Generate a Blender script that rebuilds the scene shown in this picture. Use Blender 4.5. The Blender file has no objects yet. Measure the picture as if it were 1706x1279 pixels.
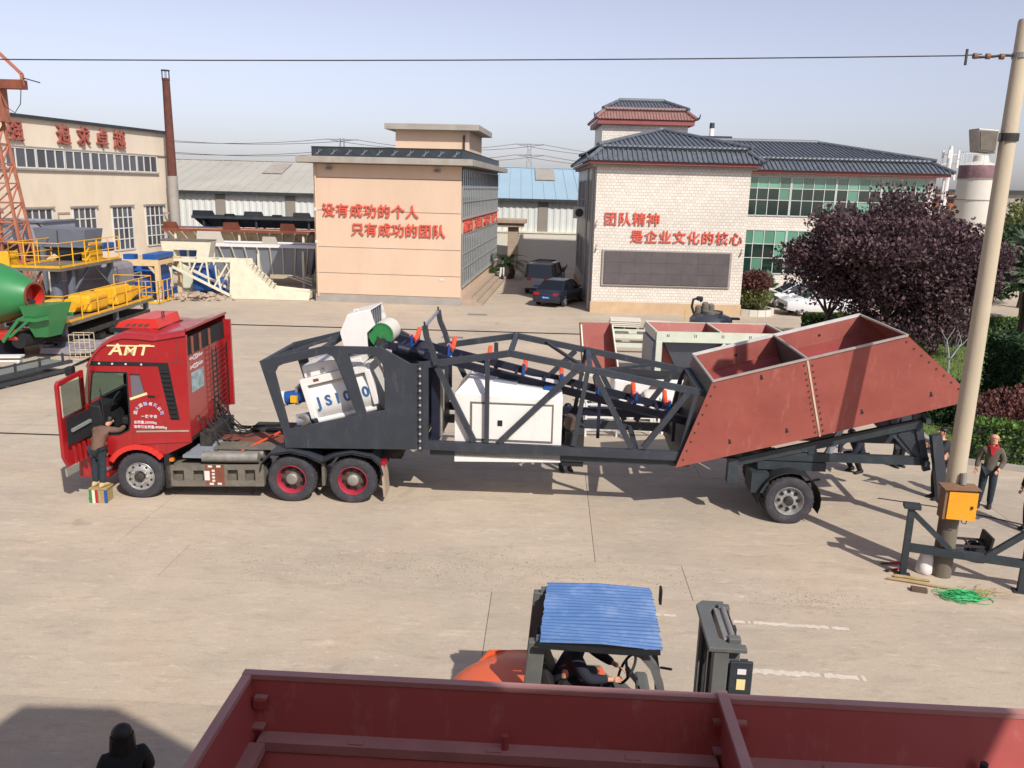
import bpy, bmesh, math, random
from mathutils import Vector, Matrix, Euler
from mathutils.geometry import tessellate_polygon
R = math.radians
PI = math.pi
scn = bpy.context.scene
COL = scn.collection
random.seed(11)

# ---------------------------------------------------------------- camera
PITCH, ROLL, CAMH = R(13.3), 0.025, 6.7
cam_d = bpy.data.cameras.new('camera')
cam = bpy.data.objects.new('camera', cam_d); COL.objects.link(cam)
_fw = Vector((0, math.cos(PITCH), -math.sin(PITCH))); _U = Vector((0, math.sin(PITCH), math.cos(PITCH))); _X = Vector((1, 0, 0))
_r = _X*math.cos(ROLL) + _U*math.sin(ROLL); _u = -_X*math.sin(ROLL) + _U*math.cos(ROLL)
cam.matrix_world = Matrix(((_r.x, _u.x, -_fw.x, 0), (_r.y, _u.y, -_fw.y, 0), (_r.z, _u.z, -_fw.z, CAMH), (0, 0, 0, 1)))
cam_d.sensor_width = 36.0; cam_d.lens = 1386/1706*36; cam_d.clip_start = 0.05; cam_d.clip_end = 3000
scn.camera = cam
# ---------------------------------------------------------------- world and sun
SUN_EL = R(42.7)
sun_dir = Vector((0.549, -0.936, 1.0)).normalized()          # from the ground towards the sun
w = bpy.data.worlds.new('World'); scn.world = w; w.use_nodes = True
nt = w.node_tree; nt.nodes.clear()
sky = nt.nodes.new('ShaderNodeTexSky'); sky.sky_type = 'NISHITA'; sky.sun_disc = False
sky.sun_elevation = SUN_EL; sky.sun_rotation = math.atan2(sun_dir.x, sun_dir.y)
sky.altitude = 60; sky.air_density = 1.0; sky.dust_density = 1.3; sky.ozone_density = 4.0
bg = nt.nodes.new('ShaderNodeBackground'); bg.inputs['Strength'].default_value = 0.118
wo = nt.nodes.new('ShaderNodeOutputWorld')
hz = nt.nodes.new('ShaderNodeHueSaturation'); hz.inputs['Saturation'].default_value = 0.52; hz.inputs['Value'].default_value = 1.0     # pale spring haze, even over the whole sky
tn = nt.nodes.new('ShaderNodeMix'); tn.data_type = 'RGBA'; tn.blend_type = 'MULTIPLY'; tn.inputs[0].default_value = 1.0; tn.inputs[7].default_value = (1.03, 0.965, 1.04, 1)
nt.links.new(sky.outputs[0], hz.inputs['Color']); nt.links.new(hz.outputs[0], tn.inputs[6]); nt.links.new(tn.outputs[2], bg.inputs[0]); nt.links.new(bg.outputs[0], wo.inputs[0])
sd = bpy.data.lights.new('sun', 'SUN'); sd.energy = 4.2; sd.angle = R(0.55); sd.color = (1.0, 0.94, 0.85)
sun = bpy.data.objects.new('sun', sd); COL.objects.link(sun)
sun.rotation_euler = (-sun_dir).to_track_quat('-Z', 'Y').to_euler(); sun.location = sun_dir*60
vs = scn.view_settings; vs.view_transform = 'Standard'; vs.look = 'None'; vs.gamma = 1.0; vs.exposure = 0.28; vs.use_curve_mapping = False

# ---------------------------------------------------------------- materials
def srgb(c):
    if isinstance(c, str):
        c = [int(c[i:i+2], 16)/255 for i in (0, 2, 4)]
        c = [x/12.92 if x <= .04045 else ((x+.055)/1.055)**2.4 for x in c]
    return (c[0], c[1], c[2], 1)
MATS = {}
def mat(name, col, rough=.6, metal=0., var=.10, scale=2.0, bump=0., bscale=30., dirt=None, coat=0., world=False, stretch=None, spec=.5, rnd=0., dirt2=None, buckle=0.):
    """procedural paint / metal / masonry: base colour, slow tone drift, optional dirt (colour, amount, scale), fine relief"""
    m = bpy.data.materials.new(name); m.use_nodes = True; n = m.node_tree; L = n.links.new
    b = n.nodes['Principled BSDF']; b.inputs['Roughness'].default_value = rough; b.inputs['Metallic'].default_value = metal
    b.inputs['Specular IOR Level'].default_value = spec
    if coat: b.inputs['Coat Weight'].default_value = coat; b.inputs['Coat Roughness'].default_value = .08
    if world:
        tc = n.nodes.new('ShaderNodeNewGeometry'); co = tc.outputs['Position']
    else:
        tc = n.nodes.new('ShaderNodeTexCoord'); co = tc.outputs['Object']
    if stretch:
        mp = n.nodes.new('ShaderNodeMapping'); mp.inputs['Scale'].default_value = stretch; L(co, mp.inputs['Vector']); co2 = mp.outputs[0]
    else: co2 = co
    c = srgb(col)
    nz = n.nodes.new('ShaderNodeTexNoise'); nz.inputs['Scale'].default_value = scale; nz.inputs['Detail'].default_value = 5; nz.inputs['Roughness'].default_value = .62
    L(co2, nz.inputs['Vector'])
    rp = n.nodes.new('ShaderNodeValToRGB'); rp.color_ramp.elements[0].position = .28; rp.color_ramp.elements[1].position = .75
    rp.color_ramp.elements[0].color = (c[0]*(1-var*1.6), c[1]*(1-var*1.6), c[2]*(1-var*1.6), 1)
    rp.color_ramp.elements[1].color = (min(1, c[0]*(1+var)), min(1, c[1]*(1+var)), min(1, c[2]*(1+var)), 1)
    L(nz.outputs['Fac'], rp.inputs[0]); out = rp.outputs[0]
    if dirt:
        dc, amt, ds = dirt
        n2 = n.nodes.new('ShaderNodeTexNoise'); n2.inputs['Scale'].default_value = ds; n2.inputs['Detail'].default_value = 8; n2.inputs['Roughness'].default_value = .7
        L(co2, n2.inputs['Vector'])
        r2 = n.nodes.new('ShaderNodeValToRGB'); r2.color_ramp.elements[0].position = .5; r2.color_ramp.elements[1].position = .78
        r2.color_ramp.elements[0].color = (0, 0, 0, 1); r2.color_ramp.elements[1].color = (amt, amt, amt, 1)
        L(n2.outputs['Fac'], r2.inputs[0])
        mx = n.nodes.new('ShaderNodeMix'); mx.data_type = 'RGBA'; L(r2.outputs[0], mx.inputs[0]); L(out, mx.inputs[6]); mx.inputs[7].default_value = srgb(dc); out = mx.outputs[2]
    if dirt2:                                                          # scuffs and runs: fine, streaked down the plate
        dc, amt, ds = dirt2
        m3 = n.nodes.new('ShaderNodeMapping'); m3.inputs['Scale'].default_value = (1, 1, .22); L(co, m3.inputs['Vector'])
        n4 = n.nodes.new('ShaderNodeTexNoise'); n4.inputs['Scale'].default_value = ds; n4.inputs['Detail'].default_value = 10; n4.inputs['Roughness'].default_value = .75; L(m3.outputs[0], n4.inputs['Vector'])
        r4 = n.nodes.new('ShaderNodeValToRGB'); r4.color_ramp.elements[0].position = .56; r4.color_ramp.elements[1].position = .72; r4.color_ramp.elements[0].color = (0, 0, 0, 1); r4.color_ramp.elements[1].color = (amt, amt, amt, 1); L(n4.outputs['Fac'], r4.inputs[0])
        mx = n.nodes.new('ShaderNodeMix'); mx.data_type = 'RGBA'; L(r4.outputs[0], mx.inputs[0]); L(out, mx.inputs[6]); mx.inputs[7].default_value = srgb(dc); out = mx.outputs[2]
    if rnd:
        oi = n.nodes.new('ShaderNodeObjectInfo'); hs = n.nodes.new('ShaderNodeHueSaturation'); mr = n.nodes.new('ShaderNodeMapRange')
        mr.inputs[3].default_value = 1-rnd; mr.inputs[4].default_value = 1+rnd; L(oi.outputs['Random'], mr.inputs[0]); L(mr.outputs[0], hs.inputs['Value']); L(out, hs.inputs['Color']); out = hs.outputs[0]
    L(out, b.inputs['Base Color'])
    rr = n.nodes.new('ShaderNodeMapRange'); rr.inputs[3].default_value = max(.03, rough-.09); rr.inputs[4].default_value = min(1, rough+.12)
    L(nz.outputs['Fac'], rr.inputs[0]); L(rr.outputs[0], b.inputs['Roughness'])
    if bump:
        n3 = n.nodes.new('ShaderNodeTexNoise'); n3.inputs['Scale'].default_value = bscale; n3.inputs['Detail'].default_value = 4; L(co2, n3.inputs['Vector'])
        bp = n.nodes.new('ShaderNodeBump'); bp.inputs['Strength'].default_value = bump; bp.inputs['Distance'].default_value = .02; L(n3.outputs['Fac'], bp.inputs['Height']); L(bp.outputs[0], b.inputs['Normal'])
    if buckle:                                                         # slow waviness of hand-welded sheet
        n5 = n.nodes.new('ShaderNodeTexNoise'); n5.inputs['Scale'].default_value = 1.3; n5.inputs['Detail'].default_value = 2; L(co, n5.inputs['Vector'])
        b5 = n.nodes.new('ShaderNodeBump'); b5.inputs['Strength'].default_value = buckle; b5.inputs['Distance'].default_value = .12; L(n5.outputs['Fac'], b5.inputs['Height']); L(b5.outputs[0], b.inputs['Normal'])
    MATS[name] = m
    return m
def glassmat(name, col, rough=.06, spec=.8):
    m = bpy.data.materials.new(name); m.use_nodes = True; n = m.node_tree; b = n.nodes['Principled BSDF']
    b.inputs['Roughness'].default_value = rough; b.inputs['Specular IOR Level'].default_value = spec
    oi = n.nodes.new('ShaderNodeObjectInfo'); mr = n.nodes.new('ShaderNodeMapRange'); mr.inputs[3].default_value = .6; mr.inputs[4].default_value = 1.35
    hs = n.nodes.new('ShaderNodeHueSaturation'); hs.inputs['Color'].default_value = srgb(col)
    n.links.new(oi.outputs['Random'], mr.inputs[0]); n.links.new(mr.outputs[0], hs.inputs['Value']); n.links.new(hs.outputs[0], b.inputs['Base Color'])
    return m

def clearglass(name, tint, refl=.12):
    m = bpy.data.materials.new(name); m.use_nodes = True; n = m.node_tree; n.nodes.remove(n.nodes['Principled BSDF'])
    t = n.nodes.new('ShaderNodeBsdfTransparent'); t.inputs[0].default_value = srgb(tint); g = n.nodes.new('ShaderNodeBsdfGlossy'); g.inputs['Roughness'].default_value = .04
    ms = n.nodes.new('ShaderNodeMixShader'); ms.inputs[0].default_value = refl
    n.links.new(t.outputs[0], ms.inputs[1]); n.links.new(g.outputs[0], ms.inputs[2]); n.links.new(ms.outputs[0], n.nodes['Material Output'].inputs['Surface'])
    return m
# ---------------------------------------------------------------- mesh helpers
class MB:
    def __init__(s): s.v = []; s.f = []
    def add(s, vs, fs):
        o = len(s.v); s.v += [tuple(p) for p in vs]; s.f += [tuple(i+o for i in f) for f in fs]; return s
    def box(s, x0, x1, y0, y1, z0, z1):
        return s.add([(x0, y0, z0), (x1, y0, z0), (x1, y1, z0), (x0, y1, z0), (x0, y0, z1), (x1, y0, z1), (x1, y1, z1), (x0, y1, z1)],
                     [(3, 2, 1, 0), (4, 5, 6, 7), (0, 1, 5, 4), (1, 2, 6, 5), (2, 3, 7, 6), (3, 0, 4, 7)])
    def hexa(s, p):       # 8 corners: bottom ring then top ring
        return s.add(p, [(3, 2, 1, 0), (4, 5, 6, 7), (0, 1, 5, 4), (1, 2, 6, 5), (2, 3, 7, 6), (3, 0, 4, 7)])
    def bar(s, p, q, w=.1, h=None, up=(0, 0, 1)):
        p, q = Vector(p), Vector(q); h = w if h is None else h; d = (q-p).normalized(); up = Vector(up)
        if abs(d.dot(up)) > .98: up = Vector((0, 1, 0)) if abs(d.y) < .9 else Vector((1, 0, 0))
        a = d.cross(up).normalized()*(w/2); b = a.cross(d).normalized()*(h/2)
        return s.hexa([p-a-b, p+a-b, q+a-b, q-a-b, p-a+b, p+a+b, q+a+b, q-a+b])
    def tube(s, p, q, r, n=10, r2=None, cap=True):
        p, q = Vector(p), Vector(q); r2 = r if r2 is None else r2; d = (q-p).normalized()
        up = Vector((0, 0, 1)) if abs(d.z) < .95 else Vector((1, 0, 0)); a = d.cross(up).normalized(); b = a.cross(d)
        vs = []
        for c, rr in ((p, r), (q, r2)):
            for i in range(n):
                t = 2*PI*i/n; vs.append(c+a*math.cos(t)*rr+b*math.sin(t)*rr)
        fs = [(i, (i+1) % n, n+(i+1) % n, n+i) for i in range(n)]
        if cap: fs += [tuple(range(n-1, -1, -1)), tuple(range(n, 2*n))]
        return s.add(vs, fs)
    def path(s, pts, r, n=6, closed=False):
        pts = [Vector(p) for p in pts]; m = len(pts); vs = []; pa = None
        for i, p in enumerate(pts):
            t = (pts[(i+1) % m]-pts[i-1]) if closed else (pts[min(i+1, m-1)]-pts[max(i-1, 0)])
            t.normalize()
            if pa is None:
                up = Vector((0, 0, 1)) if abs(t.z) < .95 else Vector((1, 0, 0)); pa = t.cross(up).normalized()
            else:
                pa = (pa-t*pa.dot(t)).normalized()
            pb = pa.cross(t)
            rr = r[i] if isinstance(r, (list, tuple)) else r
            for k in range(n):
                a = 2*PI*k/n; vs.append(p+pa*math.cos(a)*rr+pb*math.sin(a)*rr)
        fs = []
        for i in range(m if closed else m-1):
            j = (i+1) % m
            for k in range(n): fs.append((i*n+k, i*n+(k+1) % n, j*n+(k+1) % n, j*n+k))
        if not closed: fs += [tuple(range(n-1, -1, -1)), tuple(range((m-1)*n, m*n))]
        return s.add(vs, fs)
    def rpath(s, pts, w, h, up=(0, 0, 1)):
        for a, b in zip(pts, pts[1:]): s.bar(a, b, w, h, up)
        return s
    def plate(s, outer, holes, o, ux, uy, t):
        """flat plate with holes: 2-D outline in the axes ux, uy from o, thickness t along ux x uy"""
        o, ux, uy = Vector(o), Vector(ux), Vector(uy); nz = ux.cross(uy).normalized()*t
        loops = [outer]+list(holes); flat = [p for l in loops for p in l]
        tris = tessellate_polygon([[Vector((a, b, 0)) for a, b in l] for l in loops])
        n = len(flat); vs = [o+ux*a+uy*b for a, b in flat]; vs += [v+nz for v in vs]; fs = []
        for t3 in tris:
            a, b, c = [Vector((*flat[i], 0)) for i in t3]
            if (b-a).cross(c-a).z < 0: t3 = (t3[0], t3[2], t3[1])
            fs.append((t3[2], t3[1], t3[0])); fs.append(tuple(i+n for i in t3))
        k = 0
        for li, l in enumerate(loops):
            m = len(l); ar = sum(l[i][0]*l[(i+1) % m][1]-l[(i+1) % m][0]*l[i][1] for i in range(m))
            fl = (ar > 0) == (li == 0)
            for i in range(m):
                a, b = k+i, k+(i+1) % m
                fs.append((a, b, b+n, a+n) if fl else (b, a, a+n, b+n))
            k += m
        return s.add(vs, fs)
    def prism(s, poly, o, ux, uy, t): return s.plate(poly, [], o, ux, uy, t)
    def lathe(s, prof, c, axis='z', n=20, cap=True, a0=0, a1=2*PI):
        full = abs(a1-a0-2*PI) < 1e-6; m = n if full else n+1; vs = []
        for r, h in prof:
            for i in range(m):
                t = a0+(a1-a0)*i/n; x, y = r*math.cos(t), r*math.sin(t)
                vs.append({'z': (c[0]+x, c[1]+y, c[2]+h), 'y': (c[0]+x, c[1]+h, c[2]-y), 'x': (c[0]+h, c[1]+x, c[2]+y)}[axis])
        fs = []
        for j in range(len(prof)-1):
            for i in range(n):
                k = (i+1) % m
                fs.append((j*m+i, j*m+k, (j+1)*m+k, (j+1)*m+i))
        if cap and full:
            if prof[0][0] > 1e-4: fs.append(tuple(range(m-1, -1, -1)))
            if prof[-1][0] > 1e-4: fs.append(tuple(range((len(prof)-1)*m, len(prof)*m)))
        return s.add(vs, fs)
    def loft(s, rings, cap=True, closed=True):
        n = len(rings[0]); vs = [p for r in rings for p in r]; fs = []
        for j in range(len(rings)-1):
            for i in range(n if closed else n-1):
                k = (i+1) % n; fs.append((j*n+i, j*n+k, (j+1)*n+k, (j+1)*n+i))
        if cap and closed: fs += [tuple(range(n-1, -1, -1)), tuple(range((len(rings)-1)*n, len(rings)*n))]
        return s.add(vs, fs)
    def build(s, name, m, parent=None, smooth=False, bevel=0, loc=None, rot=None, fix=True):
        me = bpy.data.meshes.new(name); me.from_pydata([tuple(p) for p in s.v], [], s.f); me.update()
        if fix:
            bm = bmesh.new(); bm.from_mesh(me); bmesh.ops.recalc_face_normals(bm, faces=bm.faces); bm.to_mesh(me); bm.free()
        me.materials.append(m)
        if smooth:
            me.polygons.foreach_set('use_smooth', [True]*len(me.polygons)); me.set_sharp_from_angle(angle=R(38 if smooth is True else smooth))
        o = bpy.data.objects.new(name, me); COL.objects.link(o); o.parent = parent
        if loc: o.location = loc
        if rot: o.rotation_euler = rot
        if bevel:
            b = o.modifiers.new('bevel', 'BEVEL'); b.width = bevel; b.segments = 2; b.limit_method = 'ANGLE'; b.angle_limit = R(35)
        return o
def tag(o, label=None, cat=None, group=None, kind=None):
    if label: o['label'] = label
    if cat: o['category'] = cat
    if group: o['group'] = group
    if kind: o['kind'] = kind
    return o
def thing(name, label, cat, loc=(0, 0, 0), rz=0, group=None):
    o = bpy.data.objects.new(name, None); COL.objects.link(o); o.empty_display_size = .2
    o.location = loc; o.rotation_euler = (0, 0, rz); return tag(o, label, cat, group)
def copy_tree(o, parent=None):
    c = o.copy(); COL.objects.link(c); c.parent = parent
    for ch in list(o.children): copy_tree(ch, c)
    return c
def inst(o, parent, loc=None, rot=None, scale=None):
    c = bpy.data.objects.new(o.name.split('.')[0], o.data); COL.objects.link(c); c.parent = parent
    if loc is not None: c.location = loc
    if rot is not None: c.rotation_euler = rot
    if scale is not None: c.scale = scale
    return c
_tcache = {}
def letter(ch, size, depth, m, parent, loc, rot=(PI/2, 0, 0), bold=.018, name='letter', xs=1.0, shear=0.):
    key = (ch, round(size, 3), round(depth, 4), m.name, bold, shear)
    if key not in _tcache:
        cu = bpy.data.curves.new('letter', 'FONT'); cu.body = ch; cu.size = size; cu.extrude = depth/2; cu.offset = bold*size; cu.shear = shear
        cu.align_x = 'CENTER'; cu.align_y = 'CENTER'; cu.resolution_u = 3
        o = bpy.data.objects.new('tmp', cu); COL.objects.link(o); bpy.context.view_layer.update()
        me = bpy.data.meshes.new_from_object(o.evaluated_get(bpy.context.evaluated_depsgraph_get()))
        bpy.data.objects.remove(o); bpy.data.curves.remove(cu); me.materials.clear(); me.materials.append(m); me.name = name; _tcache[key] = me
    o = bpy.data.objects.new(name, _tcache[key]); COL.objects.link(o); o.parent = parent; o.location = loc; o.rotation_euler = rot; o.scale = (xs, 1, 1)
    return o

# ---------------------------------------------------------------- material set
M = {}
M['cream'] = mat('cream_render', 'd9cbb6', .85, var=.06, scale=.35, dirt=('a8906f', .35, .5), bump=.1, stretch=(1, 1, .45))
M['beige'] = mat('beige_wall_panel', 'cbb199', .8, var=.05, scale=.5, dirt=('b0947a', .3, .7), bump=.08, rnd=.02, stretch=(1, 1, .4))
M['plinth'] = mat('grey_plinth', '9a938c', .85, var=.1, scale=1.5, bump=.15)
M['slabgrey'] = mat('weathered_concrete_trim', '9b958c', .85, var=.12, scale=1.2, dirt=('6c675f', .4, 1.5))
M['black'] = mat('black_rubber', '17181b', .7, var=.2, scale=6)
M['tyre'] = mat('tyre_rubber', '35343a', .85, var=.15, scale=8, dirt=('6d655c', .45, 5), bump=.1)
M['darkgrey'] = mat('dark_slate_paint', '2f343c', .55, var=.08, scale=1.2, dirt=('4e5157', .35, 2.5), dirt2=('6d6c6a', .4, 6), buckle=.12)
M['darkgrey2'] = mat('dark_blue_grey_paint', '2b3338', .5, var=.1, scale=1.5, dirt=('555a5c', .3, 3))
M['navy'] = mat('navy_paint', '14182c', .5, var=.1, scale=2, dirt=('3a3d4a', .25, 4))
M['blue'] = mat('blue_paint', '1c4f92', .45, var=.1, scale=3)
M['orange'] = mat('orange_plastic', 'e2512a', .5, var=.1, scale=6)
M['white'] = mat('white_paint', 'dcdad6', .42, var=.03, scale=1.5, dirt=('b3aea4', .22, 2), dirt2=('a59c8c', .35, 6), coat=.15)
M['offwhite'] = mat('off_white_paint', 'cfcabf', .55, var=.05, scale=2, dirt=('8e8575', .3, 2))
M['creamsteel'] = mat('cream_painted_steel', 'd8d2bb', .5, var=.06, scale=1.5, dirt=('8d7d5f', .35, 2))
M['palegreen'] = mat('pale_grey_green_paint', 'c2c7b6', .55, var=.06, scale=1.5, dirt=('8b8a78', .3, 2))
M['yellow'] = mat('yellow_paint', 'dea51e', .5, var=.08, scale=2, dirt=('8b6a24', .3, 3))
M['green'] = mat('green_paint', '2f7a45', .4, var=.08, scale=1.2, dirt=('4c6b4d', .25, 2), coat=.2)
M['red'] = mat('truck_red_paint', '9a1c20', .34, var=.04, scale=.8, coat=.5, dirt=('8c3a34', .3, 2), dirt2=('a86a5c', .22, 7))
M['redorange'] = mat('bright_red_plastic', 'c93028', .4, var=.05, scale=2, coat=.2)
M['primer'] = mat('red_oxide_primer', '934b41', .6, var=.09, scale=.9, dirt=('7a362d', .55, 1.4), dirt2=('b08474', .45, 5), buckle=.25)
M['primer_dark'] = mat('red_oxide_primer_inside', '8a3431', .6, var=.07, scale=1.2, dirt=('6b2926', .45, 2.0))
M['steeledge'] = mat('bare_steel_edge', 'a9a097', .45, metal=.3, var=.12, scale=5)
M['whiteedge'] = mat('bright_steel_edge', 'cfccc8', .4, var=.1, scale=5)
M['silver'] = mat('wheel_silver', 'b5b5b3', .35, metal=.6, var=.15, scale=10, dirt=('6b665e', .4, 8))
M['rust'] = mat('rusty_steel', '7d4634', .85, var=.2, scale=1.5, dirt=('4c2c22', .6, 2.5), bump=.15)
M['rustcream'] = mat('rust_stained_cream_paint', 'c2b49a', .7, var=.1, scale=1.5, dirt=('7a3f2a', .85, 1.6))
M['chassis'] = mat('dusty_chassis', '6d675d', .85, var=.2, scale=4, dirt=('3c3833', .6, 5), bump=.1)
M['chassis_dk'] = mat('greasy_chassis', '2e2c2a', .75, var=.25, scale=5, dirt=('6a6258', .4, 5))
M['alu'] = mat('dusty_aluminium', '9a9790', .5, metal=.5, var=.15, scale=5, dirt=('6c655a', .5, 6))
M['tin'] = mat('grey_sheet_metal', '8d939c', .5, metal=.3, var=.08, scale=2)
M['sheet'] = mat('white_corrugated_sheet', 'c9ccc9', .6, var=.05, scale=.4, dirt=('9b9a90', .35, .8), stretch=(1, 1, .3))
M['roofgrey'] = mat('weathered_roof_sheet', 'a8a59c', .7, var=.07, scale=.15, dirt=('8d8678', .5, .35))
M['roofblue'] = mat('pale_blue_roof_sheet', '93acbb', .6, var=.05, scale=.15, dirt=('a7a9a4', .4, .4))
M['band'] = mat('grey_shed_band', '857f76', .8, var=.08, scale=.6)
M['roof_tile'] = mat('dark_glazed_roof_tile', '5b6169', .5, var=.2, scale=3, dirt=('6a7078', .35, 3))
M['roof_red'] = mat('red_glazed_roof_tile', '8a6660', .6, var=.15, scale=3)
M['fascia_red'] = mat('red_fascia', '8b4845', .55, var=.08, scale=2)
M['letter'] = mat('red_letter', 'cb5645', .5, var=.05, scale=4)
M['letter_old'] = mat('old_red_letter', 'a0574a', .6, var=.15, scale=4)
M['glass'] = glassmat('window_glass', '3c4347')
M['glassgrey'] = glassmat('dusty_window_glass', '55575c', .25, .5)
M['glassdark'] = glassmat('dark_car_glass', '0f1417', .05)
M['glassgreen'] = glassmat('green_curtain_glass', '5d8a76', .12)
M['glassgreen_dk'] = glassmat('dark_green_glass', '122b26', .08)
M['frame_white'] = mat('white_window_frame', 'cfcdc8', .5, var=.05, scale=5)
M['frame_grey'] = mat('grey_window_frame', '8d8f90', .5, var=.06, scale=5)
M['brick_red'] = mat('rusty_red_stack', '62392f', .9, var=.22, scale=2.5, dirt=('4a3630', .6, 3), bump=.2)
M['stone'] = mat('tan_stone', 'a3917f', .85, var=.12, scale=2, bump=.2)
M['polecon'] = mat('pole_concrete', 'b3a68f', .85, var=.08, scale=1.2, dirt=('8d8474', .35, 2.5), bump=.12, stretch=(1, 1, .3))
M['polebase'] = mat('pole_base_wrap', '6b6155', .85, var=.2, scale=2, dirt=('3e3730', .7, 2), stretch=(3, 3, .5))
M['boxyellow'] = mat('orange_box_paint', 'e0941b', .5, var=.06, scale=3, dirt=('b06a18', .4, 5))
M['boxbrown'] = mat('weathered_box_sheet', '7a5b44', .75, var=.15, scale=4)
M['cabin'] = mat('cabin_dark_trim', '1a1c20', .7, var=.2, scale=5)
M['cabin_grey'] = mat('cabin_grey_trim', '7c8480', .8, var=.1, scale=4)
M['carwhite'] = mat('car_white', 'd5d6d8', .25, var=.02, scale=1, coat=.6)
M['carblue'] = mat('car_dark_blue', '141d2c', .22, var=.05, scale=1, coat=.7)
M['carsilver'] = mat('van_silver', '7e8084', .35, metal=.3, var=.05, scale=1, coat=.4)
M['carred'] = mat('car_red', 'b01d2b', .3, var=.04, scale=1, coat=.6)
M['plateblue'] = mat('number_plate_blue', '2a5ea8', .5, var=.05, scale=5)
M['lampred'] = mat('red_lamp', 'a01525', .2, var=.05, scale=5)
M['lampamber'] = mat('amber_lamp', 'e07a1a', .3, var=.05, scale=5)
M['tarpblue'] = mat('blue_corrugated_sheet', '41679c', .55, var=.1, scale=2, dirt=('8a97ad', .5, 4), bump=.2, bscale=6)
M['forkorange'] = mat('forklift_orange', 'd9633a', .45, var=.06, scale=2, dirt=('a85a3c', .3, 4), coat=.2)
M['forkgrey'] = mat('forklift_grey', '5d5f5d', .55, var=.12, scale=3, dirt=('79756c', .35, 4))
M['skin'] = mat('skin', 'c08d72', .6, var=.06, scale=12)
M['hairblack'] = mat('black_hair', '0d0c0d', .55, var=.3, scale=40)
M['clothblack'] = mat('black_cloth', '15161a', .9, var=.2, scale=9, bump=.15, bscale=25)
M['clothgrey'] = mat('dark_grey_jacket', '2b2d33', .9, var=.2, scale=7, bump=.2, bscale=20)
M['clothbrown'] = mat('brown_pullover', '6b5245', .95, var=.15, scale=8, bump=.2, bscale=25)
M['clothtaupe'] = mat('taupe_jacket', '5f564b', .95, var=.15, scale=7, bump=.2, bscale=20)
M['clothnavy'] = mat('navy_work_jacket', '1d2030', .9, var=.2, scale=7, bump=.2, bscale=20)
M['jeans'] = mat('dark_blue_jeans', '27323c', .95, var=.25, scale=8, bump=.15)
M['redscarf'] = mat('red_scarf', 'a81c28', .9, var=.15, scale=10)
M['shoe'] = mat('dark_shoe', '1c1a1a', .7, var=.2, scale=10)
M['shoetan'] = mat('tan_shoe', 'b9a276', .8, var=.15, scale=10)
M['wood'] = mat('raw_bamboo_wood', 'a08a5c', .8, var=.2, scale=6, stretch=(1, 6, 6))
M['brickbrown'] = mat('brown_block', '5c4a3c', .9, var=.2, scale=8, bump=.2)
M['sack'] = mat('white_woven_sack', 'd5d0cc', .85, var=.06, scale=6, dirt=('c58b93', .5, 5), bump=.3, bscale=12)
M['twine'] = mat('green_nylon_twine', '2fa862', .6, var=.25, scale=8)
M['straw'] = mat('dry_straw', '9c8a5d', .95, var=.2, scale=8)
M['bark'] = mat('bark', '4a3f36', .95, var=.25, scale=6, bump=.4, bscale=18)
def leafmat(name, a, b, rough=.6):
    m = bpy.data.materials.new(name); m.use_nodes = True; n = m.node_tree; p = n.nodes['Principled BSDF']; p.inputs['Roughness'].default_value = rough
    p.inputs['Specular IOR Level'].default_value = .3
    g = n.nodes.new('ShaderNodeNewGeometry'); rp = n.nodes.new('ShaderNodeValToRGB')
    rp.color_ramp.elements[0].color = srgb(a); rp.color_ramp.elements[1].color = srgb(b)
    n.links.new(g.outputs['Random Per Island'], rp.inputs[0])
    tr = n.nodes.new('ShaderNodeBsdfTranslucent'); ms = n.nodes.new('ShaderNodeMixShader'); ms.inputs[0].default_value = .25
    n.links.new(rp.outputs[0], p.inputs['Base Color']); n.links.new(rp.outputs[0], tr.inputs['Color'])
    n.links.new(p.outputs[0], ms.inputs[1]); n.links.new(tr.outputs[0], ms.inputs[2]); n.links.new(ms.outputs[0], n.nodes['Material Output'].inputs['Surface'])
    return m
M['leaf_plum'] = leafmat('purple_plum_leaf', '33252b', '7a6064', .8)
M['leaf_green'] = leafmat('green_leaf', '2c4420', '6c8a3c')
M['leaf_dark'] = leafmat('dark_green_leaf', '1c2f1e', '3f5a34')
M['leaf_red'] = leafmat('reddish_hedge_leaf', '4a2c2c', '855850')
M['leaf_olive'] = leafmat('olive_leaf', '4d5530', '858a55')
M['leaf_palm'] = leafmat('palm_frond_leaf', '3a4f38', '8b9a80', .5)
M['grass'] = leafmat('grass_blade', '3f5a22', '7f9a45')
M['grassbase'] = mat('lawn_soil', '5a6a35', .95, var=.2, scale=2)

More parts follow.
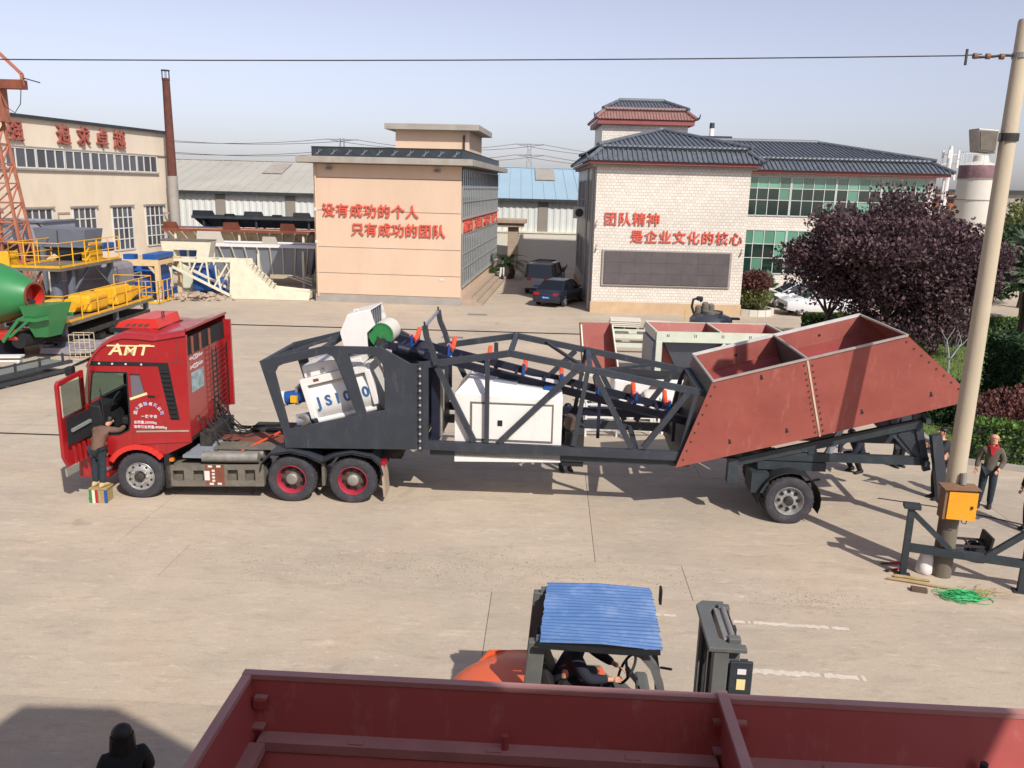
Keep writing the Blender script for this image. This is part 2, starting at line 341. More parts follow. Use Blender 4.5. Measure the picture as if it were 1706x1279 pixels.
# concrete yard: world-space tone so neighbouring slabs run on into each other
def concrete(name, base, tint):
    m = bpy.data.materials.new(name); m.use_nodes = True; n = m.node_tree; L = n.links.new; b = n.nodes['Principled BSDF']
    b.inputs['Roughness'].default_value = .9; b.inputs['Specular IOR Level'].default_value = .25
    g = n.nodes.new('ShaderNodeNewGeometry'); P = g.outputs['Position']
    def noise(s, d=6, r=.6, vec=P, dist=0):
        z = n.nodes.new('ShaderNodeTexNoise'); z.inputs['Scale'].default_value = s; z.inputs['Detail'].default_value = d; z.inputs['Roughness'].default_value = r; z.inputs['Distortion'].default_value = dist; L(vec, z.inputs['Vector']); return z.outputs['Fac']
    def ramp(f, p0, p1, c0=(0, 0, 0, 1), c1=(1, 1, 1, 1)):
        r = n.nodes.new('ShaderNodeValToRGB'); r.color_ramp.elements[0].position = p0; r.color_ramp.elements[1].position = p1; r.color_ramp.elements[0].color = c0; r.color_ramp.elements[1].color = c1; L(f, r.inputs[0]); return r.outputs[0]
    def mix(f, a, c, mode='MIX'):
        x = n.nodes.new('ShaderNodeMix'); x.data_type = 'RGBA'; x.blend_type = mode
        if isinstance(f, float): x.inputs[0].default_value = f
        else: L(f, x.inputs[0])
        L(a, x.inputs[6])
        if isinstance(c, tuple): x.inputs[7].default_value = c
        else: L(c, x.inputs[7])
        return x.outputs[2]
    mp = n.nodes.new('ShaderNodeMapping'); mp.inputs['Scale'].default_value = (.5, 1.6, 1); L(P, mp.inputs['Vector'])   # wheel-drag streaks along the yard
    c = ramp(noise(.22, 6, .65), .3, .72, srgb(base), srgb(tint))
    c = mix(ramp(noise(.9, 8, .7, mp.outputs[0], .4), .48, .75, c1=(.55, .55, .55, 1)), c, srgb('93897b'))       # grey worn patches
    c = mix(ramp(noise(.35, 5, .6, dist=.8), .55, .75, c1=(.3, .3, .3, 1)), c, srgb('b8977a'))         # reddish dust
    c = mix(ramp(noise(1.7, 8, .75, mp.outputs[0]), .56, .74, c1=(.5, .5, .5, 1)), c, srgb('d1c4b2'))          # pale scuffs
    c = mix(ramp(noise(.55, 3, .5, dist=1.2), .66, .8, c1=(.55, .55, .55, 1)), c, srgb('6f675d'))        # oil and damp stains
    c = mix(ramp(noise(38, 3, .6), .56, .72, c1=(.45, .45, .45, 1)), c, srgb('6d6459'))              # aggregate speckle
    c = mix(ramp(noise(4.5, 10, .8, mp.outputs[0], .3), .52, .70, c1=(.55, .55, .55, 1)), c, srgb('857a6c'))      # gritty wear
    c = mix(ramp(noise(7.0, 10, .8, mp.outputs[0], .6), .56, .70, c1=(.6, .6, .6, 1)), c, srgb('d8cbb9'))        # chipped pale flecks
    c = mix(ramp(noise(13, 6, .75), .64, .72, c1=(.7, .7, .7, 1)), c, srgb('5e554b'))                  # dark specks
    oi = n.nodes.new('ShaderNodeObjectInfo'); mr = n.nodes.new('ShaderNodeMapRange'); mr.inputs[3].default_value = .91; mr.inputs[4].default_value = 1.07; L(oi.outputs['Random'], mr.inputs[0])
    hs = n.nodes.new('ShaderNodeHueSaturation'); L(mr.outputs[0], hs.inputs['Value']); L(c, hs.inputs['Color'])
    L(hs.outputs[0], b.inputs['Base Color'])
    bp = n.nodes.new('ShaderNodeBump'); bp.inputs['Strength'].default_value = .5; bp.inputs['Distance'].default_value = .014; L(noise(14, 10, .8), bp.inputs['Height']); L(bp.outputs[0], b.inputs['Normal'])
    return m
M['concrete'] = concrete('yard_concrete', 'a4988a', 'b9aa95')
M['dirt'] = mat('joint_dirt', '5f564b', .95, var=.2, scale=2, world=True)
# ================================================================ the setting: ground and yard slabs
ground = MB().box(-600, 600, -200, 1400, -.6, -.02).build('ground', M['dirt']); tag(ground, kind='structure')
YR = R(-2.4); YC = Vector((0, 14.28, 0))
def yard(u, v): return YC+Vector((u*math.cos(YR)-(v-14.28)*math.sin(YR), u*math.sin(YR)+(v-14.28)*math.cos(YR), 0))
_slabs = {}
for v0, v1, off, wd in ((-4.6, .2, 1.2, 9.2), (.2, 4.9, -.9, 9.0), (4.9, 9.46, 2.1, 9.1), (9.46, 12.95, -.2, 9.6), (12.95, 14.28, 3.2, 9.2), (14.28, 19.2, 1.62, 9.0), (19.2, 24.2, 4.4, 9.0)):
    k0 = math.floor((-16-off)/wd); k = k0
    while off+k*wd < 21:
        key = (wd, round(v1-v0, 3))
        if key not in _slabs:
            hw, hv = wd/2-.005, (v1-v0)/2-.005
            _slabs[key] = MB().box(-hw, hw, -hv, hv, -.02, 0).build('concrete_slab', M['concrete'], ground)
            o = _slabs[key]
        else: o = inst(_slabs[key], ground)
        o.location = yard(off+(k+.5)*wd, (v0+v1)/2); o.rotation_euler = (0, 0, YR); k += 1
far = MB().box(-150, 150, 24.208, 240, -.02, 0).box(-150, -25, -60, 24.2, -.02, 0).box(30.2, 150, -60, 24.2, -.02, 0)
fo = far.build('yard', M['concrete'], None); fo.location = yard(0, 14.28)-Vector((-14.28*math.sin(YR), 14.28*math.cos(YR), 0)); fo.rotation_euler = (0, 0, YR); tag(fo, kind='structure')
# worn painted lines on the concrete near the fork lift
def paint_line(p, q, wd, label):
    p, q = Vector(p), Vector(q); d = (q-p); n = Vector((-d.y, d.x, 0)).normalized()*wd/2; rr = random.Random(int(p.x*100))
    a = []; b = []; N = 40
    for i in range(N+1):
        c = p+d*i/N; a.append(c+n*(1+rr.uniform(-.5, .2))); b.append(c-n*(1+rr.uniform(-.5, .2)))
    mb = MB(); vs = a+b; mb.add(vs, [(i, i+1, N+2+i, N+1+i) for i in range(N) if rr.random() > .08])
    o = mb.build('painted_line', M['roadpaint'], ground); o['label'] = label; o.location.z = .004
m = mat('worn_white_road_paint', 'c8beaf', .85, var=.1, scale=6, dirt=('a79a88', 1.0, 9), world=True); M['roadpaint'] = m
paint_line((3.65, 12.15, 0), (5.45, 12.0, 0), .11, 'short worn white line beyond the fork lift mast')
paint_line((2.1, 12.35, 0), (2.75, 12.28, 0), .10, 'faint worn white line beside the fork lift')
paint_line((3.05, 10.78, 0), (5.15, 10.62, 0), .15, 'thick worn white line nearer the red hopper')
# drain grates in the road
for (gx, gy, gl) in ((-1.95, 44.3, 1.0), (-2.75, 37.2, .95)):
    g = thing('drain_grate', 'dark slotted drain grate in the road ' + ('by the beige building steps' if gy > 40 else 'just beyond the trailer conveyor'), 'grate', (gx, gy, 0), YR, 'drain grates in the road')
    MB().box(-gl/2, gl/2, -.22, .22, .002, .006).build('recess', M['black'], g)
    fr = MB().box(-gl/2-.05, gl/2+.05, -.27, -.22, .004, .014).box(-gl/2-.05, gl/2+.05, .22, .27, .004, .014).box(-gl/2-.05, -gl/2, -.22, .22, .004, .014).box(gl/2, gl/2+.05, -.22, .22, .004, .014)
    fr.build('frame', M['slabgrey'], g)
    s0 = None
    for i in range(8):
        x = -gl/2+gl*(i+.5)/8
        if s0 is None: s0 = MB().bar((-.06, -.21, .01), (.06, .21, .01), .045, .012).build('slat', M['slabgrey'], g, loc=(x, 0, 0))
        else: inst(s0, g, (x, 0, 0))
# long dark hose across the road behind the truck
tag(MB().path([(-45, 40.2, .03), (-14, 39.1, .03), (-4, 38.95, .03), (4, 38.8, .03), (12, 38.4, .03), (30, 38.2, .03)], .024, 5).build('road_hose', M['black']), 'thin dark hose lying straight across the road behind the trailer', 'hose')
tag(MB().path([(-30, 21.5, .02), (-13.6, 21.14, .02), (-9, 21.0, .02), (-5, 20.9, .02)], .018, 5).build('ground_cable', M['black']), 'black cable lying on the concrete beyond the truck cab', 'cable')

# ================================================================ buildings
def window(parent, o, ux, nrm, w, h, cols, rows, fm, gm, fr=.06, rowz=None, gfun=None, depth=.06):
    """window at local point o (lower left), ux along the wall, nrm outward: one frame, one object per pane"""
    o, ux, nrm = Vector(o), Vector(ux), Vector(nrm); uz = Vector((0, 0, 1))
    rowz = rowz or [i/rows for i in range(rows+1)]
    mb = MB()
    for i in range(cols+1):
        c = o+ux*(w*i/cols)+nrm*depth/2; mb.bar(c, c+uz*h, fr if 0 < i < cols else fr*1.5, depth, up=nrm)
    for i in range(cols):
        for f in rowz:
            a = o+ux*(w*i/cols+fr/2)+uz*(h*f)+nrm*depth/2; mb.bar(a, o+ux*(w*(i+1)/cols-fr/2)+uz*(h*f)+nrm*depth/2, depth*.9, fr if 0 < f < 1 else fr*1.5)
    win = mb.build('window', fm, parent)
    for r in range(rows):
        for i in range(cols):
            z0, z1 = h*rowz[r]+fr/2, h*rowz[r+1]-fr/2
            pm = MB(); hw = w/cols/2-fr/2
            a = o+ux*(w*(i+.5)/cols)+nrm*(.012+random.uniform(0, .006))
            t = random.uniform(-.004, .004)
            pm.hexa([a-ux*hw+uz*z0-nrm*.01, a+ux*hw+uz*z0-nrm*.01, a+ux*hw+uz*z0, a-ux*hw+uz*z0, a-ux*hw+uz*z1-nrm*.01, a+ux*hw+uz*z1-nrm*.01, a+ux*hw+uz*z1+nrm*t, a-ux*hw+uz*z1+nrm*t])
            pm.build('pane', gfun(r, i) if gfun else gm, win)
    return win

# ---- factory hall on the left (local x runs from its far corner towards the camera, +y is the outside of its wall)
hall = thing('factory_hall', 'long cream factory hall with a strip of high windows and red characters', 'building', (-26.3, 64.6, 0), math.atan2(-.985, -.17))
HX = 34
MB().box(0, HX, -22, 0, 0, 9.95).build('wall', M['cream'], hall)
MB().box(-.25, HX, -22.2, .22, 9.95, 10.12).build('roof', M['darkgrey2'], hall)
MB().box(0, HX, .004, .09, 8.28, 8.36).box(1.4, HX, .004, .14, 7.0, 7.1).build('sill_band', M['slabgrey'], hall)
for k in range(7):
    window(hall, (1.5+2.46*k, .01, 7.12), (1, 0, 0), (0, 1, 0), 2.4, 1.14, 3, 1, M['frame_white'], M['glassgrey'], .07)
for t, z0, z1 in ((2.2, 1.9, 4.75), (6.0, 1.8, 4.75), (9.9, 1.9, 4.75), (14.0, 2.9, 4.75), (18.2, 2.5, 4.75)):
    window(hall, (t-1.12, .01, z0), (1, 0, 0), (0, 1, 0), 2.24, z1-z0, 4, 4 if z1-z0 > 2.5 else 2, M['frame_white'], M['glassgrey'], .07,
           rowz=[0, .25, .5, .75, 1] if z1-z0 > 2.5 else None)
    MB().box(t-1.3, t+1.3, .01, .16, z1+.02, z1+.12).build('lintel', M['plinth'], hall)
d = MB().box(12.3, 12.4, .01, .05, 2.2, 4.4).box(11.3, 12.4, .01, .05, 4.4, 4.5).build('door_frame', M['plinth'], hall)
for ch, t in (('越', 5.8), ('卓', 7.6), ('求', 9.45), ('追', 11.3), ('强', 15.3), ('求', 17.2), ('实', 19.0)):
    letter(ch, 1.25, .14, M['letter_old'], hall, (t, .12, 9.1), (PI/2, 0, PI), .012)
st = mat('rain_streak', 'a58a5e', .9, var=.2, scale=3)
MB().box(.01, HX, .002, .02, 0, .5).build('plinth', M['plinth'], hall)
# ---- steel chimney by the corner of the hall
chim = thing('chimney_stack', 'tall thin rusty red chimney with grey lower pipe beside the factory hall', 'chimney', (-25.55, 63.4, 0))
MB().lathe([(.36, 0), (.36, 6.9)], (0, 0, 0), n=18).build('lower_pipe', M['slabgrey'], chim, smooth=True)
MB().lathe([(.27, 6.9), (.33, 6.92), (.31, 9), (.26, 13.6), (.28, 13.6), (.28, 13.75)], (0, 0, 0), n=18).build('stack', M['brick_red'], chim, smooth=True)
cr = MB().lathe([(.30, 14.25), (.30, 14.32), (.26, 14.32), (.26, 14.25), (.30, 14.25)], (0, 0, 0), n=16, cap=False)
for k in range(6): cr.bar((.27*math.cos(k*PI/3), .27*math.sin(k*PI/3), 13.75), (.27*math.cos(k*PI/3), .27*math.sin(k*PI/3), 14.28), .03)
cr.build('crown_ring', M['chassis_dk'], chim)
MB().bar((-.3, 0, 4.2), (-.9, 0.1, 4.2), .12).build('bracket', M['slabgrey'], chim)

# ---- long sheds behind
def corrugated(x0, x1, y, z0, z1, pitch, dep):
    pts = []; x = x0; i = 0
    while x < x1:
        for dx, dy in ((0, 0), (pitch*.35, 0), (pitch*.5, -dep), (pitch*.85, -dep)):
            if x+dx <= x1: pts.append((x+dx, y+dy))
        x += pitch
    pts.append((x1, y))
    n = len(pts); mb = MB(); mb.add([(a, b, z0) for a, b in pts]+[(a, b, z1) for a, b in pts], [(i, i+1, n+i+1, n+i) for i in range(n-1)]); return mb
def shed(name, label, x0, x1, y, roofm, cols, lights, plinth):
    s = thing(name, label, 'shed', (0, y, 0), 0)
    corrugated(x0, x1, 0, plinth, 5.6, .55, .05).build('wall_sheet', M['sheet'], s, fix=False)
    MB().box(x0, x1, .08, 20, 0, 5.5).build('wall', M['sheet'], s)
    MB().box(x0, x1, -.55, -.1, 5.55, 5.78).build('gutter', M['darkgrey2'], s)
    a = []; n = int((x1-x0)/1.0)
    rf = MB(); rf.hexa([(x0, -.5, 5.72), (x1, -.5, 5.72), (x1, 10.5, 8.5), (x0, 10.5, 8.5), (x0, -.5, 5.8), (x1, -.5, 5.8), (x1, 10.5, 8.58), (x0, 10.5, 8.58)])
    rf.hexa([(x0, 10.5, 8.5), (x1, 10.5, 8.5), (x1, 21, 5.8), (x0, 21, 5.8), (x0, 10.5, 8.58), (x1, 10.5, 8.58), (x1, 21, 5.88), (x0, 21, 5.88)])
    r = rf.build('roof', roofm, s)
    rb = MB()
    for i in range(n): rb.bar((x0+i+.5, -.5, 5.81), (x0+i+.5, 10.4, 8.57), .06, .06)
    rb.build('roof_ribs', roofm, r)
    MB().bar((x0, 10.5, 8.6), (x1, 10.5, 8.6), .5, .06).build('ridge_cap', roofm, r)
    for c in cols: MB().box(c-.42, c+.42, -.12, -.06, plinth, 5.55).build('panel_band', M['band'], s)
    for lx, f0, f1 in lights:
        yy = lambda f: (-.5+11*f, 5.88+2.78*f)
        MB().hexa([(lx-.9, yy(f0)[0], yy(f0)[1]), (lx+.9, yy(f0)[0], yy(f0)[1]), (lx+.9, yy(f1)[0], yy(f1)[1]), (lx-.9, yy(f1)[0], yy(f1)[1]), (lx-.9, yy(f0)[0], yy(f0)[1]+.03), (lx+.9, yy(f0)[0], yy(f0)[1]+.03), (lx+.9, yy(f1)[0], yy(f1)[1]+.03), (lx-.9, yy(f1)[0], yy(f1)[1]+.03)]).build('skylight', M['slabgrey'], r)
    MB().box(x0, x1, -.35, -.07, 0, plinth).build('plinth_wall', M['offwhite'], s)
    MB().box(x0, x1, -.42, -.05, plinth, plinth+.14).build('coping', M['creamsteel'], s)
    return s
shed('storage_shed', 'long white shed with weathered grey roof behind the rusty hoppers', -60, -9.2, 73, M['roofgrey'], (-31.5, -25.4, -19.4, -13.4), ((-22.5, .55, .9), (-15.8, .55, .9)), 1.0)
shed('storage_shed', 'white shed with pale blue roof between the beige and tiled buildings', -9.1, 14, 73, M['roofblue'], (-3.8, 2.3, 8.4), ((2.6, .55, .95),), 2.9)

# ---- beige office block
bei = thing('beige_office', 'beige two storey office block with red characters and flat roof', 'building', (-11.45, 48.1, 0), R(-4.5))
BW, BD = 8.4, 20.0
MB().box(.02, BW-.02, .05, BD, 0, 7.78).build('wall', M['plinth'], bei)
for z0, z1 in ((.47, 1.64), (1.67, 3.12), (3.15, 5.16), (5.19, 6.98), (7.01, 7.74)):
    MB().box(0, BW, 0, .05, z0, z1).build('wall_panel', M['beige'], bei, bevel=.008)
    MB().box(-.003, .02, .05, BD, z0, z1).build('wall_panel', M['beige'], bei)
MB().box(-.04, BW+.04, -.05, .05, 0, .45).build('plinth', M['plinth'], bei)
MB().box(-.75, BW+.7, -.75, BD+.6, 7.78, 8.12).build('roof_slab', M['slabgrey'], bei, bevel=.02)
par = MB(); 
for (a, b, c, d_) in ((-.05, BW+.05, -.05, .0), (-.05, 0, 0, BD), (BW, BW+.05, 0, BD)): par.box(a, b, c, d_, 8.12, 8.62)
rail = par.build('parapet_screen', M['darkgrey2'], bei)
for k in range(10):
    x = .35+k*.86
    dec = MB(); dec.bar((x-.18, -.056, 8.24), (x+.2, -.056, 8.5), .006, .03).bar((x-.05, -.058, 8.22), (x+.05, -.058, 8.54), .006, .025)
    dec.build('screen_ornament', M['tin'], rail)
MB().bar((-.06, -.03, 8.64), (BW+.06, -.03, 8.64), .07, .05).bar((BW+.03, 0, 8.64), (BW+.03, BD, 8.64), .07, .05).build('handrail', M['black'], rail)
pent = MB().box(3.55, 8.1, 5.2, 11.5, 8.12, 9.95).build('penthouse', M['beige'], bei)
MB().box(3.0, 8.75, 4.6, 12.0, 9.95, 10.3).build('penthouse_slab', M['slabgrey'], bei, bevel=.02)
MB().box(7.72, 7.84, 5.12, 5.2, 8.2, 9.7).build('downpipe', M['darkgrey2'], bei)
for x in (.95, 7.05):
    f = MB().box(x-.16, x+.16, -.2, -.04, 7.42, 7.58).build('floodlight', M['frame_grey'], bei); MB().box(x-.13, x+.13, -.206, -.2, 7.44, 7.56).build('lens', M['glassgrey'], f)
for i, ch in enumerate('没有成功的个人'): letter(ch, .76, .09, M['letter'], bei, (.84+i*.80, -.06, 5.16), bold=.014)
for i, ch in enumerate('只有成功的团队'): letter(ch, .76, .09, M['letter'], bei, (2.5+i*.775, -.06, 4.13), bold=.014)
MB().box(7.2, 7.42, -.03, -.002, 1.42, 1.52).build('small_plaque', M['frame_white'], bei)
MB().box(.05, .16, -.16, .0, 5.15, 5.32).box(.05, .16, -.16, 0, 3.35, 3.5).build('security_camera', M['frame_white'], bei)
MB().tube((.12, -.07, .3), (.12, -.07, 7.75), .045, 8).build('rain_pipe', M['beige'], bei)
# right hand curtain wall
for z0, z1, tag_ in ((4.95, 7.6, 0), (1.15, 4.0, 1)):
    MB().box(BW-.01, BW+.015, .35, BD-.3, z0, z1).build('glazing', M['glass'], bei)
    fm = MB(); n = 24
    for i in range(n+1):
        y = .35+(BD-.65)*i/n; fm.bar((BW+.03, y, z0), (BW+.03, y, z1), .07, .05, up=(1, 0, 0))
    for f in (0, .33, .62, 1): 
        for i in range(n): fm.bar((BW+.04, .39+(BD-.65)*i/n, z0+(z1-z0)*f), (BW+.04, .31+(BD-.65)*(i+1)/n, z0+(z1-z0)*f), .06, .06)
    fm.build('glazing_frame', M['frame_grey'], bei)
    MB().box(BW, BW+.14, .2, BD-.2, z0-.1, z0-.03).build('sill', M['slabgrey'], bei)
MB().box(BW-.005, BW+.02, .2, BD-.2, 4.05, 4.84).build('name_band', M['beige'], bei)
MB().box(BW-.005, BW+.02, 0, BD, 0, 1.04).build('side_wall', M['beige'], bei)
for i, ch in enumerate('团结奋进 求实创新 科学管理 争创一流'):
    if ch != ' ': letter(ch, .95, .06, M['letter'], bei, (BW+.05, 1.2+i*.98, 4.44), (PI/2, 0, PI/2), bold=.014, xs=1)
for k in range(3):
    MB().box(BW+.03+.0, BW+1.25-.36*k, .3+.3*k, BD-1, .16*k, .16*(k+1)).build('step', M['stone'], bei)
# ---- stone gateway
gate = thing('stone_gateway', 'tan stone gateway with square columns behind the beige building', 'gateway', (-.75, 69.5, 0), R(-4))
for x in (-1.35, .55): MB().box(x-.42, x+.42, -.45, .45, 0, 3.55).build('column', M['stone'], gate, bevel=.03)
MB().box(-2.2, 1.4, -.8, .8, 3.55, 3.85).build('lintel', M['stone'], gate, bevel=.03)
MB().box(-2.4, 1.6, -1.0, 1.0, 3.85, 4.2).build('cornice', M['stone'], gate, bevel=.05)

# ---- white tiled building with a Chinese roof
def tilebrick():
    m = bpy.data.materials.new('white_ceramic_wall_tile'); m.use_nodes = True; n = m.node_tree; L = n.links.new; b = n.nodes['Principled BSDF']
    tc = n.nodes.new('ShaderNodeTexCoord'); sp = n.nodes.new('ShaderNodeSeparateXYZ'); L(tc.outputs['Object'], sp.inputs[0])
    ad = n.nodes.new('ShaderNodeMath'); ad.operation = 'ADD'; L(sp.outputs[0], ad.inputs[0]); L(sp.outputs[1], ad.inputs[1])
    cb = n.nodes.new('ShaderNodeCombineXYZ'); L(ad.outputs[0], cb.inputs[0]); L(sp.outputs[2], cb.inputs[1])
    br = n.nodes.new('ShaderNodeTexBrick'); L(cb.outputs[0], br.inputs['Vector']); br.inputs['Scale'].default_value = 1
    br.inputs['Brick Width'].default_value = .235; br.inputs['Row Height'].default_value = .165; br.inputs['Mortar Size'].default_value = .009; br.inputs['Mortar Smooth'].default_value = .2; br.offset = .5
    br.inputs['Color1'].default_value = srgb('dad4ca'); br.inputs['Color2'].default_value = srgb('cfc7bb'); br.inputs['Mortar'].default_value = srgb('9d9186')
    nz = n.nodes.new('ShaderNodeTexNoise'); nz.inputs['Scale'].default_value = .4; nz.inputs['Detail'].default_value = 6; L(tc.outputs['Object'], nz.inputs['Vector'])
    rp = n.nodes.new('ShaderNodeValToRGB'); rp.color_ramp.elements[0].position = .3; rp.color_ramp.elements[1].position = .6; rp.color_ramp.elements[0].color = (.82, .8, .77, 1); rp.color_ramp.elements[1].color = (1, 1, 1, 1); L(nz.outputs['Fac'], rp.inputs[0])
    mx = n.nodes.new('ShaderNodeMix'); mx.data_type = 'RGBA'; mx.blend_type = 'MULTIPLY'; mx.inputs[0].default_value = .6; L(br.outputs['Color'], mx.inputs[6]); L(rp.outputs[0], mx.inputs[7]); L(mx.outputs[2], b.inputs['Base Color'])
    bp = n.nodes.new('ShaderNodeBump'); bp.inputs['Strength'].default_value = .4; bp.inputs['Distance'].default_value = .01; bp.invert = True; L(br.outputs['Fac'], bp.inputs['Height']); L(bp.outputs[0], b.inputs['Normal'])
    b.inputs['Roughness'].default_value = .42
    return m
M['walltile'] = tilebrick()
M['tanband'] = mat('tan_wall_base', 'bda282', .85, var=.1, scale=1.2, bump=.1)
def tiled_slope(a, b, c, d, pitch, r, name, m, parent, rows=0):
    """roof face a-b (eave) to d-c (top): a sheet and its rounded tile ribs running up the slope, joined"""
    a, b, c, d = [Vector(p) for p in (a, b, c, d)]; mb = MB(); nr = (b-a).cross(d-a).normalized()
    if nr.z < 0: nr = -nr
    mb.add([a, b, c, d], [(0, 1, 2, 3)])
    n = max(2, int((b-a).length/pitch))
    tl = (c-d).length; bl = (b-a).length; ex = (b-a).normalized()
    da, ca = (d-a).dot(ex), (c-a).dot(ex)
    for i in range(n+1):
        x = bl*i/n; p = a+ex*x
        # stop where the hip cuts the rib
        if x < da: f = x/da if da > 0 else 1
        elif x > ca: f = (bl-x)/(bl-ca) if bl-ca > 1e-6 else 1
        else: f = 1
        f = max(0, min(1, f)); h = (d-a)-ex*da
        if f < .03: continue
        q = p+h*f
        mb.tube(p+nr*r*.4, q+nr*r*.4, r, 6, cap=True)
    return mb.build(name, m, parent)
def hip_roof(parent, x0, x1, y0, y1, z0, x2, x3, y2, y3, z1, m, pitch=.3, r=.055, sides='flbr'):
    A, B, C_, D_ = (x0, y0, z0), (x1, y0, z0), (x1, y1, z0), (x0, y1, z0); E, F_, G_, H_ = (x2, y2, z1), (x3, y2, z1), (x3, y3, z1), (x2, y3, z1)
    for s, (p, q, u, v) in dict(f=(A, B, F_, E), r=(B, C_, G_, F_), b=(C_, D_, H_, G_), l=(D_, A, E, H_)).items():
        if s in sides: tiled_slope(p, q, u, v, pitch, r, 'roof_tiles', m, parent)
    for p, q in ((A, E), (B, F_), (C_, G_), (D_, H_)):
        if (Vector(p)-Vector(q)).length > .1: MB().tube(Vector(p)+Vector((0, 0, .08)), Vector(q)+Vector((0, 0, .08)), .12, 8).build('ridge_tiles', m, parent)
    if (Vector(E)-Vector(F_)).length > .1: MB().tube(Vector(E)+Vector((0, 0, .1)), Vector(F_)+Vector((0, 0, .1)), .14, 8).build('ridge_tiles', m, parent)
    if (Vector(F_)-Vector(G_)).length > .1: MB().tube(Vector(F_)+Vector((0, 0, .1)), Vector(G_)+Vector((0, 0, .1)), .14, 8).build('ridge_tiles', m, parent)
tile_b = thing('tiled_office', 'white tiled office with dark Chinese hip roof and red characters', 'building', (4.3, 46.35, 0), R(-.6))
WW, WD = 8.3, 16
MB().box(0, WW, 0, WD, .62, 8.05).build('wall', M['walltile'], tile_b)
MB().box(-.05, WW+.05, -.06, WD, 0, .62).build('base_band', M['tanband'], tile_b)
MB().box(-.4, WW+.4, -.48, WD+.4, 8.05, 8.2).build('eave_board', M['fascia_red'], tile_b)
MB().box(-.25, WW+.25, -.3, WD+.2, 7.9, 8.05).build('soffit', M['plinth'], tile_b)
hip_roof(tile_b, -.5, WW+.5, -.6, WD+.7, 8.22, .25, WW-.25, .35, WD-.3, 8.85, M['roof_tile'], .26, .06, 'flr')
MB().box(.2, WW-.2, .3, WD-.3, 8.3, 8.96).build('roof_step', M['roof_tile'], tile_b)
hip_roof(tile_b, .0, WW+.0, .15, WD, 8.97, 4.05, 4.25, 5.4, WD-4, 10.15, M['roof_tile'], .26, .06, 'flr')
for x, s in ((-.5, -1), (WW+.5, 1)):
    MB().path([(x, -.6, 8.28), (x+s*.1, -.7, 8.36), (x+s*.16, -.78, 8.55)], [.09, .07, .03], 6).build('eave_tip', M['roof_tile'], tile_b)
for i, ch in enumerate('团队精神'): letter(ch, .74, .08, M['letter'], tile_b, (.86+i*.78, -.045, 5.12), bold=.014)
for i, ch in enumerate('是企业文化的核心'): letter(ch, .72, .08, M['letter'], tile_b, (2.35+i*.775, -.045, 4.2), bold=.014)
brd = MB().box(.62, 7.5, -.14, -.01, 1.62, 3.42).build('display_board', mat('switched_off_led_panel', '554e50', .65, var=.12, scale=1.2, dirt=('6e6562', .4, 1.5)), tile_b, bevel=.01)
grid = MB()
for k in range(1, 8): grid.box(.62+k*.86-.004, .62+k*.86+.004, -.143, -.1405, 1.64, 3.4)
for k in range(1, 3): grid.box(.64, 7.48, -.1435, -.1437+.002, 1.62+k*.6-.004, 1.62+k*.6+.004)
grid.build('module_seam', M['cabin'], brd)
MB().box(.5, 7.62, -.1, -.012, 3.43, 3.5).box(.5, .61, -.1, -.012, 1.6, 3.43).box(7.51, 7.62, -.1, -.012, 1.6, 3.43).box(.5, 7.62, -.1, -.012, 1.53, 1.6).build('board_frame', M['plinth'], brd)
for x, z in ((.12, 4.9), (.18, 3.6), (8.15, 3.55)):
    c = MB().tube((x, -.02, z), (x, -.22, z-.05), .06, 8).build('security_camera', M['frame_white'], tile_b)
    MB().box(x-.04, x+.04, -.06, 0, z-.02, z+.14).build('bracket', M['plinth'], c)
for y in (1.5, 5, 8.5, 12):                                   # shaded left side: windows and rain pipes
    window(tile_b, (-.005, y+2, 1.4), (0, -1, 0), (-1, 0, 0), 2.0, 2.2, 3, 2, M['frame_grey'], M['glass'], .07)
    window(tile_b, (-.005, y+2, 4.9), (0, -1, 0), (-1, 0, 0), 2.0, 2.3, 3, 2, M['frame_grey'], M['glass'], .07)
for y in (.45, .95, 4.6): MB().tube((-.12, y, .1), (-.12, y, 7.9), .06, 8).build('rain_pipe', M['frame_grey'], tile_b)
ac = MB().box(-.75, -.1, 6.9, 7.8, 4.9, 5.6).build('air_conditioner', M['offwhite'], tile_b)
MB().lathe([(.26, 0), (.26, .02)], (-.42, 6.89, 5.25), 'y', 16).build('fan_grille', M['darkgrey2'], ac)
# ---- stair tower behind it
tow = thing('stair_tower', 'white tiled tower with red skirt roof and dark tiled top', 'building', (5.6, 58, 0), R(-.6))
MB().box(0, 5.7, 0, 6, 6, 11.0).build('wall', M['walltile'], tow)
MB().box(-.35, 6.05, -.4, 6.4, 10.95, 11.25).build('eave_board', M['fascia_red'], tow)
hip_roof(tow, -.48, 6.18, -.5, 6.5, 11.27, .15, 5.55, .3, 5.7, 11.85, M['roof_red'], .2, .04, 'flr')
MB().box(.1, 5.6, .2, 5.8, 11.3, 11.9).build('roof_step', M['roof_red'], tow)
hip_roof(tow, .0, 5.7, .1, 5.9, 11.92, 1.3, 4.4, 2.6, 3.4, 12.65, M['roof_tile'], .22, .05, 'flr')
for x, s in ((-.48, -1), (6.18, 1)): MB().path([(x, -.5, 11.32), (x+s*.12, -.62, 11.42), (x+s*.16, -.68, 11.65)], [.08, .06, .03], 6).build('eave_tip', M['roof_tile'], tow)
rm = MB().box(5.72, 8.9, 2.5, 6, 8, 10.35).build('roof_room', M['plinth'], tow)
MB().box(6.0, 9.2, 2.2, 6.2, 10.35, 10.5).build('roof_room_slab', M['darkgrey2'], tow)
window(tow, (7.4, 2.49, 9.0), (1, 0, 0), (0, -1, 0), 1.4, 1.3, 3, 1, M['frame_grey'], M['glassgreen'], .05)
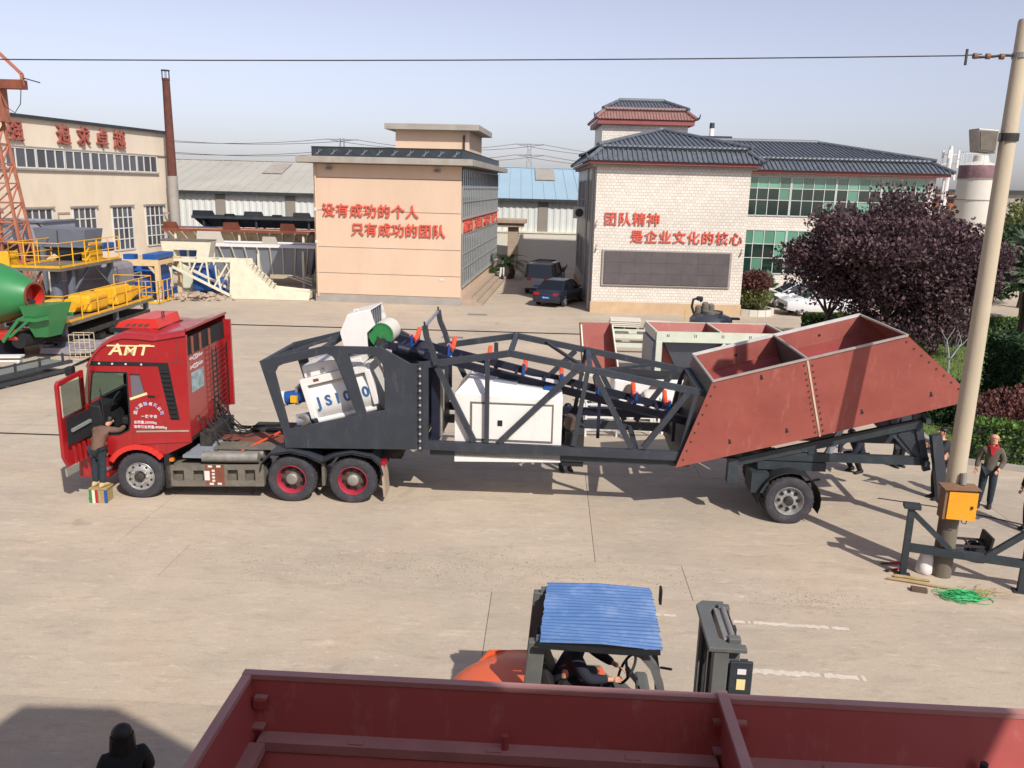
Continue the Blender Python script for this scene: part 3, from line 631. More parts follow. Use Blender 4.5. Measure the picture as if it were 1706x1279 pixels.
# ---- green glazed wing
wing = thing('glazed_wing', 'white office wing with green glazed window bands and dark tiled roof', 'building', (11.2, 54, 0), R(-1.2))
WL = 15.0
MB().box(0, WL, 0, 12, 0, 7.95).build('wall', M['walltile'], wing)
MB().box(-.3, WL+.6, -.6, 12.5, 7.95, 8.12).build('eave_board', M['fascia_red'], wing)
hip_roof(wing, -.4, WL+.75, -.75, 12.8, 8.14, -.4, WL-.2, .5, 11.6, 8.75, M['roof_tile'], .28, .06, 'fr')
MB().box(-.4, WL-.25, .45, 11.6, 8.2, 8.84).build('roof_step', M['roof_tile'], wing)
hip_roof(wing, -.4, WL, .3, 11.8, 8.86, -.4, WL-5.8, 5.6, 6.0, 10.1, M['roof_tile'], .28, .06, 'fr')
M['frame_grey2'] = mat('pale_window_frame', 'b4b8b3', .5, var=.05, scale=5)
def gf(r, i):
    if r == 2: return M['glassgreen']
    return M['glassgreen'] if random.random() < .28 else M['glassgreen_dk']
for k in range(4):
    window(wing, (3.25+k*2.82, -.005, 5.35), (1, 0, 0), (0, -1, 0), 2.76, 2.4, 4, 3, M['frame_grey2'], None, .045, rowz=[0, .4, .7, 1], gfun=gf)
for k in range(3):
    window(wing, (3.25+k*2.82, -.005, 1.7), (1, 0, 0), (0, -1, 0), 2.76, 2.75, 4, 3, M['frame_grey2'], None, .045, rowz=[0, .36, .68, 1], gfun=gf)
MB().tube((WL+.3, -.35, 0), (WL+.3, -.35, 7.9), .07, 8).build('rain_pipe', M['frame_white'], wing)

# ---- far things over the roofs
silo = thing('cement_silo', 'white cement silo with dull red top band behind the utility pole', 'silo', (31.35, 58.5, 0))
MB().lathe([(1.25, 3.6), (1.25, 8.8), (1.2, 8.8)], (0, 0, 0), n=28).build('barrel', M['offwhite'], silo, smooth=True)
MB().lathe([(1.262, 8.0), (1.262, 8.85), (1.25, 8.9)], (0, 0, 0), n=28, cap=False).build('red_band', mat('faded_red_band', '7e5c60', .7, var=.2, scale=1.5, dirt=('b0a09a', .5, 2)), silo, smooth=True)
for z in (5.0, 6.6, 7.98): MB().lathe([(1.25, z), (1.29, z), (1.29, z+.06), (1.25, z+.06)], (0, 0, 0), n=28, cap=False).build('weld_ring', M['plinth'], silo)
MB().lathe([(1.26, 8.9), (.5, 9.15), (.45, 9.55), (0, 9.6)], (0, 0, 0), n=24).build('top_cone', M['offwhite'], silo, smooth=True)
MB().lathe([(.25, 2.2), (1.25, 3.6)], (0, 0, 0), n=24, cap=False).build('bottom_cone', M['offwhite'], silo)
for k in range(4):
    a = PI/4+k*PI/2; MB().bar((1.15*math.cos(a), 1.15*math.sin(a), 0), (1.15*math.cos(a), 1.15*math.sin(a), 4.2), .16).build('leg', M['offwhite'], silo)
rl = MB()
for k in range(10):
    a = 2*PI*k/10; rl.bar((1.2*math.cos(a), 1.2*math.sin(a), 8.9), (1.2*math.cos(a), 1.2*math.sin(a), 9.75), .03)
rl.path([(1.2*math.cos(2*PI*k/20), 1.2*math.sin(2*PI*k/20), 9.75) for k in range(20)], .02, 5, True); rl.build('top_railing', M['frame_white'], silo)
mast = thing('antenna_mast', 'slender white antenna mast beyond the glazed wing', 'mast', (37.5, 75, 0))
MB().lathe([(.26, 0), (.2, 10.6), (.12, 11.1)], (0, 0, 0), n=12).build('pole', M['frame_white'], mast)
am = MB()
for z in (8.6, 9.6, 10.4):
    for k in range(3):
        a = k*2.1+z; am.bar((.2*math.cos(a), .2*math.sin(a), z), (.7*math.cos(a), .7*math.sin(a), z), .05).box(.7*math.cos(a)-.08, .7*math.cos(a)+.08, .7*math.sin(a)-.06, .7*math.sin(a)+.06, z-.35, z+.35)
am.build('antenna_panels', M['frame_white'], mast)
stk = thing('far_stack', 'slim white far-off stack rising over the dark roof', 'chimney', (44.5, 200, 0))
MB().lathe([(.75, 0), (.55, 21)], (0, 0, 0), n=14).build('shaft', M['white'], stk, smooth=True)
MB().lathe([(.6, 21), (.56, 22.2)], (0, 0, 0), n=14).build('top_band', M['darkgrey2'], stk)
for i, (x, y, h, wd, c, lab) in enumerate(((49.6, 96, 6.6, 7, 'brick_orange', 'low far orange brick house right of the tiled wing'), (49.6, 84, 7.3, 6, 'plinth', 'far grey flat-roofed house at the right picture edge'), (64, 118, 7.6, 12, 'stone', 'far tan block behind the silo'))):
    if c == 'brick_orange': M[c] = mat('orange_brick', 'a8674a', .9, var=.1, scale=2)
    hs = thing('far_house', lab, 'house', (x, y, 0), R(-8))
    MB().box(-wd/2, wd/2, 0, 8, 0, h).build('wall', M[c], hs)
    MB().box(-wd/2-.3, wd/2+.3, -.4, 8.3, h, h+.3).build('roof', M['darkgrey2'], hs)
    for k in range(3):
        MB().box(-wd/2+wd*(k+.25)/3, -wd/2+wd*(k+.75)/3, -.03, 0.02, h-2.3, h-.9).build('window', M['glass'], hs)
# pylons and their wires far behind
def pylon(x, y, h, label):
    p = thing('lattice_pylon', label, 'pylon', (x, y, 0), 0, 'far power line pylons')
    mb = MB(); 
    for sx in (-1, 1):
        for sy in (-1, 1): mb.bar((sx*.9, sy*.9, 0), (sx*.25, sy*.25, h), .12)
    z = 0
    while z < h-1.5:
        f = 1-z/h*.72; g = 1-(z+1.5)/h*.72
        for sy in (-1, 1): mb.bar((-.9*f, sy*.9*f, z), (.9*g, sy*.9*g, z+1.5), .07).bar((.9*f, sy*.9*f, z), (-.9*g, sy*.9*g, z+1.5), .07)
        z += 1.5
    mb.build('tower', M['tin'], p)
    for z in (h-.2, h-2.0): MB().bar((-2.6, 0, z), (2.6, 0, z), .12, .2).build('cross_arm', M['tin'], p)
    return p
pyl = [(-27.5, 135, 13.5), (2.0, 150, 14.2), (-70, 140, 14), (40, 165, 13.5)]
for (x, y, h), lab in zip(pyl, ('far lattice pylon left of the beige roof', 'far lattice pylon over the blue shed roof', 'far lattice pylon hidden behind the factory hall', 'far lattice pylon behind the dark tiled roof')): pylon(x, y, h, lab)
order = sorted(pyl)
for dx in (-2.5, 2.5):
    for dz in (-.2, -2.0):
        pts = []
        for a, b in zip(order, order[1:]):
            for k in range(10):
                f = k/10; sag = 4*f*(1-f)*1.2
                pts.append((a[0]+(b[0]-a[0])*f+dx, a[1]+(b[1]-a[1])*f, (a[2]+(b[2]-a[2])*f)+dz-sag))
        tag(MB().path(pts, .035, 4).build('power_line', M['chassis_dk']), 'thin far power line, %s strand on the %s side of the pylons' % ('upper' if dz > -1 else 'lower', 'left' if dx < 0 else 'right'), 'wire', 'far power lines')
# the plant tower the picture was taken from: its roof line throws the shade in the lower left
ct = thing('plant_tower', 'plant tower beside the photographer, seen only by its shadow at lower left', 'building', (0, -.35, 0))
MB().prism([(-14, 0), (-14, 8.55), (-2.0, 8.55), (-.45, 10.55), (.77, 10.55), (2.6, 8.75), (5.32, 8.75), (4.5, 7.7), (4.5, 0)], (0, 0, 0), (1, 0, 0), (0, 0, 1), 6).build('wall', M['beige'], ct)
# ================================================================ red tractor truck
def wheel(parent, c, r, wd, style, side=-1, name='wheel'):
    """tyre with rim, hub and nuts; axle along y, visible face at c.y (towards the camera when side is -1)"""
    x, y, z = c; s = -side
    prof = [(r*.60, .03), (r*.70, .005), (r*.84, 0), (r*.93, .012), (r*.975, .04), (r, .07), (r, wd-.07), (r*.975, wd-.04), (r*.93, wd-.012), (r*.84, wd), (r*.6, wd-.03)]
    t = MB().lathe([(a, s*h) for a, h in prof], c, 'y', 36, cap=False)
    for k in range(30):                                           # tread blocks across the crown
        a = 2*PI*k/30
        for h0, h1 in ((.075, wd*.46), (wd*.54, wd-.075)):
            p = Vector((x+r*math.cos(a)*.998, y+s*h0, z+r*math.sin(a)*.998)); q = Vector((p.x, y+s*h1, p.z)); t.bar(p, q, .055, .022, up=(math.cos(a), 0, math.sin(a)))
    w_ = t.build(name, M['tyre'], parent, smooth=30)
    if style == 'front':
        MB().lathe([(r*.62, s*.03), (r*.60, s*.02), (r*.57, s*.05), (r*.52, s*.06), (r*.40, s*.03), (r*.34, s*.015), (r*.25, s*.015), (r*.24, s*.05), (.001, s*.05)], c, 'y', 30, cap=False).build('rim', M['silver'], w_, smooth=True)
        MB().lathe([(r*.2, s*.05), (r*.2, -s*.03), (r*.12, -s*.05), (.001, -s*.05)], c, 'y', 18, cap=False).build('hub', M['chassis_dk'], w_, smooth=True)
        n0 = None
        for k in range(10):
            a = 2*PI*k/10; p = (x+r*.32*math.cos(a), y+s*.0, z+r*.32*math.sin(a))
            n0 = MB().lathe([(.022, s*.02), (.022, -s*.025), (.012, -s*.03), (.001, -s*.03)], p, 'y', 8).build('wheel_nut', M['silver'], w_)
        for k in range(10):
            a = 2*PI*(k+.5)/10; p = (x+r*.47*math.cos(a), y+s*.037, z+r*.47*math.sin(a))
            MB().lathe([(.026, 0), (.026, s*.006)], p, 'y', 10).build('rim_hole', M['black'], w_)
    elif style == 'dual':
        MB().lathe([(r*.62, s*.03), (r*.60, s*.012), (r*.57, s*.03), (r*.545, s*.12), (r*.52, s*.20)], c, 'y', 30, cap=False).build('rim', M['rimred'], w_, smooth=True)
        MB().lathe([(r*.53, s*.19), (r*.40, s*.16), (r*.28, s*.15), (.001, s*.15)], c, 'y', 30, cap=False).build('rim_disc', M['rimred_dk'], w_, smooth=True)
        MB().lathe([(r*.25, s*.16), (r*.24, s*.06), (r*.18, s*.04), (.001, s*.04)], c, 'y', 18, cap=False).build('hub', M['alu'], w_, smooth=True)
        for k in range(8):
            a = 2*PI*(k+.3)/8; p = (x+r*.42*math.cos(a), y+s*.158, z+r*.42*math.sin(a))
            MB().lathe([(.038, 0), (.038, -s*.006)], p, 'y', 10).build('rim_hole', M['black'], w_)
    else:                                                          # trailer steel wheel
        MB().lathe([(r*.60, s*.03), (r*.58, s*.01), (r*.55, s*.03), (r*.52, s*.10), (r*.48, s*.13), (r*.36, s*.09), (r*.25, s*.09), (.001, s*.09)], c, 'y', 30, cap=False).build('rim', M['silver'], w_, smooth=True)
        MB().lathe([(r*.19, s*.1), (r*.18, s*.0), (r*.1, -s*.02), (.001, -s*.02)], c, 'y', 16, cap=False).build('hub', M['chassis_dk'], w_, smooth=True)
        for k in range(8):
            a = 2*PI*k/8; p = (x+r*.38*math.cos(a), y+s*.095, z+r*.38*math.sin(a))
            MB().lathe([(.042, 0), (.042, -s*.012)], p, 'y', 10).build('rim_hole', M['black'], w_)
    return w_
M['rimred'] = mat('red_wheel_rim', 'a32a3e', .5, var=.1, scale=6, dirt=('6a5450', .4, 6))
M['rimred_dk'] = mat('brown_wheel_disc', '55443e', .7, var=.2, scale=6)
M['decal'] = mat('cream_decal', 'e2cf98', .5, var=.04, scale=5)
M['decalw'] = mat('white_decal', 'd8d3d6', .5, var=.04, scale=5)
M['decalb'] = mat('blue_white_decal', 'a9b0dd', .5, var=.1, scale=5)

truck = thing('tractor_truck', 'red tractor truck with its cab door swung open towards the camera', 'truck', (-7.95, 16.79, 0), R(.2))
# cab profile seen from the side
roofp = [(-.88, 2.95), (-.80, 3.06), (-.68, 3.24), (-.52, 3.40), (-.30, 3.53), (-.08, 3.60), (.25, 3.59), (.55, 3.56), (1.22, 3.69)]
side = [(-1.0, 1.05), (-.62, 1.05), (-.56, .98), (-.50, .92)]
arch = [(.05+.63*math.cos(a), .50+.63*math.sin(a)) for a in [R(138-10*k) for k in range(10)]]
side = [(-1.02, 1.2), (-.72, 1.02), (-.56, .95)]+arch+[(.66, 1.0), (1.2, 1.28), (1.22, 3.58)]+[(x, z-.11) for x, z in reversed(roofp[:-1])]+[(-1.0, 2.1)]
door_hole = [(-.10, 1.52), (-.06, 1.7), (-.05, 2.76), (-.74, 2.76), (-.80, 2.70), (-.93, 2.1), (-.93, 1.5), (-.56, 1.40), (-.30, 1.42)]
rear_win = [(.0, 2.23), (.3, 2.35), (.21, 2.74), (.0, 2.74)]
MB().plate(side, [door_hole, rear_win], (0, .06, 0), (1, 0, 0), (0, 0, 1), .05).build('cab_side', M['red'], truck, bevel=.006)
far_win = [(-.10, 1.95), (-.06, 2.76), (-.74, 2.76), (-.93, 2.05)]
MB().plate(side, [far_win, rear_win], (0, 2.44, 0), (1, 0, 0), (0, 0, 1), .05).build('cab_side', M['red'], truck, bevel=.006)
# roof: profile lofted across the cab with rounded shoulders
rings = []
for y, dz in ((.01, -.115), (.02, -.05), (.08, -.012), (.25, .0), (.7, .02), (1.22, .03), (1.75, .02), (2.2, 0), (2.37, -.012), (2.43, -.05), (2.44, -.115)):
    rings.append([(x+(.05 if i < 3 else 0)*(1-dz*8)*0, y, z+dz) for i, (x, z) in enumerate(roofp)])
MB().loft(rings, cap=False, closed=False).build('cab_roof', M['red'], truck, smooth=40)
MB().box(1.12, 1.18, .062, 2.39, 1.35, 3.12).build('cab_rear_wall', M['red'], truck)
MB().box(-1.0, 1.18, .07, 2.38, 1.28, 1.36).build('cab_floor', M['cabin'], truck)
MB().box(.62, 1.1, .1, 2.35, 1.37, 1.95).build('sleeper_bunk', M['cabin'], truck)
MB().hexa([(-.98, .1, 1.4), (-.6, .1, 1.4), (-.6, 2.35, 1.4), (-.98, 2.35, 1.4), (-.95, .1, 2.05), (-.72, .1, 2.0), (-.72, 2.35, 2.0), (-.95, 2.35, 2.05)]).build('dashboard', M['cabin'], truck, bevel=.03)
for y in (.28, 1.65):
    se = MB().box(-.38, .18, y, y+.52, 1.55, 1.72).build('seat', M['cabin'], truck, bevel=.04); MB().hexa([(.08, y, 1.7), (.2, y, 1.7), (.2, y+.52, 1.7), (.08, y+.52, 1.7), (.22, y, 2.5), (.34, y, 2.5), (.34, y+.52, 2.5), (.22, y+.52, 2.5)]).build('seat_back', M['cabin'], se, bevel=.04)
sw = MB(); sw.path([(-.55+.10*math.cos(t), .55+.22*math.sin(t), 2.05+.20*math.cos(t)) for t in [2*PI*k/20 for k in range(20)]], .017, 6, True); sw.bar((-.55, .55, 2.05), (-.75, .55, 1.8), .04).bar((-.55, .35, 2.05), (-.55, .75, 2.05), .03)
sw.build('steering_wheel', M['cabin'], truck)
MB().box(-.55, -.25, .9, 1.4, 2.3, 2.52).build('cab_shelf', M['cabin'], truck)
# windscreen, front panel, visor, bumper
MB().hexa([(-1.05, .08, 2.06), (-1.0, .08, 2.06), (-1.0, 2.4, 2.06), (-1.05, 2.4, 2.06), (-.9, .12, 2.9), (-.85, .12, 2.9), (-.85, 2.36, 2.9), (-.9, 2.36, 2.9)]).build('windscreen', M['cabglass'] if 'cabglass' in M else M.setdefault('cabglass', clearglass('pale_cab_glass', 'b9cbc2')), truck)
MB().hexa([(-1.16, .06, 1.0), (-1.0, .06, 1.0), (-1.0, 2.44, 1.0), (-1.16, 2.44, 1.0), (-1.05, .06, 2.05), (-.98, .06, 2.05), (-.98, 2.44, 2.05), (-1.05, 2.44, 2.05)]).build('front_panel', M['red'], truck, bevel=.03)
MB().hexa([(-1.28, .04, .42), (-.62, .04, .42), (-.62, 2.46, .42), (-1.28, 2.46, .42), (-1.24, .04, .98), (-.62, .04, .98), (-.62, 2.46, .98), (-1.24, 2.46, .98)]).build('bumper', M['red'], truck, bevel=.05)
MB().box(-1.02, -.62, .02, .3, .98, 1.28).build('step_well', M['red'], truck)
for z in (.62, .95, 1.2): MB().box(-.88, -.6, .0, .2, z, z+.05).build('step', M['alu'], truck)
MB().box(-1.3, -1.2, .12, .5, .62, .86).build('headlight', M['frame_white'], truck, bevel=.03)
MB().box(-1.3, -1.2, 2.0, 2.38, .62, .86).build('headlight', M['frame_white'], truck, bevel=.03)
MB().hexa([(-1.12, .05, 2.86), (-.86, .05, 2.98), (-.86, 2.45, 2.98), (-1.12, 2.45, 2.86), (-1.12, .05, 2.92), (-.86, .05, 3.04), (-.86, 2.45, 3.04), (-1.12, 2.45, 2.92)]).build('sun_visor', M['black'], truck)
mr = MB().bar((-.95, .0, 2.98), (-1.1, -.12, 2.9), .03).bar((-1.1, -.12, 2.9), (-1.12, -.14, 2.7), .025).build('mirror_arm', M['black'], truck)
MB().box(-1.2, -1.06, -.24, -.06, 2.72, 2.9).build('mirror', M['black'], mr, bevel=.02)
# dark trim band with marker lamps, then the vent panel behind the door
MB().plate([(-.84, 2.89), (.61, 2.915), (.80, 1.77), (.99, 1.77), (.82, 2.99), (-.79, 2.99)], [], (0, .004, 0), (1, 0, 0), (0, 0, 1), -.008).build('trim_band', M['black'], truck)
for x in (-.6, -.33, -.05, .27):
    MB().lathe([(.022, 0), (.018, -.014), (.001, -.016)], (x, -.006, 2.945), 'y', 10).build('marker_lamp', M['frame_white'], truck)
vs_ = None
for k in range(11):
    z = 1.82+k*.096; f = (z-1.77)/1.14
    MB().box(.82-.19*f, .97-.15*f, -.022, -.005, z, z+.04).build('vent_slat', M['cabin'], truck)
MB().plate([(.0, 2.23), (.3, 2.35), (.21, 2.74), (.0, 2.74)], [], (0, .05, 0), (1, 0, 0), (0, 0, 1), -.01).build('quarter_window', glassmat('grey_quarter_glass', '77747c', .15), truck)
MB().bar((-.02, .006, 2.2), (.34, .006, 2.33), .012, .05).build('window_trim', M['decal'], truck)
MB().bar((.06, .0, 1.50), (1.17, .0, 1.54), .012, .035).build('body_crease', M['stone'], truck)
MB().hexa([(.08, -.015, 1.22), (1.18, -.015, 1.30), (1.18, .012, 1.30), (.08, .012, 1.22), (.08, .002, 1.32), (1.18, .002, 1.38), (1.18, .012, 1.38), (.08, .012, 1.32)]).build('body_crease', M['red'], truck)
# wheel arch flare
fl = MB()
a0 = [(.05+.66*math.cos(a), .50+.66*math.sin(a)) for a in [R(150-10*k) for k in range(12)]]
fl.rpath([(x, -.0, z) for x, z in a0], .11, .05, up=(0, 1, 0)); fl.build('fender', M['redorange'], truck)
MB().box(.72, .8, -.02, .06, .86, .92).build('side_marker', M['lampamber'], truck)
MB().box(.60, .72, .0, .45, .25, 1.0).build('mud_guard', M['black'], truck)
# lettering on the cab
for ch, lx, ls in (('A', -.26, .33), ('M', .03, .27), ('T', .30, .31)): letter(ch, ls, .008, M['decal'], truck, (lx, .006, 3.235 if ch != 'M' else 3.212), bold=.02, xs=1.25, shear=.25)
MB().bar((-.42, -.001, 3.325), (.56, -.001, 3.335), .008, .028).build('letter_bar', M['decal'], truck)
for i, ch in enumerate('远大运输有限公司'):
    a = R(168-i*22); letter(ch, .085, .004, M['decalb'] if i % 2 else M['decalw'], truck, (.35+.28*math.cos(a), .005, 1.86+.25*math.sin(a)), (PI/2, -(a-PI/2), 0), bold=.02)
for i, ch in enumerate('一路平安'): letter(ch, .075, .004, M['decalw'], truck, (.22+i*.088, .005, 1.83), bold=.02)
letter('总质量:25000kg', .072, .004, M['decalw'], truck, (.26, .005, 1.70), bold=.012)
letter('准牵引总质量:40000kg', .072, .004, M['decalw'], truck, (.36, .005, 1.60), bold=.012)
# roof vent pod
MB().loft([[(x, y0, z) for x, z in ((-.55, 3.52), (-.4, 3.72), (-.12, 3.80), (.36, 3.80), (.42, 3.60))] for y0 in (.62, .7, 1.75, 1.83)], cap=False, closed=False).build('roof_pod', M['redorange'], truck, smooth=30)
MB().prism([(-.55, 3.52), (-.4, 3.72), (-.12, 3.80), (.36, 3.80), (.42, 3.60)], (0, .63, 0), (1, 0, 0), (0, 0, 1), .02).build('roof_pod_side', M['redorange'], truck)
MB().box(-.6, .46, .58, 1.86, 3.5, 3.60).build('roof_pod_base', M['black'], truck)
for k in range(4): MB().hexa([(-.28+k*.13, .60, 3.64), (-.2+k*.13, .60, 3.64), (-.2+k*.13, .625, 3.64), (-.28+k*.13, .625, 3.64), (-.22+k*.13, .60, 3.70), (-.14+k*.13, .60, 3.70), (-.14+k*.13, .625, 3.70), (-.22+k*.13, .625, 3.70)]).build('pod_grille', M['rimred_dk'], truck)
# rear deflector edge and recess, rear wall details
MB().bar((1.23, .02, 3.69), (1.23, 2.44, 3.69), .04, .05).build('deflector_lip', M['red'], truck)
MB().box(1.14, 1.2, .1, 2.36, 3.13, 3.5).build('rear_recess', M['cabin'], truck)
for y, z0, z1 in ((.35, 3.15, 3.5), (.8, 3.15, 3.5), (1.35, 3.15, 3.5)): MB().tube((1.22, y, z0), (1.22, y, z1), .03, 8).build('recess_pipe', M['rust'], truck)
MB().box(1.18, 1.35, 2.36, 2.44, 1.5, 3.55).build('side_fairing', M['red'], truck)
MB().box(1.181, 1.19, .30, .98, 2.3, 2.72).build('rear_picture_panel', mat('sticker_picture', '9db3b6', .5, var=.35, scale=6, dirt=('4f6e73', .7, 7)), truck)
for z, tx in ((3.02, '<<CO>>>'), (2.83, '><CO>>>')): letter(tx, .15, .004, M['decalw'], truck, (1.184, .62, z), (PI/2, 0, PI/2), bold=.03, xs=1.1)
cg = MB()
for k in range(13): cg.bar((1.26, 1.35, 1.55+k*.12), (1.26, 2.32, 1.55+k*.12), .014)
for y in (1.35, 1.6, 2.32): cg.bar((1.26, y, 1.5), (1.26, y, 3.05), .02)
cg.build('rear_cage', M['black'], truck)
# open door: swung forwards about its front pillar, inner side to the camera
dr = MB().plate([(0, .95), (.72, .92), (.84, 1.15), (.84, 2.66), (.78, 2.72), (.0, 2.8)], [[(.07, 2.0), (.76, 1.95), (.76, 2.62), (.08, 2.70)]], (0, 0, 0), (1, 0, 0), (0, 0, 1), .07).build('door', M['red'], truck, bevel=.012)
dr.location = (-.95, .02, 0); dr.rotation_euler = (0, 0, R(-98))
MB().box(.06, .80, -.02, -.0, 1.42, 1.98).build('door_trim', M['cabin'], dr).location = (0, .11, 0)
MB().box(.07, .76, .02, .03, 1.98, 2.66).build('door_glass', clearglass('door_glass', 'cfd6d2'), dr)
MB().bar((.1, .13, 1.75), (.7, .13, 1.7), .05, .06).build('arm_rest', M['cabin_grey'], dr)
MB().box(.1, .3, .085, .10, 1.5, 1.56).build('door_label', M['frame_white'], dr)
for k in range(4): MB().bar((.12+k*.16, .085, .98), (.16+k*.16, .085, 1.36), .03, .06).build('door_rib', M['red'], dr)
# seams, seals, handles and a gentle outward curve on the near side of the cab
sl = MB()
for a, b in zip(door_hole, door_hole[1:]+door_hole[:1]): sl.bar((a[0], .022, a[1]), (b[0], .022, b[1]), .03, .03, up=(0, 1, 0))
sl.build('door_seal', M['black'], truck)
for nm, p, q in (('v', (.66, .008, 1.06), (.66, .008, 1.75)), ('h', (-.02, .008, 1.53), (.66, .008, 1.53)), ('v', (1.0, .008, 3.0), (1.02, .008, 3.52)), ('h', (.82, .008, 3.0), (1.2, .008, 3.0)), ('v', (-.03, .008, 1.15), (-.03, .008, 1.50))): MB().bar(p, q, .006, .010).build('panel_seam', M['rimred_dk'], truck)
for x0, x1, z0, z1 in ((.34, .62, 2.12, 2.30), (.36, .64, 1.98, 2.14)): MB().bar((x0, .008, z0), (x1, .008, z1), .018, .02).build('pressed_rib', M['red'], truck)
MB().box(.36, .50, .0, .012, 2.24, 2.29).build('door_handle', M['black'], truck); MB().box(-.8, -.74, .0, .012, 2.80, 2.84).build('roof_marker', M['lampred'], truck)
for x in (.4, .44): MB().tube((x, .9, 3.8), (x, .9, 3.93), .012, 6).build('roof_antenna', M['black'], truck)
for k in range(6): MB().bar((-1.27, .3, .5+k*.05), (-1.27, 2.2, .5+k*.05), .02, .02).build('grille_bar', M['cabin'], truck)
MB().path([(-.62, .05, 1.6), (-.60, .0, 1.7), (-.62, .0, 2.3), (-.66, .05, 2.4)], .014, 6).build('grab_handle', M['black'], truck)
def bulge(x, z): return .045*max(0, (z-2.0)/1.6)**2+(.20*((-.62-x)/.4)**2 if x < -.62 else 0)+.03*max(0, (1.45-z)/.5)**2
for o in [o for o in truck.children if o.name.split('.')[0] in ('cab_side', 'trim_band', 'vent_slat', 'quarter_window', 'window_trim', 'body_crease', 'door_seal', 'panel_seam', 'pressed_rib', 'door_handle', 'marker_lamp', 'letter_bar')]:
    if min(v.co.y for v in o.data.vertices) > 1: continue
    bm = bmesh.new(); bm.from_mesh(o.data)
    for k in range(18): bmesh.ops.bisect_plane(bm, geom=bm.verts[:]+bm.edges[:]+bm.faces[:], plane_co=(0, 0, .95+k*.155), plane_no=(0, 0, 1))
    for k in range(4): bmesh.ops.bisect_plane(bm, geom=bm.verts[:]+bm.edges[:]+bm.faces[:], plane_co=(-.64-k*.1, 0, 0), plane_no=(1, 0, 0))
    for v in bm.verts: v.co.y += bulge(v.co.x, v.co.z)
    bm.to_mesh(o.data); bm.free()
    o.data.polygons.foreach_set('use_smooth', [True]*len(o.data.polygons)); o.data.set_sharp_from_angle(angle=R(30))
for o in [o for o in truck.children if o.name.split('.')[0] == 'letter' and o.location.x < 1.1]: o.location.y += bulge(o.location.x, o.location.z)-.003
# chassis
for y in (.75, 1.62): MB().box(-.9, 5.55, y, y+.09, .78, 1.02).build('chassis_rail', M['chassis_dk'], truck)
for x in (.9, 1.6, 2.3, 5.45): MB().box(x, x+.12, .84, 1.62, .8, .98).build('cross_member', M['chassis_dk'], truck)
tray = MB().plate([(.62, .29), (2.70, .34), (2.70, .82), (.62, .76)], [[(.76+.0, .42), (1.0, .42), (1.0, .66), (.76, .65)], [(1.2, .43), (1.42, .43), (1.42, .67), (1.2, .66)], [(1.93, .45), (2.15, .45), (2.15, .70), (1.93, .69)], [(2.3, .46), (2.52, .46), (2.52, .71), (2.3, .70)]], (0, .05, 0), (1, 0, 0), (0, 0, 1), .05).build('tray_panel', M['chassis'], truck)
MB().box(.64, 2.68, .12, .7, .33, .74).build('battery_tray', M['chassis'], tray)
for k in range(4): MB().box(1.60, 1.66, -.006, .0, .42+k*.075, .465+k*.075).build('reflector', M['frame_white'], tray)
for x, z in ((1.52, .74), (1.70, .745), (1.54, .35), (1.71, .355)): MB().box(x, x+.09, -.006, .0, z, z+.045).build('reflector', M['frame_white'], tray)
MB().box(1.46, 1.86, -.003, 0.0, .34, .80).build('reflector_backing', M['rust'], tray)
MB().box(1.44, 1.55, -.004, 0.0, .45, .66).build('peeled_sticker', M['frame_white'], tray)
for y, x0, x1 in ((.22, 1.35, 2.55), (.48, 1.45, 2.6)): MB().tube((x0, y, .90), (x1, y, .92), .12, 14).build('air_tank', M['alu'], truck, smooth=True)
MB().hexa([(.95, .12, .9), (1.35, .12, .9), (1.6, .78, 1.05), (1.2, .78, 1.05), (.95, .12, .96), (1.35, .12, .96), (1.6, .78, 1.11), (1.2, .78, 1.11)]).build('battery_cover', M['tin'], truck)
cw = MB()
for k in range(9): cw.bar((1.55+.0, .35+k*.055, 1.06), (2.85, .35+k*.055, 1.07), .02, .03)
for x in (1.6, 2.2, 2.8): cw.bar((x, .33, 1.03), (x, .82, 1.03), .03, .03)
cw.build('catwalk_grating', M['chassis'], truck)
MB().box(1.35, 3.0, .86, 1.6, 1.03, 1.06).build('deck_plate', M['rust'], truck)
MB().box(1.9, 3.0, 1.72, 2.4, .9, 1.08).build('far_tank', M['chassis_dk'], truck)
MB().bar((2.15, .3, 1.02), (2.75, 1.2, 1.2), .035).build('orange_strap', M['orange'], truck)
hoses = MB(); rr = random.Random(3)
for k in range(22):                                                 # coiled air lines behind the cab
    y = rr.uniform(.5, 1.9); z0 = rr.uniform(1.3, 1.9); x1 = rr.uniform(1.5, 2.3)
    pts = [(1.2, y, z0)]+[(1.2+(x1-1.2)*f, y+rr.uniform(-.12, .12), z0+(1.12-z0)*f-.22*math.sin(PI*f)+rr.uniform(-.05, .05)) for f in (.25, .5, .75)]+[(x1, y+rr.uniform(-.2, .2), 1.12)]
    hoses.path(pts, .014, 5)
hoses.build('air_lines', M['black'], truck)['kind'] = 'stuff'
MB().box(1.2, 1.45, .5, 2.0, .95, 1.35).build('gearbox', M['chassis_dk'], truck)
for x in (1.75, 2.35): MB().tube((x, .35, .3), (x, .35, .05), .03, 6).build('drain_pipe', M['chassis_dk'], truck)
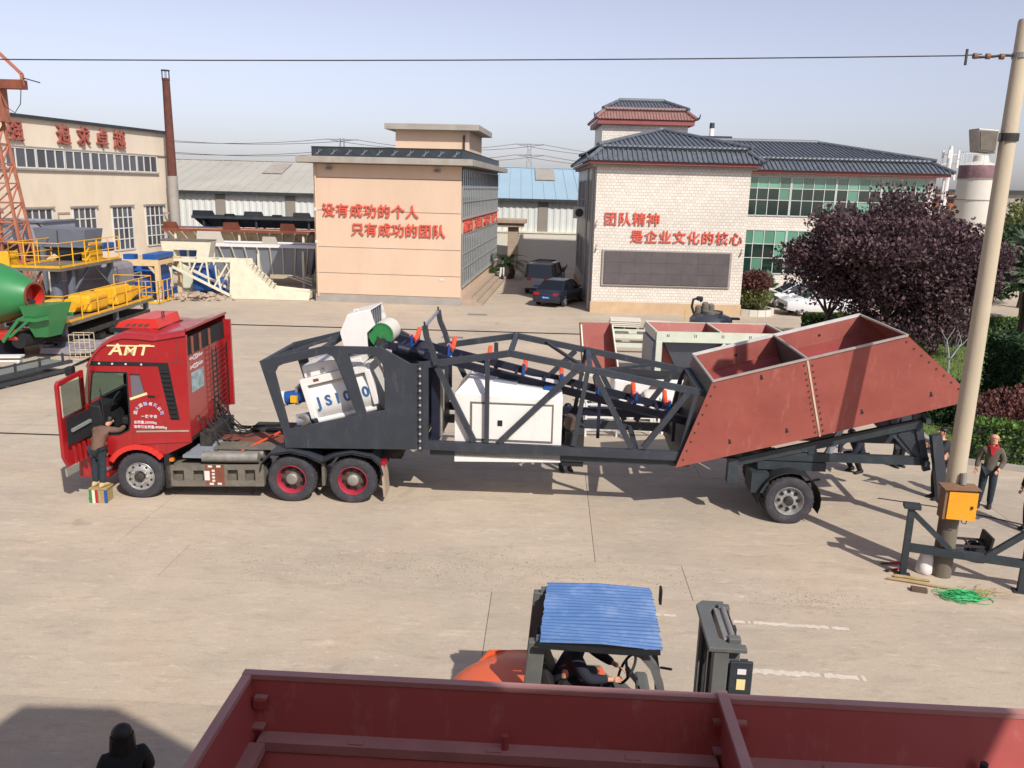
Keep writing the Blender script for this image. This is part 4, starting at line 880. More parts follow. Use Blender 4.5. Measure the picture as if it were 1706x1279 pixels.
# axles and wheels
for x in (.05, 3.28, 4.59): MB().tube((x, .3, .5), (x, 2.2, .5), .09, 10).build('axle', M['chassis_dk'], truck)
wheel(truck, (.05, 0, .49), .505, .30, 'front'); wheel(truck, (.05, 2.5, .49), .505, .30, 'front', side=1)
for x in (3.28, 4.59):
    wheel(truck, (x, 0, .50), .515, .29, 'dual'); wheel(truck, (x, .34, .50), .515, .29, 'trailer'); wheel(truck, (x, 2.5, .50), .515, .29, 'dual', side=1)
fd = MB()
pts = [(3.28-.64, .72), (3.28-.60, .9), (3.28-.42, 1.07), (3.28, 1.15), (3.28+.38, 1.07), (3.935, .93), (4.59-.38, 1.07), (4.59, 1.15), (4.59+.42, 1.07), (4.59+.60, .9), (4.59+.66, .68)]
fd.loft([[(x, -.02, z), (x, .68, z), (x, .68, z+.025), (x, -.02, z+.025)] for x, z in pts]); fdo = fd.build('rear_fender', M['darkgrey'], truck, smooth=30)
ed = MB(); ed.rpath([(x, -.025, z-.02) for x, z in pts], .02, .07, up=(0, 1, 0)); ed.build('fender_skirt', M['black'], fdo)
inst(fdo, truck, (0, 1.85, 0))
MB().hexa([(5.25, .02, .15), (5.3, .02, .15), (5.3, .6, .15), (5.25, .6, .15), (5.2, .02, .85), (5.25, .02, .85), (5.25, .6, .85), (5.2, .6, .85)]).build('mud_flap', M['stone'], truck)
MB().box(5.2, 5.3, .05, .3, .86, .95).build('tail_lamp', M['lampred'], truck)
MB().box(3.92, 3.98, .1, .3, .35, .85).build('fender_stay', M['chassis'], truck)
fw_ = MB().lathe([(.5, 1.06), (.5, 1.14), (.12, 1.14)], (3.95, 1.25, 0), 'z', 24).build('fifth_wheel', M['chassis_dk'], truck)
MB().box(3.3, 4.6, .9, 1.6, 1.0, 1.06).build('fifth_wheel_mount', M['chassis_dk'], truck)

# ================================================================ mobile batching plant on its trailer (local x runs to the rear, y away, z up)
bp_ = thing('batching_trailer', 'dark grey mobile concrete batching plant trailer with red hopper at its rear', 'trailer', (-3.36, 16.82, 0), R(-3.476))
DG = M['darkgrey']; FW = 2.2
outer = [(-1.47, 1.5), (-1.43, 1.18), (1.42, 1.27), (1.43, 3.12), (1.27, 3.11), (.64, 3.44), (-.55, 3.42), (-1.92, 3.05)]
h1 = [(-1.33, 1.60), (.12, 1.97), (-.30, 3.10), (-.36, 3.20), (-.48, 3.26), (-1.40, 3.01), (-1.53, 2.95), (-1.60, 2.82)]
h2 = [(.32, 2.02), (.72, 2.10), (.71, 2.98), (.66, 3.12), (.55, 3.23), (.42, 3.28), (-.04, 3.28)]
for w0 in (0, FW-.07):
    MB().plate(outer, [h1, h2], (0, w0+.07, 0), (1, 0, 0), (0, 0, 1), .07).build('head_side_plate', DG, bp_, bevel=.006)
for (x, z, s) in ((-1.86, 3.0, .1), (-.55, 3.36, .1), (.62, 3.38, .1), (-1.42, 1.3, .14), (1.36, 1.35, .14)):
    MB().box(x-s/2, x+s/2, .07, FW-.07, z-s/2, z+s/2).build('cross_tube', DG, bp_)
MB().hexa([(-1.4, .08, 1.22), (1.38, .08, 1.3), (1.38, FW-.08, 1.3), (-1.4, FW-.08, 1.22), (-1.4, .08, 1.3), (1.38, .08, 1.38), (1.38, FW-.08, 1.38), (-1.4, FW-.08, 1.3)]).build('head_floor', M['darkgrey2'], bp_)
MB().bar((-1.8, .5, 3.02), (-.4, 1.1, 3.5), .06).bar((-1.8, 1.7, 3.02), (-.4, 1.5, 3.5), .06).build('head_stay', DG, bp_)
# bolted joint of head and truss
MB().box(1.432, 1.50, -.03, .12, 1.22, 3.14).build('joint_flange', DG, bp_)
b0 = None
for k in range(12):
    z = 1.32+k*.155
    if b0 is None: b0 = MB().lathe([(.028, 0), (.028, -.03), (.016, -.045), (.001, -.045)], (0, 0, 0), 'y', 8).build('bolt', M['steeledge'], bp_, loc=(1.466, -.032, z))
    else: inst(b0, bp_, (1.466, -.032, z))
# truss sides
def trs(p, q, w0, wd=.11, name='truss_diagonal', dep=.09):
    return MB().bar((p[0], w0, p[1]), (q[0], w0, q[1]), dep, wd, up=(0, 1, 0) if False else (0, 0, 1)).build(name, DG, bp_)
diag = [((1.81, 3.05), (2.60, 1.49)), ((2.85, 3.22), (2.86, 1.49)), ((3.12, 1.49), (4.67, 3.10)), ((4.90, 3.07), (4.68, 1.50)), ((5.06, 3.03), (5.87, 1.51)), ((6.12, 1.51), (6.97, 2.75)), ((7.12, 2.72), (6.90, 1.50))]
for w0 in (.05, FW-.05):
    MB().box(1.505, 7.2, w0-.05, w0+.05, 1.28, 1.47).build('bottom_chord', DG, bp_)
    MB().rpath([(1.505, w0, 3.09), (3.31, w0, 3.40)], .1, .13).build('top_chord', DG, bp_); MB().rpath([(3.31, w0, 3.40), (7.32, w0, 2.72)], .1, .13).build('top_chord', DG, bp_)
    MB().box(1.505, 1.63, w0-.051, w0+.051, 1.47, 3.08).build('end_post', DG, bp_)
    for k, (p, q) in enumerate(diag): trs(p, q, w0, .115 if k != 1 else .105)
for x, z in ((3.31, 3.40), (4.95, 3.12), (7.2, 2.74), (1.56, 1.36), (3.0, 1.36), (4.7, 1.36), (6.0, 1.36), (7.1, 1.36)):
    MB().box(x-.05, x+.05, .1, FW-.1, z-.05, z+.05).build('cross_tube', M['darkgrey2'] if z < 2 else DG, bp_)
MB().bar((4.95, .1, 3.08), (4.0, FW-.1, 3.28), .06).bar((5.0, .12, 3.08), (6.4, FW-.12, 2.86), .06).build('plan_brace', DG, bp_)
MB().box(1.65, 7.1, .12, .2, 1.12, 1.24).build('lower_rail', M['darkgrey2'], bp_); MB().box(1.65, 7.1, FW-.2, FW-.12, 1.62, 1.8).build('far_rail', M['navy'], bp_)
# dark vertical case behind the joint
MB().box(1.66, 1.82, .25, FW-.3, 1.4, 3.0).build('chute_back', M['navy'], bp_)
for y in (.3, .55): MB().tube((1.86, y, 1.5), (1.86, y, 2.9), .035, 8).build('chute_rod', M['alu'], bp_)
# bent guard posts
for w0, dx in ((.0, 0), (FW, -.06)):
    MB().rpath([(1.56+dx, w0, 3.92), (1.60+dx, w0, 3.68), (1.72+dx, w0, 3.4), (1.80+dx, w0, 3.12)], .1, .13, up=(0, 1, 0)).build('guard_post', DG, bp_)
    MB().tube((1.56+dx, w0, 3.92), (1.55+dx, w0, 4.0), .02, 6).build('post_pin', M['black'], bp_)
MB().bar((1.56, .05, 3.9), (1.50, FW-.05, 3.9), .05).build('guard_rail', M['tin'], bp_)
# mixer, tilted with its drum axis up to the rear
mx = MB().loft([[(a, b*1.0, c) for b, c in ((.28, 0), (.08, .14), (.0, .38), (.0, .62), (.06, .84), (.14, .92), (1.36, .92), (1.44, .6), (1.4, .2), (1.2, 0))] for a in (.10, 1.44)]).build('mixer_drum', M['white'], bp_, smooth=40)
mx.location = (-.90, .34, 1.56); mx.rotation_euler = (0, -R(15.5), 0)
for a in (0, 1.42):
    MB().prism([(a_*1.0, c) for a_, c in ((.26, -.06), (-.03, .2), (-.05, .95), (.1, 1.08), (1.4, 1.08), (1.5, .2), (1.25, -.06))], (a+.13, 0, 0), (0, 1, 0), (0, 0, 1), -.13).build('mixer_end_frame', M['white'], mx, bevel=.015)
MB().box(.0, 1.5, -.04, .1, .92, 1.08).build('mixer_rim', M['white'], mx, bevel=.01)
MB().tube((.12, .10, .10), (1.44, .10, .10), .07, 12).build('mixer_pipe', M['white'], mx, smooth=True)
MB().box(.10, .92, .06, 1.3, 1.08, 1.34).build('mixer_lid', M['white'], mx, bevel=.02); MB().box(.98, 1.4, .1, 1.3, 1.08, 1.24).build('mixer_lid', M['white'], mx, bevel=.02)
for a in (.2, .5): MB().box(a, a+.06, .02, .06, 1.12, 1.2).build('lid_latch', M['alu'], mx)
MB().box(.3, .42, -.047, -.04, .97, 1.03).build('rating_plate', M['rust'], mx)
M['stencil'] = mat('blue_stencil', '2f5f93', .6, var=.1, scale=6)
for i, ch in enumerate('JS1000'): letter(ch, .31, .006, M['stencil'], mx, (.27+i*.21, -.006, .50), bold=.035)
mo = MB().tube((-.95-.62, .6, 2.12), (-.95-.22, .6, 2.2), .15, 16).build('mixer_motor', M['blue'], bp_, smooth=True)
MB().tube((-1.70, .6, 2.1), (-1.58, .6, 2.12), .17, 16).build('motor_fan_cover', M['white'], mo, smooth=True); MB().box(-1.42, -1.28, .38, .5, 2.08, 2.22).build('terminal_box', M['yellow'], mo)
MB().box(-1.35, -1.28, .5, .9, 2.0, 2.4).build('motor_flange', M['alu'], mo)
m2 = MB().tube((-1.3, .45, 1.66), (-1.02, .5, 1.72), .14, 14).build('gear_motor', M['tin'], bp_, smooth=True)
MB().lathe([(.13, 0), (.1, -.02), (.001, -.02)], (-1.16, .36, 1.69), 'y', 14).build('fan_grille', M['chassis'], m2)
# feed hood with rubber strips and head drum
hp = [(-.35, 3.60), (-.19, 3.97), (.30, 4.11), (.40, 3.80), (.22, 3.62), (.24, 3.30), (-.27, 3.30)]
hood = MB().prism(hp, (0, .62, 0), (1, 0, 0), (0, 0, 1), .04).build('feed_hood', M['white'], bp_)
MB().prism(hp, (0, 1.72, 0), (1, 0, 0), (0, 0, 1), .04).build('hood_side', M['white'], hood)
for p, q in (((-.35, 3.60), (-.19, 3.97)), ((-.19, 3.97), (.32, 4.115)), ((-.27, 3.30), (-.35, 3.6))):
    MB().hexa([(p[0], .62, p[1]-.0), (q[0], .62, q[1]), (q[0], 1.68, q[1]), (p[0], 1.68, p[1]), (p[0]-.01, .62, p[1]+.02), (q[0]-.01, .62, q[1]+.02), (q[0]-.01, 1.68, q[1]+.02), (p[0]-.01, 1.68, p[1]+.02)]).build('hood_panel', M['white'], hood)
for k in range(10): MB().hexa([(.30, .66+k*.1, 3.66), (.31, .66+k*.1, 3.66), (.31, .75+k*.1, 3.66), (.30, .75+k*.1, 3.66), (.29, .66+k*.1, 4.08), (.30, .66+k*.1, 4.08), (.30, .75+k*.1, 4.08), (.29, .75+k*.1, 4.08)]).build('rubber_strip', M['tin'] if k % 2 else M['black'], hood)
MB().path([(-.12, .9, 4.0), (-.13, .9, 4.06), (-.05, .9, 4.08), (-.02, .9, 4.03)], .012, 5).build('lifting_eye', M['white'], hood)
dm = MB().lathe([(.26, .0), (.26, .8)], (.50, .72, 3.56), 'y', 28).build('head_drum', M['offwhite'], bp_, smooth=True)
MB().lathe([(.263, .02), (.263, -.016), (.235, -.016), (.232, -.004), (.06, -.004), (.06, -.06), (.001, -.06)], (.50, .72, 3.56), 'y', 28, cap=False).build('drum_end', M['green'], dm, smooth=30)
MB().box(.42, .60, .60, .70, 3.3, 3.5).build('drum_bearing', M['chassis_dk'], dm)
# inclined belt frame: two navy rails, struts, troughing idlers on blue brackets
zb = lambda s, c: 3.52-.2215*(s-.5)+c
for w0 in (.66, 1.58):
    MB().bar((.55, w0, zb(.55, -.12)), (7.5, w0, zb(7.5, -.12)), .07, .16).build('belt_rail', M['navy'], bp_)
for k in range(11):
    s = .9+k*.62; MB().bar((s, .7, zb(s, -.12)), (s, 1.55, zb(s, -.12)), .06).build('belt_strut', M['navy'], bp_)
for s in (2.0, 3.6, 5.2, 6.8): 
    MB().bar((s, .66, zb(s, -.2)), (s, .66, 1.5 if s > 5 else zb(s, -.7)), .07).build('belt_leg', M['navy'], bp_)
idl = None
for s in (1.15, 1.95, 2.75, 3.55, 4.35, 5.15, 5.95, 6.65):
    z = zb(s, -.03)
    if idl is None:
        idl = MB().bar((0, .68, 0), (0, 1.56, 0), .07, .05).build('idler_frame', M['blue'], bp_, loc=(s, 0, z))
        MB().bar((0, .68, .0), (.03, .60, .26), .05).bar((0, .95, .0), (0, .93, .13), .05).build('idler_bracket', M['blue'], idl); MB().bar((0, 1.56, .0), (.03, 1.64, .26), .05).bar((0, 1.29, 0), (0, 1.31, .13), .05).build('idler_bracket', M['blue'], idl)
        MB().tube((.02, .66, .235), (.02, .90, .10), .05, 12).build('roller', M['orange'], idl, smooth=True); MB().tube((.02, .94, .09), (.02, 1.30, .09), .055, 12).build('roller', M['orange'], idl, smooth=True); MB().tube((.02, 1.34, .10), (.02, 1.58, .235), .05, 12).build('roller', M['orange'], idl, smooth=True)
    else:
        c = copy_tree(idl, bp_); c.location = (s, 0, z)
ml = MB().box(.72, 1.5, .75, 1.5, 3.02, 3.3).build('belt_scraper_box', M['navy'], bp_); MB().tube((.9, .60, 3.32), (1.45, .60, 3.2), .1, 12).build('drive_motor', M['navy'], bp_, smooth=True)
# white control cabinet
cbx = MB().loft([[(2.17, .12, 1.0), (4.42, .12, 1.08), (4.42, 1.55, 1.08), (2.17, 1.55, 1.0)], [(2.17, .12, 2.50), (4.42, .12, 2.44), (4.42, 1.55, 2.44), (2.17, 1.55, 2.50)], [(2.42, .42, 2.76), (4.40, .36, 2.54), (4.38, 1.45, 2.56), (2.42, 1.45, 2.76)]]).build('control_cabinet', M['white'], bp_, bevel=.012)
gk = MB()
for a, b, c, d_ in ((2.50, 4.24, 2.30, 2.335), (2.50, 4.24, 1.50, 1.53)): gk.box(a, b, .106, .12, c, d_)
for a, b in ((2.50, 2.53), (4.21, 4.24)): gk.box(a, b, .106, .12, 1.53, 2.30)
gk.build('door_gasket', M['chassis'], cbx)
MB().box(2.54, 4.20, .098, .12, 1.54, 2.29).build('cabinet_door', M['white'], cbx, bevel=.006)
MB().box(3.08, 3.18, .085, .098, 1.84, 1.96).build('door_handle', M['black'], cbx); MB().box(3.2, 3.32, .09, .098, 1.56, 1.59).build('door_plate', M['chassis'], cbx)
for k in range(5): MB().bar((2.95+k*.03, .46+k*.07, 2.72), (3.45, .46+k*.07, 2.67), .03, .05).build('cable_tray', M['tin'], cbx)
MB().box(4.02, 4.34, .37, .62, 2.57, 2.64).build('blue_crate_sheet', M['blue'], cbx)
MB().box(4.5, 4.9, .3, 1.6, 1.05, 1.7).build('pump_unit', M['chassis_dk'], bp_, bevel=.02); MB().tube((4.6, .4, 1.85), (4.6, .8, 1.85), .14, 14).build('pump_motor', M['rimred_dk'], bp_, smooth=True); MB().box(4.45, 4.9, .16, .28, 1.0, 1.28).build('pump_skirt', M['black'], bp_)
# rear hopper in its own tilted frame (a along the rim, c square to it)
HO = Vector((7.37, 0, 3.03)); HT = R(16.1)
def hp_(a, w0, c): return (HO.x+a*math.cos(HT)-c*math.sin(HT), w0, HO.z+a*math.sin(HT)+c*math.cos(HT))
PR = M['primer']
def hplate(pts, w_of, t, name, m):
    """side plate: a list of (a, c); w_of(c) leans it outwards towards the rim"""
    n = len(pts); vs = [hp_(a, w_of(c), c) for a, c in pts]+[hp_(a, w_of(c)+t, c) for a, c in pts]
    return MB().add(vs, [tuple(range(n-1, -1, -1)), tuple(range(n, 2*n))]+[(i, (i+1) % n, n+(i+1) % n, n+i) for i in range(n)]).build(name, m, bp_)
near = lambda c: -.25+.16*(-c/1.64); farw = lambda c: FW+.22-.16*(-c/1.64)
for fn, t in ((near, .03), (farw, -.03)):
    hplate([(-1.08, -1.64), (1.865, -1.645), (1.865, 0), (0, 0)], fn, t, 'hopper_side', PR)
    hplate([(1.88, -1.645), (4.95, -1.62), (3.79, 0), (1.88, 0)], fn, t, 'hopper_side', PR)
hplate([(1.855, -1.66), (1.89, -1.66), (1.89, .0), (1.855, .0)], lambda c: near(c)-.012, .01, 'hopper_seam', M['rustcream'])
bl = MB().lathe([(.02, .01), (.02, -.012), (.001, -.014)], (0, 0, 0), 'y', 6).build('bolt', M['chassis_dk'], bp_, loc=hp_(1.80, near(-.1)-.0, -.1))
for k in range(12):
    c = -.14-k*.128
    for a in ((1.80, 1.95) if k else (1.95,)): inst(bl, bp_, hp_(a, near(c), c))
for k in range(9):
    f = (k+.6)/9.4; inst(bl, bp_, hp_(-1.08*f+.1, near(-1.64*f), -1.64*f)); inst(bl, bp_, hp_(3.79+1.16*f-.1, near(-1.62*f), -1.62*f))
for a, c in ((.1, -1.32), (1.25, -1.36), (2.75, -1.32), (4.1, -1.28), (.95, -.12)):
    v = [hp_(a-.03, near(c)-.004, c-.06), hp_(a+.03, near(c)-.004, c-.06), hp_(a+.012, near(c)-.004, c+.06), hp_(a-.012, near(c)-.004, c+.06)]
    MB().add(v, [(0, 1, 2, 3)]).build('side_slot', M['cabin'], bp_)
# rims, end walls, divider, inner slopes
MB().bar(hp_(0, near(0), .02), hp_(3.79, near(0), .02), .05, .04).build('hopper_rim', M['steeledge'], bp_); MB().bar(hp_(0, farw(0), .03), hp_(3.79, farw(0), .03), .07, .06).build('hopper_rim', M['whiteedge'], bp_)
for a0, a1 in ((0.0, -1.06), (3.78, 4.92)):
    MB().add([hp_(a0, near(0), 0), hp_(a0, farw(0), 0), hp_(a1, farw(-1.64), -1.63), hp_(a1, near(-1.64), -1.63), hp_(a0+.03, near(0), 0), hp_(a0+.03, farw(0), 0), hp_(a1+.03, farw(-1.64), -1.63), hp_(a1+.03, near(-1.64), -1.63)], [(0, 1, 2, 3), (7, 6, 5, 4), (0, 4, 5, 1), (1, 5, 6, 2), (2, 6, 7, 3), (3, 7, 4, 0)]).build('hopper_end', PR if a0 > 1 else M['darkgrey2'], bp_)
    MB().bar(hp_(a0+.015, near(0), .025), hp_(a0+.015, farw(0), .025), .05, .035).build('hopper_rim', M['steeledge'], bp_)
MB().hexa([hp_(1.86, near(-1), -1.0), hp_(1.88, near(-1), -1.0), hp_(1.88, farw(-1), -1.0), hp_(1.86, farw(-1), -1.0), hp_(1.86, near(0), 0), hp_(1.88, near(0), 0), hp_(1.88, farw(0), 0), hp_(1.86, farw(0), 0)]).build('hopper_divider', M['rimred_dk'], bp_)
MB().bar(hp_(1.87, near(0), .025), hp_(1.87, farw(0), .025), .05, .035).build('hopper_rim', M['steeledge'], bp_)
for s0, s1 in ((.04, 1.84), (1.9, 3.76)):
    MB().bar(hp_(s0, farw(-.42)-.05, -.42), hp_(s1, farw(-.42)-.05, -.42), .1, .07).build('hopper_ledge', PR, bp_)
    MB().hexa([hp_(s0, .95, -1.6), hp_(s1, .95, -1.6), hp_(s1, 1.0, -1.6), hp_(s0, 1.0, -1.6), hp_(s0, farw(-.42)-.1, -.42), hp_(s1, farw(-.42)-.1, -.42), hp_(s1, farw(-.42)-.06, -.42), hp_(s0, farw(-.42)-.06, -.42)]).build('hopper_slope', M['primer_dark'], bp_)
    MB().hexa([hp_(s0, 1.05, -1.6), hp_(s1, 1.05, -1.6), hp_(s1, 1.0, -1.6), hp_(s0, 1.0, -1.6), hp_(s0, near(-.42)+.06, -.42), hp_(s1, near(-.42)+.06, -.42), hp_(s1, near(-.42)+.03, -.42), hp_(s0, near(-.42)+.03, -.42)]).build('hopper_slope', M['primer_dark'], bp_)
    MB().lathe([(.03, 0), (.03, -.01)], hp_((s0+s1)/2, farw(-.2)-.035, -.2), 'y', 6).build('inner_bolt', M['cabin'], bp_)
# rear running gear
D2 = M['darkgrey2']
for w0 in (.35, FW-.35):
    MB().bar((7.2, w0, 1.36), (12.0, w0, 1.40), .1, .18).build('rear_beam', D2, bp_)
    MB().bar((8.1, w0-.03, 1.22), (11.75, w0-.03, 2.22), .1, .17).build('tail_beam', D2, bp_)
    MB().prism([(11.05, 2.08), (11.78, 2.28), (11.95, 1.55), (11.85, 1.3)], (0, w0+.04, 0), (1, 0, 0), (0, 0, 1), .05).build('tail_gusset', DG, bp_)
    MB().bar((11.62, w0, 2.42), (12.0, w0, 1.2), .1, .14).build('tail_post', DG, bp_)
    MB().bar((11.35, w0, 1.98), (11.85, w0, 1.45), .08, .1).build('tail_strut', D2, bp_)
    MB().hexa([(9.9, w0-.04, 1.48), (10.05, w0-.04, 1.48), (10.05, w0+.04, 1.48), (9.9, w0+.04, 1.48), (10.15, w0-.04, 2.1), (10.28, w0-.04, 2.15), (10.28, w0+.04, 2.15), (10.15, w0+.04, 2.1)]).build('hopper_bracket', M['tin'], bp_)
    MB().hexa([(8.2, w0-.05, 1.3), (8.45, w0-.05, 1.3), (8.45, w0+.05, 1.3), (8.2, w0+.05, 1.3), (8.15, w0-.05, 1.75), (8.4, w0-.05, 1.82), (8.4, w0+.05, 1.82), (8.15, w0+.05, 1.75)]).build('hopper_bracket', D2, bp_)
MB().bar((11.95, .06, 2.05), (12.28, .06, .62), .16, .20).build('support_leg', DG, bp_)
MB().bar((11.8, .1, 2.3), (11.8, FW-.1, 2.3), .1).bar((11.9, .1, 1.4), (11.9, FW-.1, 1.4), .1).build('tail_cross', D2, bp_)
MB().box(7.92, 8.12, .18, .4, .78, 1.32).build('landing_bracket', D2, bp_)
MB().bar((9.55, .33, 1.5), (9.72, .33, 1.5), .1).box(8.55, 9.95, .3, .42, 1.08, 1.26).build('axle_hanger', D2, bp_)
lf = MB()
for k in range(4): lf.rpath([(8.5+.12*k, .45, .86-.03*k), (9.2, .45, .66-.03*k), (9.9-.12*k, .45, .86-.03*k)], .07, .025)
lf.build('leaf_spring', M['chassis_dk'], bp_)
MB().tube((9.18, .3, .52), (9.18, FW-.1, .52), .08, 10).build('axle', M['chassis_dk'], bp_)
wheel(bp_, (9.18, -.02, .50), .515, .30, 'trailer'); wheel(bp_, (9.18, .34, .50), .515, .29, 'trailer'); wheel(bp_, (9.18, FW+.02, .50), .515, .30, 'trailer', side=1)
fa = [(9.18+.64*math.cos(R(a)), .5+.62*math.sin(R(a))) for a in range(188, -25, -14)]
MB().loft([[(x, -.04, z), (x, .66, z), (x, .66, z+.025), (x, -.04, z+.025)] for x, z in fa]).build('wheel_fender', M['black'], bp_, smooth=30)
MB().box(8.4, 8.75, .1, .7, .62, 1.05).build('tool_box', D2, bp_)
# ================================================================ red hopper in the foreground
fh = thing('foreground_hopper', 'large dark red steel hopper filling the bottom foreground, with one divider', 'hopper', (-1.43, 4.16, 0), R(-2.6))
PD = mat('dark_red_primer', '9c4642', .5, var=.06, scale=1.0, dirt=('843530', .4, 1.8), dirt2=('b58a80', .35, 7), buckle=.2); PL = mat('red_primer_edge', 'a87a74', .5, var=.1, scale=3)
RZ, HL, HD = 4.0, 6.2, 2.5
MB().hexa([(0, -.32, RZ-.85), (HL, -.32, RZ-.85), (HL, -.29, RZ-.85), (0, -.29, RZ-.85), (0, -.03, RZ), (HL, -.03, RZ), (HL, 0, RZ), (0, 0, RZ)]).build('far_wall', PD, fh)
MB().hexa([(0, -HD, RZ-.85), (HL, -HD, RZ-.85), (HL, -HD+.03, RZ-.85), (0, -HD+.03, RZ-.85), (0, -HD-.2, RZ), (HL, -HD-.2, RZ), (HL, -HD-.17, RZ), (0, -HD-.17, RZ)]).build('near_wall', PD, fh)
for x, nm in ((0, 'left_wall'), (HL, 'right_wall')):
    s = .16 if x == 0 else -.16
    MB().hexa([(x+s-.015, -HD, RZ-.85), (x+s+.015, -HD, RZ-.85), (x+s+.015, -.30, RZ-.85), (x+s-.015, -.30, RZ-.85), (x-.015, -HD-.19, RZ), (x+.015, -HD-.19, RZ), (x+.015, -.02, RZ), (x-.015, -.02, RZ)]).build('end_wall', PD, fh)
    MB().bar((x, -HD-.16, RZ+.015), (x, -.04, RZ+.015), .05, .03).build('rim_bar', PL, fh)
MB().bar((-.03, -.012, RZ+.015), (HL+.03, -.012, RZ+.015), .05, .03).build('rim_bar', PL, fh); MB().bar((-.03, -HD-.19, RZ+.015), (HL+.03, -HD-.19, RZ+.015), .05, .03).build('rim_bar', PL, fh)
MB().box(2.61, 2.63, -HD, -.06, RZ-.85, RZ+.02).build('divider', PD, fh); MB().bar((2.62, -HD-.17, RZ+.045), (2.62, .0, RZ+.045), .055, .022).build('divider_cap', PL, fh)
for a, b in ((.1, 2.59), (2.65, HL-.1)):
    MB().bar((a, -.165, RZ-.29), (b, -.165, RZ-.29), .10, .055).build('inner_ledge', PL, fh)
    MB().hexa([(a, -1.1, RZ-1.5), (b, -1.1, RZ-1.5), (b, -1.07, RZ-1.5), (a, -1.07, RZ-1.5), (a, -.20, RZ-.32), (b, -.20, RZ-.32), (b, -.16, RZ-.32), (a, -.16, RZ-.32)]).build('inner_slope', PD, fh)
    MB().hexa([(a, -1.1, RZ-1.5), (b, -1.1, RZ-1.5), (b, -1.13, RZ-1.5), (a, -1.13, RZ-1.5), (a, -HD+.06, RZ-.46), (b, -HD+.06, RZ-.46), (b, -HD+.03, RZ-.46), (a, -HD+.03, RZ-.46)]).build('inner_slope', PD, fh)
    for k in range(3): MB().box(a+.5+k*.75, a+.58+k*.75, -.2, -.16, RZ-.262, RZ-.255).build('ledge_weld', PL, fh)
MB().bar((.10, -HD+.1, RZ-.29), (.10, -.22, RZ-.29), .1, .055).build('inner_ledge', PL, fh)
for x in (.05, 2.57, 2.68): 
    for z in (RZ-.09, RZ-.23):
        b_ = MB().box(x, x+.07, -.16 if z < RZ-.2 else -.09, -.03 if z > RZ-.2 else -.1, z, z+.012).build('bracket_tab', PL, fh); MB().box(x, x+.07, -.105, -.09, z-.05, z).build('bracket_web', PD, b_)
MB().tube((1.45, -.16, RZ-.27), (1.45, -.16, RZ-.18), .02, 8).build('ledge_pin', PD, fh); MB().tube((3.98, -.16, RZ-.27), (3.98, -.16, RZ-.19), .02, 8).build('ledge_pin', M['chassis_dk'], fh)
for x in (.2, 3.1, HL-.2):
    for y in (-.45, -HD+.15): MB().box(x-.08, x+.08, y-.08, y+.08, 0, RZ-.85).build('leg', M['palegreen'], fh)
MB().hexa([(.3, -1.6, RZ-2.1), (HL-.3, -1.6, RZ-2.1), (HL-.3, -.6, RZ-2.1), (.3, -.6, RZ-2.1), (.15, -HD, RZ-1.45), (HL-.15, -HD, RZ-1.45), (HL-.15, -.33, RZ-1.45), (.15, -.33, RZ-1.45)]).build('belly', PD, fh)
for y in (-.45, -HD+.15): MB().box(.1, HL-.1, y-.06, y+.06, RZ-.97, RZ-.86).build('belly_beam', M['palegreen'], fh)

# ================================================================ fork lift
fk = thing('fork_lift', 'orange fork lift with blue corrugated canopy behind the red hopper', 'forklift', (1.06, 8.42, 0), R(-4))
cs = [(-1.78, .30), (-1.86, .6), (-1.82, 1.0), (-1.6, 1.22), (-1.15, 1.32), (-.62, 1.34)]
MB().loft([[(x+(.28 if abs(y) > .5 else (.08 if abs(y) > .3 else 0))*(1 if i < 4 else 0), y, z-(.08 if abs(y) > .5 else 0)) for i, (x, z) in enumerate(cs)] for y in (-.6, -.52, -.32, 0, .32, .52, .6)], cap=False, closed=False).build('counterweight', M['forkorange'], fk, smooth=80).modifiers.new('round', 'SUBSURF').render_levels = 2
MB().prism([(-1.5, .3), (-.6, .3), (-.6, 1.25), (-1.3, 1.22), (-1.54, .92), (-1.58, .5)], (0, -.6, 0), (1, 0, 0), (0, 0, 1), .02).build('counterweight_side', M['forkorange'], fk); MB().prism([(-1.5, .3), (-.6, .3), (-.6, 1.25), (-1.3, 1.22), (-1.54, .92), (-1.58, .5)], (0, .6, 0), (1, 0, 0), (0, 0, 1), .02).build('counterweight_side', M['forkorange'], fk)
MB().box(-.95, .1, -.5, .5, .8, 1.17).build('hood', M['forkorange'], fk, bevel=.06)
MB().box(-1.4, 1.1, -.45, .45, .3, .62).build('chassis', M['forkgrey'], fk, bevel=.03); MB().box(.05, .85, -.55, .55, .5, .62).build('floor_plate', M['forkgrey'], fk)
MB().path([(-1.5, -.48, 1.16), (-1.5, -.5, 1.34), (-1.2, -.54, 1.44), (-.75, -.54, 1.40)], .014, 6).build('hand_rail', M['black'], fk)
st_ = MB().box(-.55, .0, -.27, .27, 1.18, 1.32).build('seat', M['black'], fk, bevel=.05); MB().hexa([(-.62, -.27, 1.3), (-.48, -.27, 1.3), (-.48, .27, 1.3), (-.62, .27, 1.3), (-.75, -.25, 1.78), (-.66, -.25, 1.78), (-.66, .25, 1.78), (-.75, .25, 1.78)]).build('seat_back', M['black'], st_, bevel=.04)
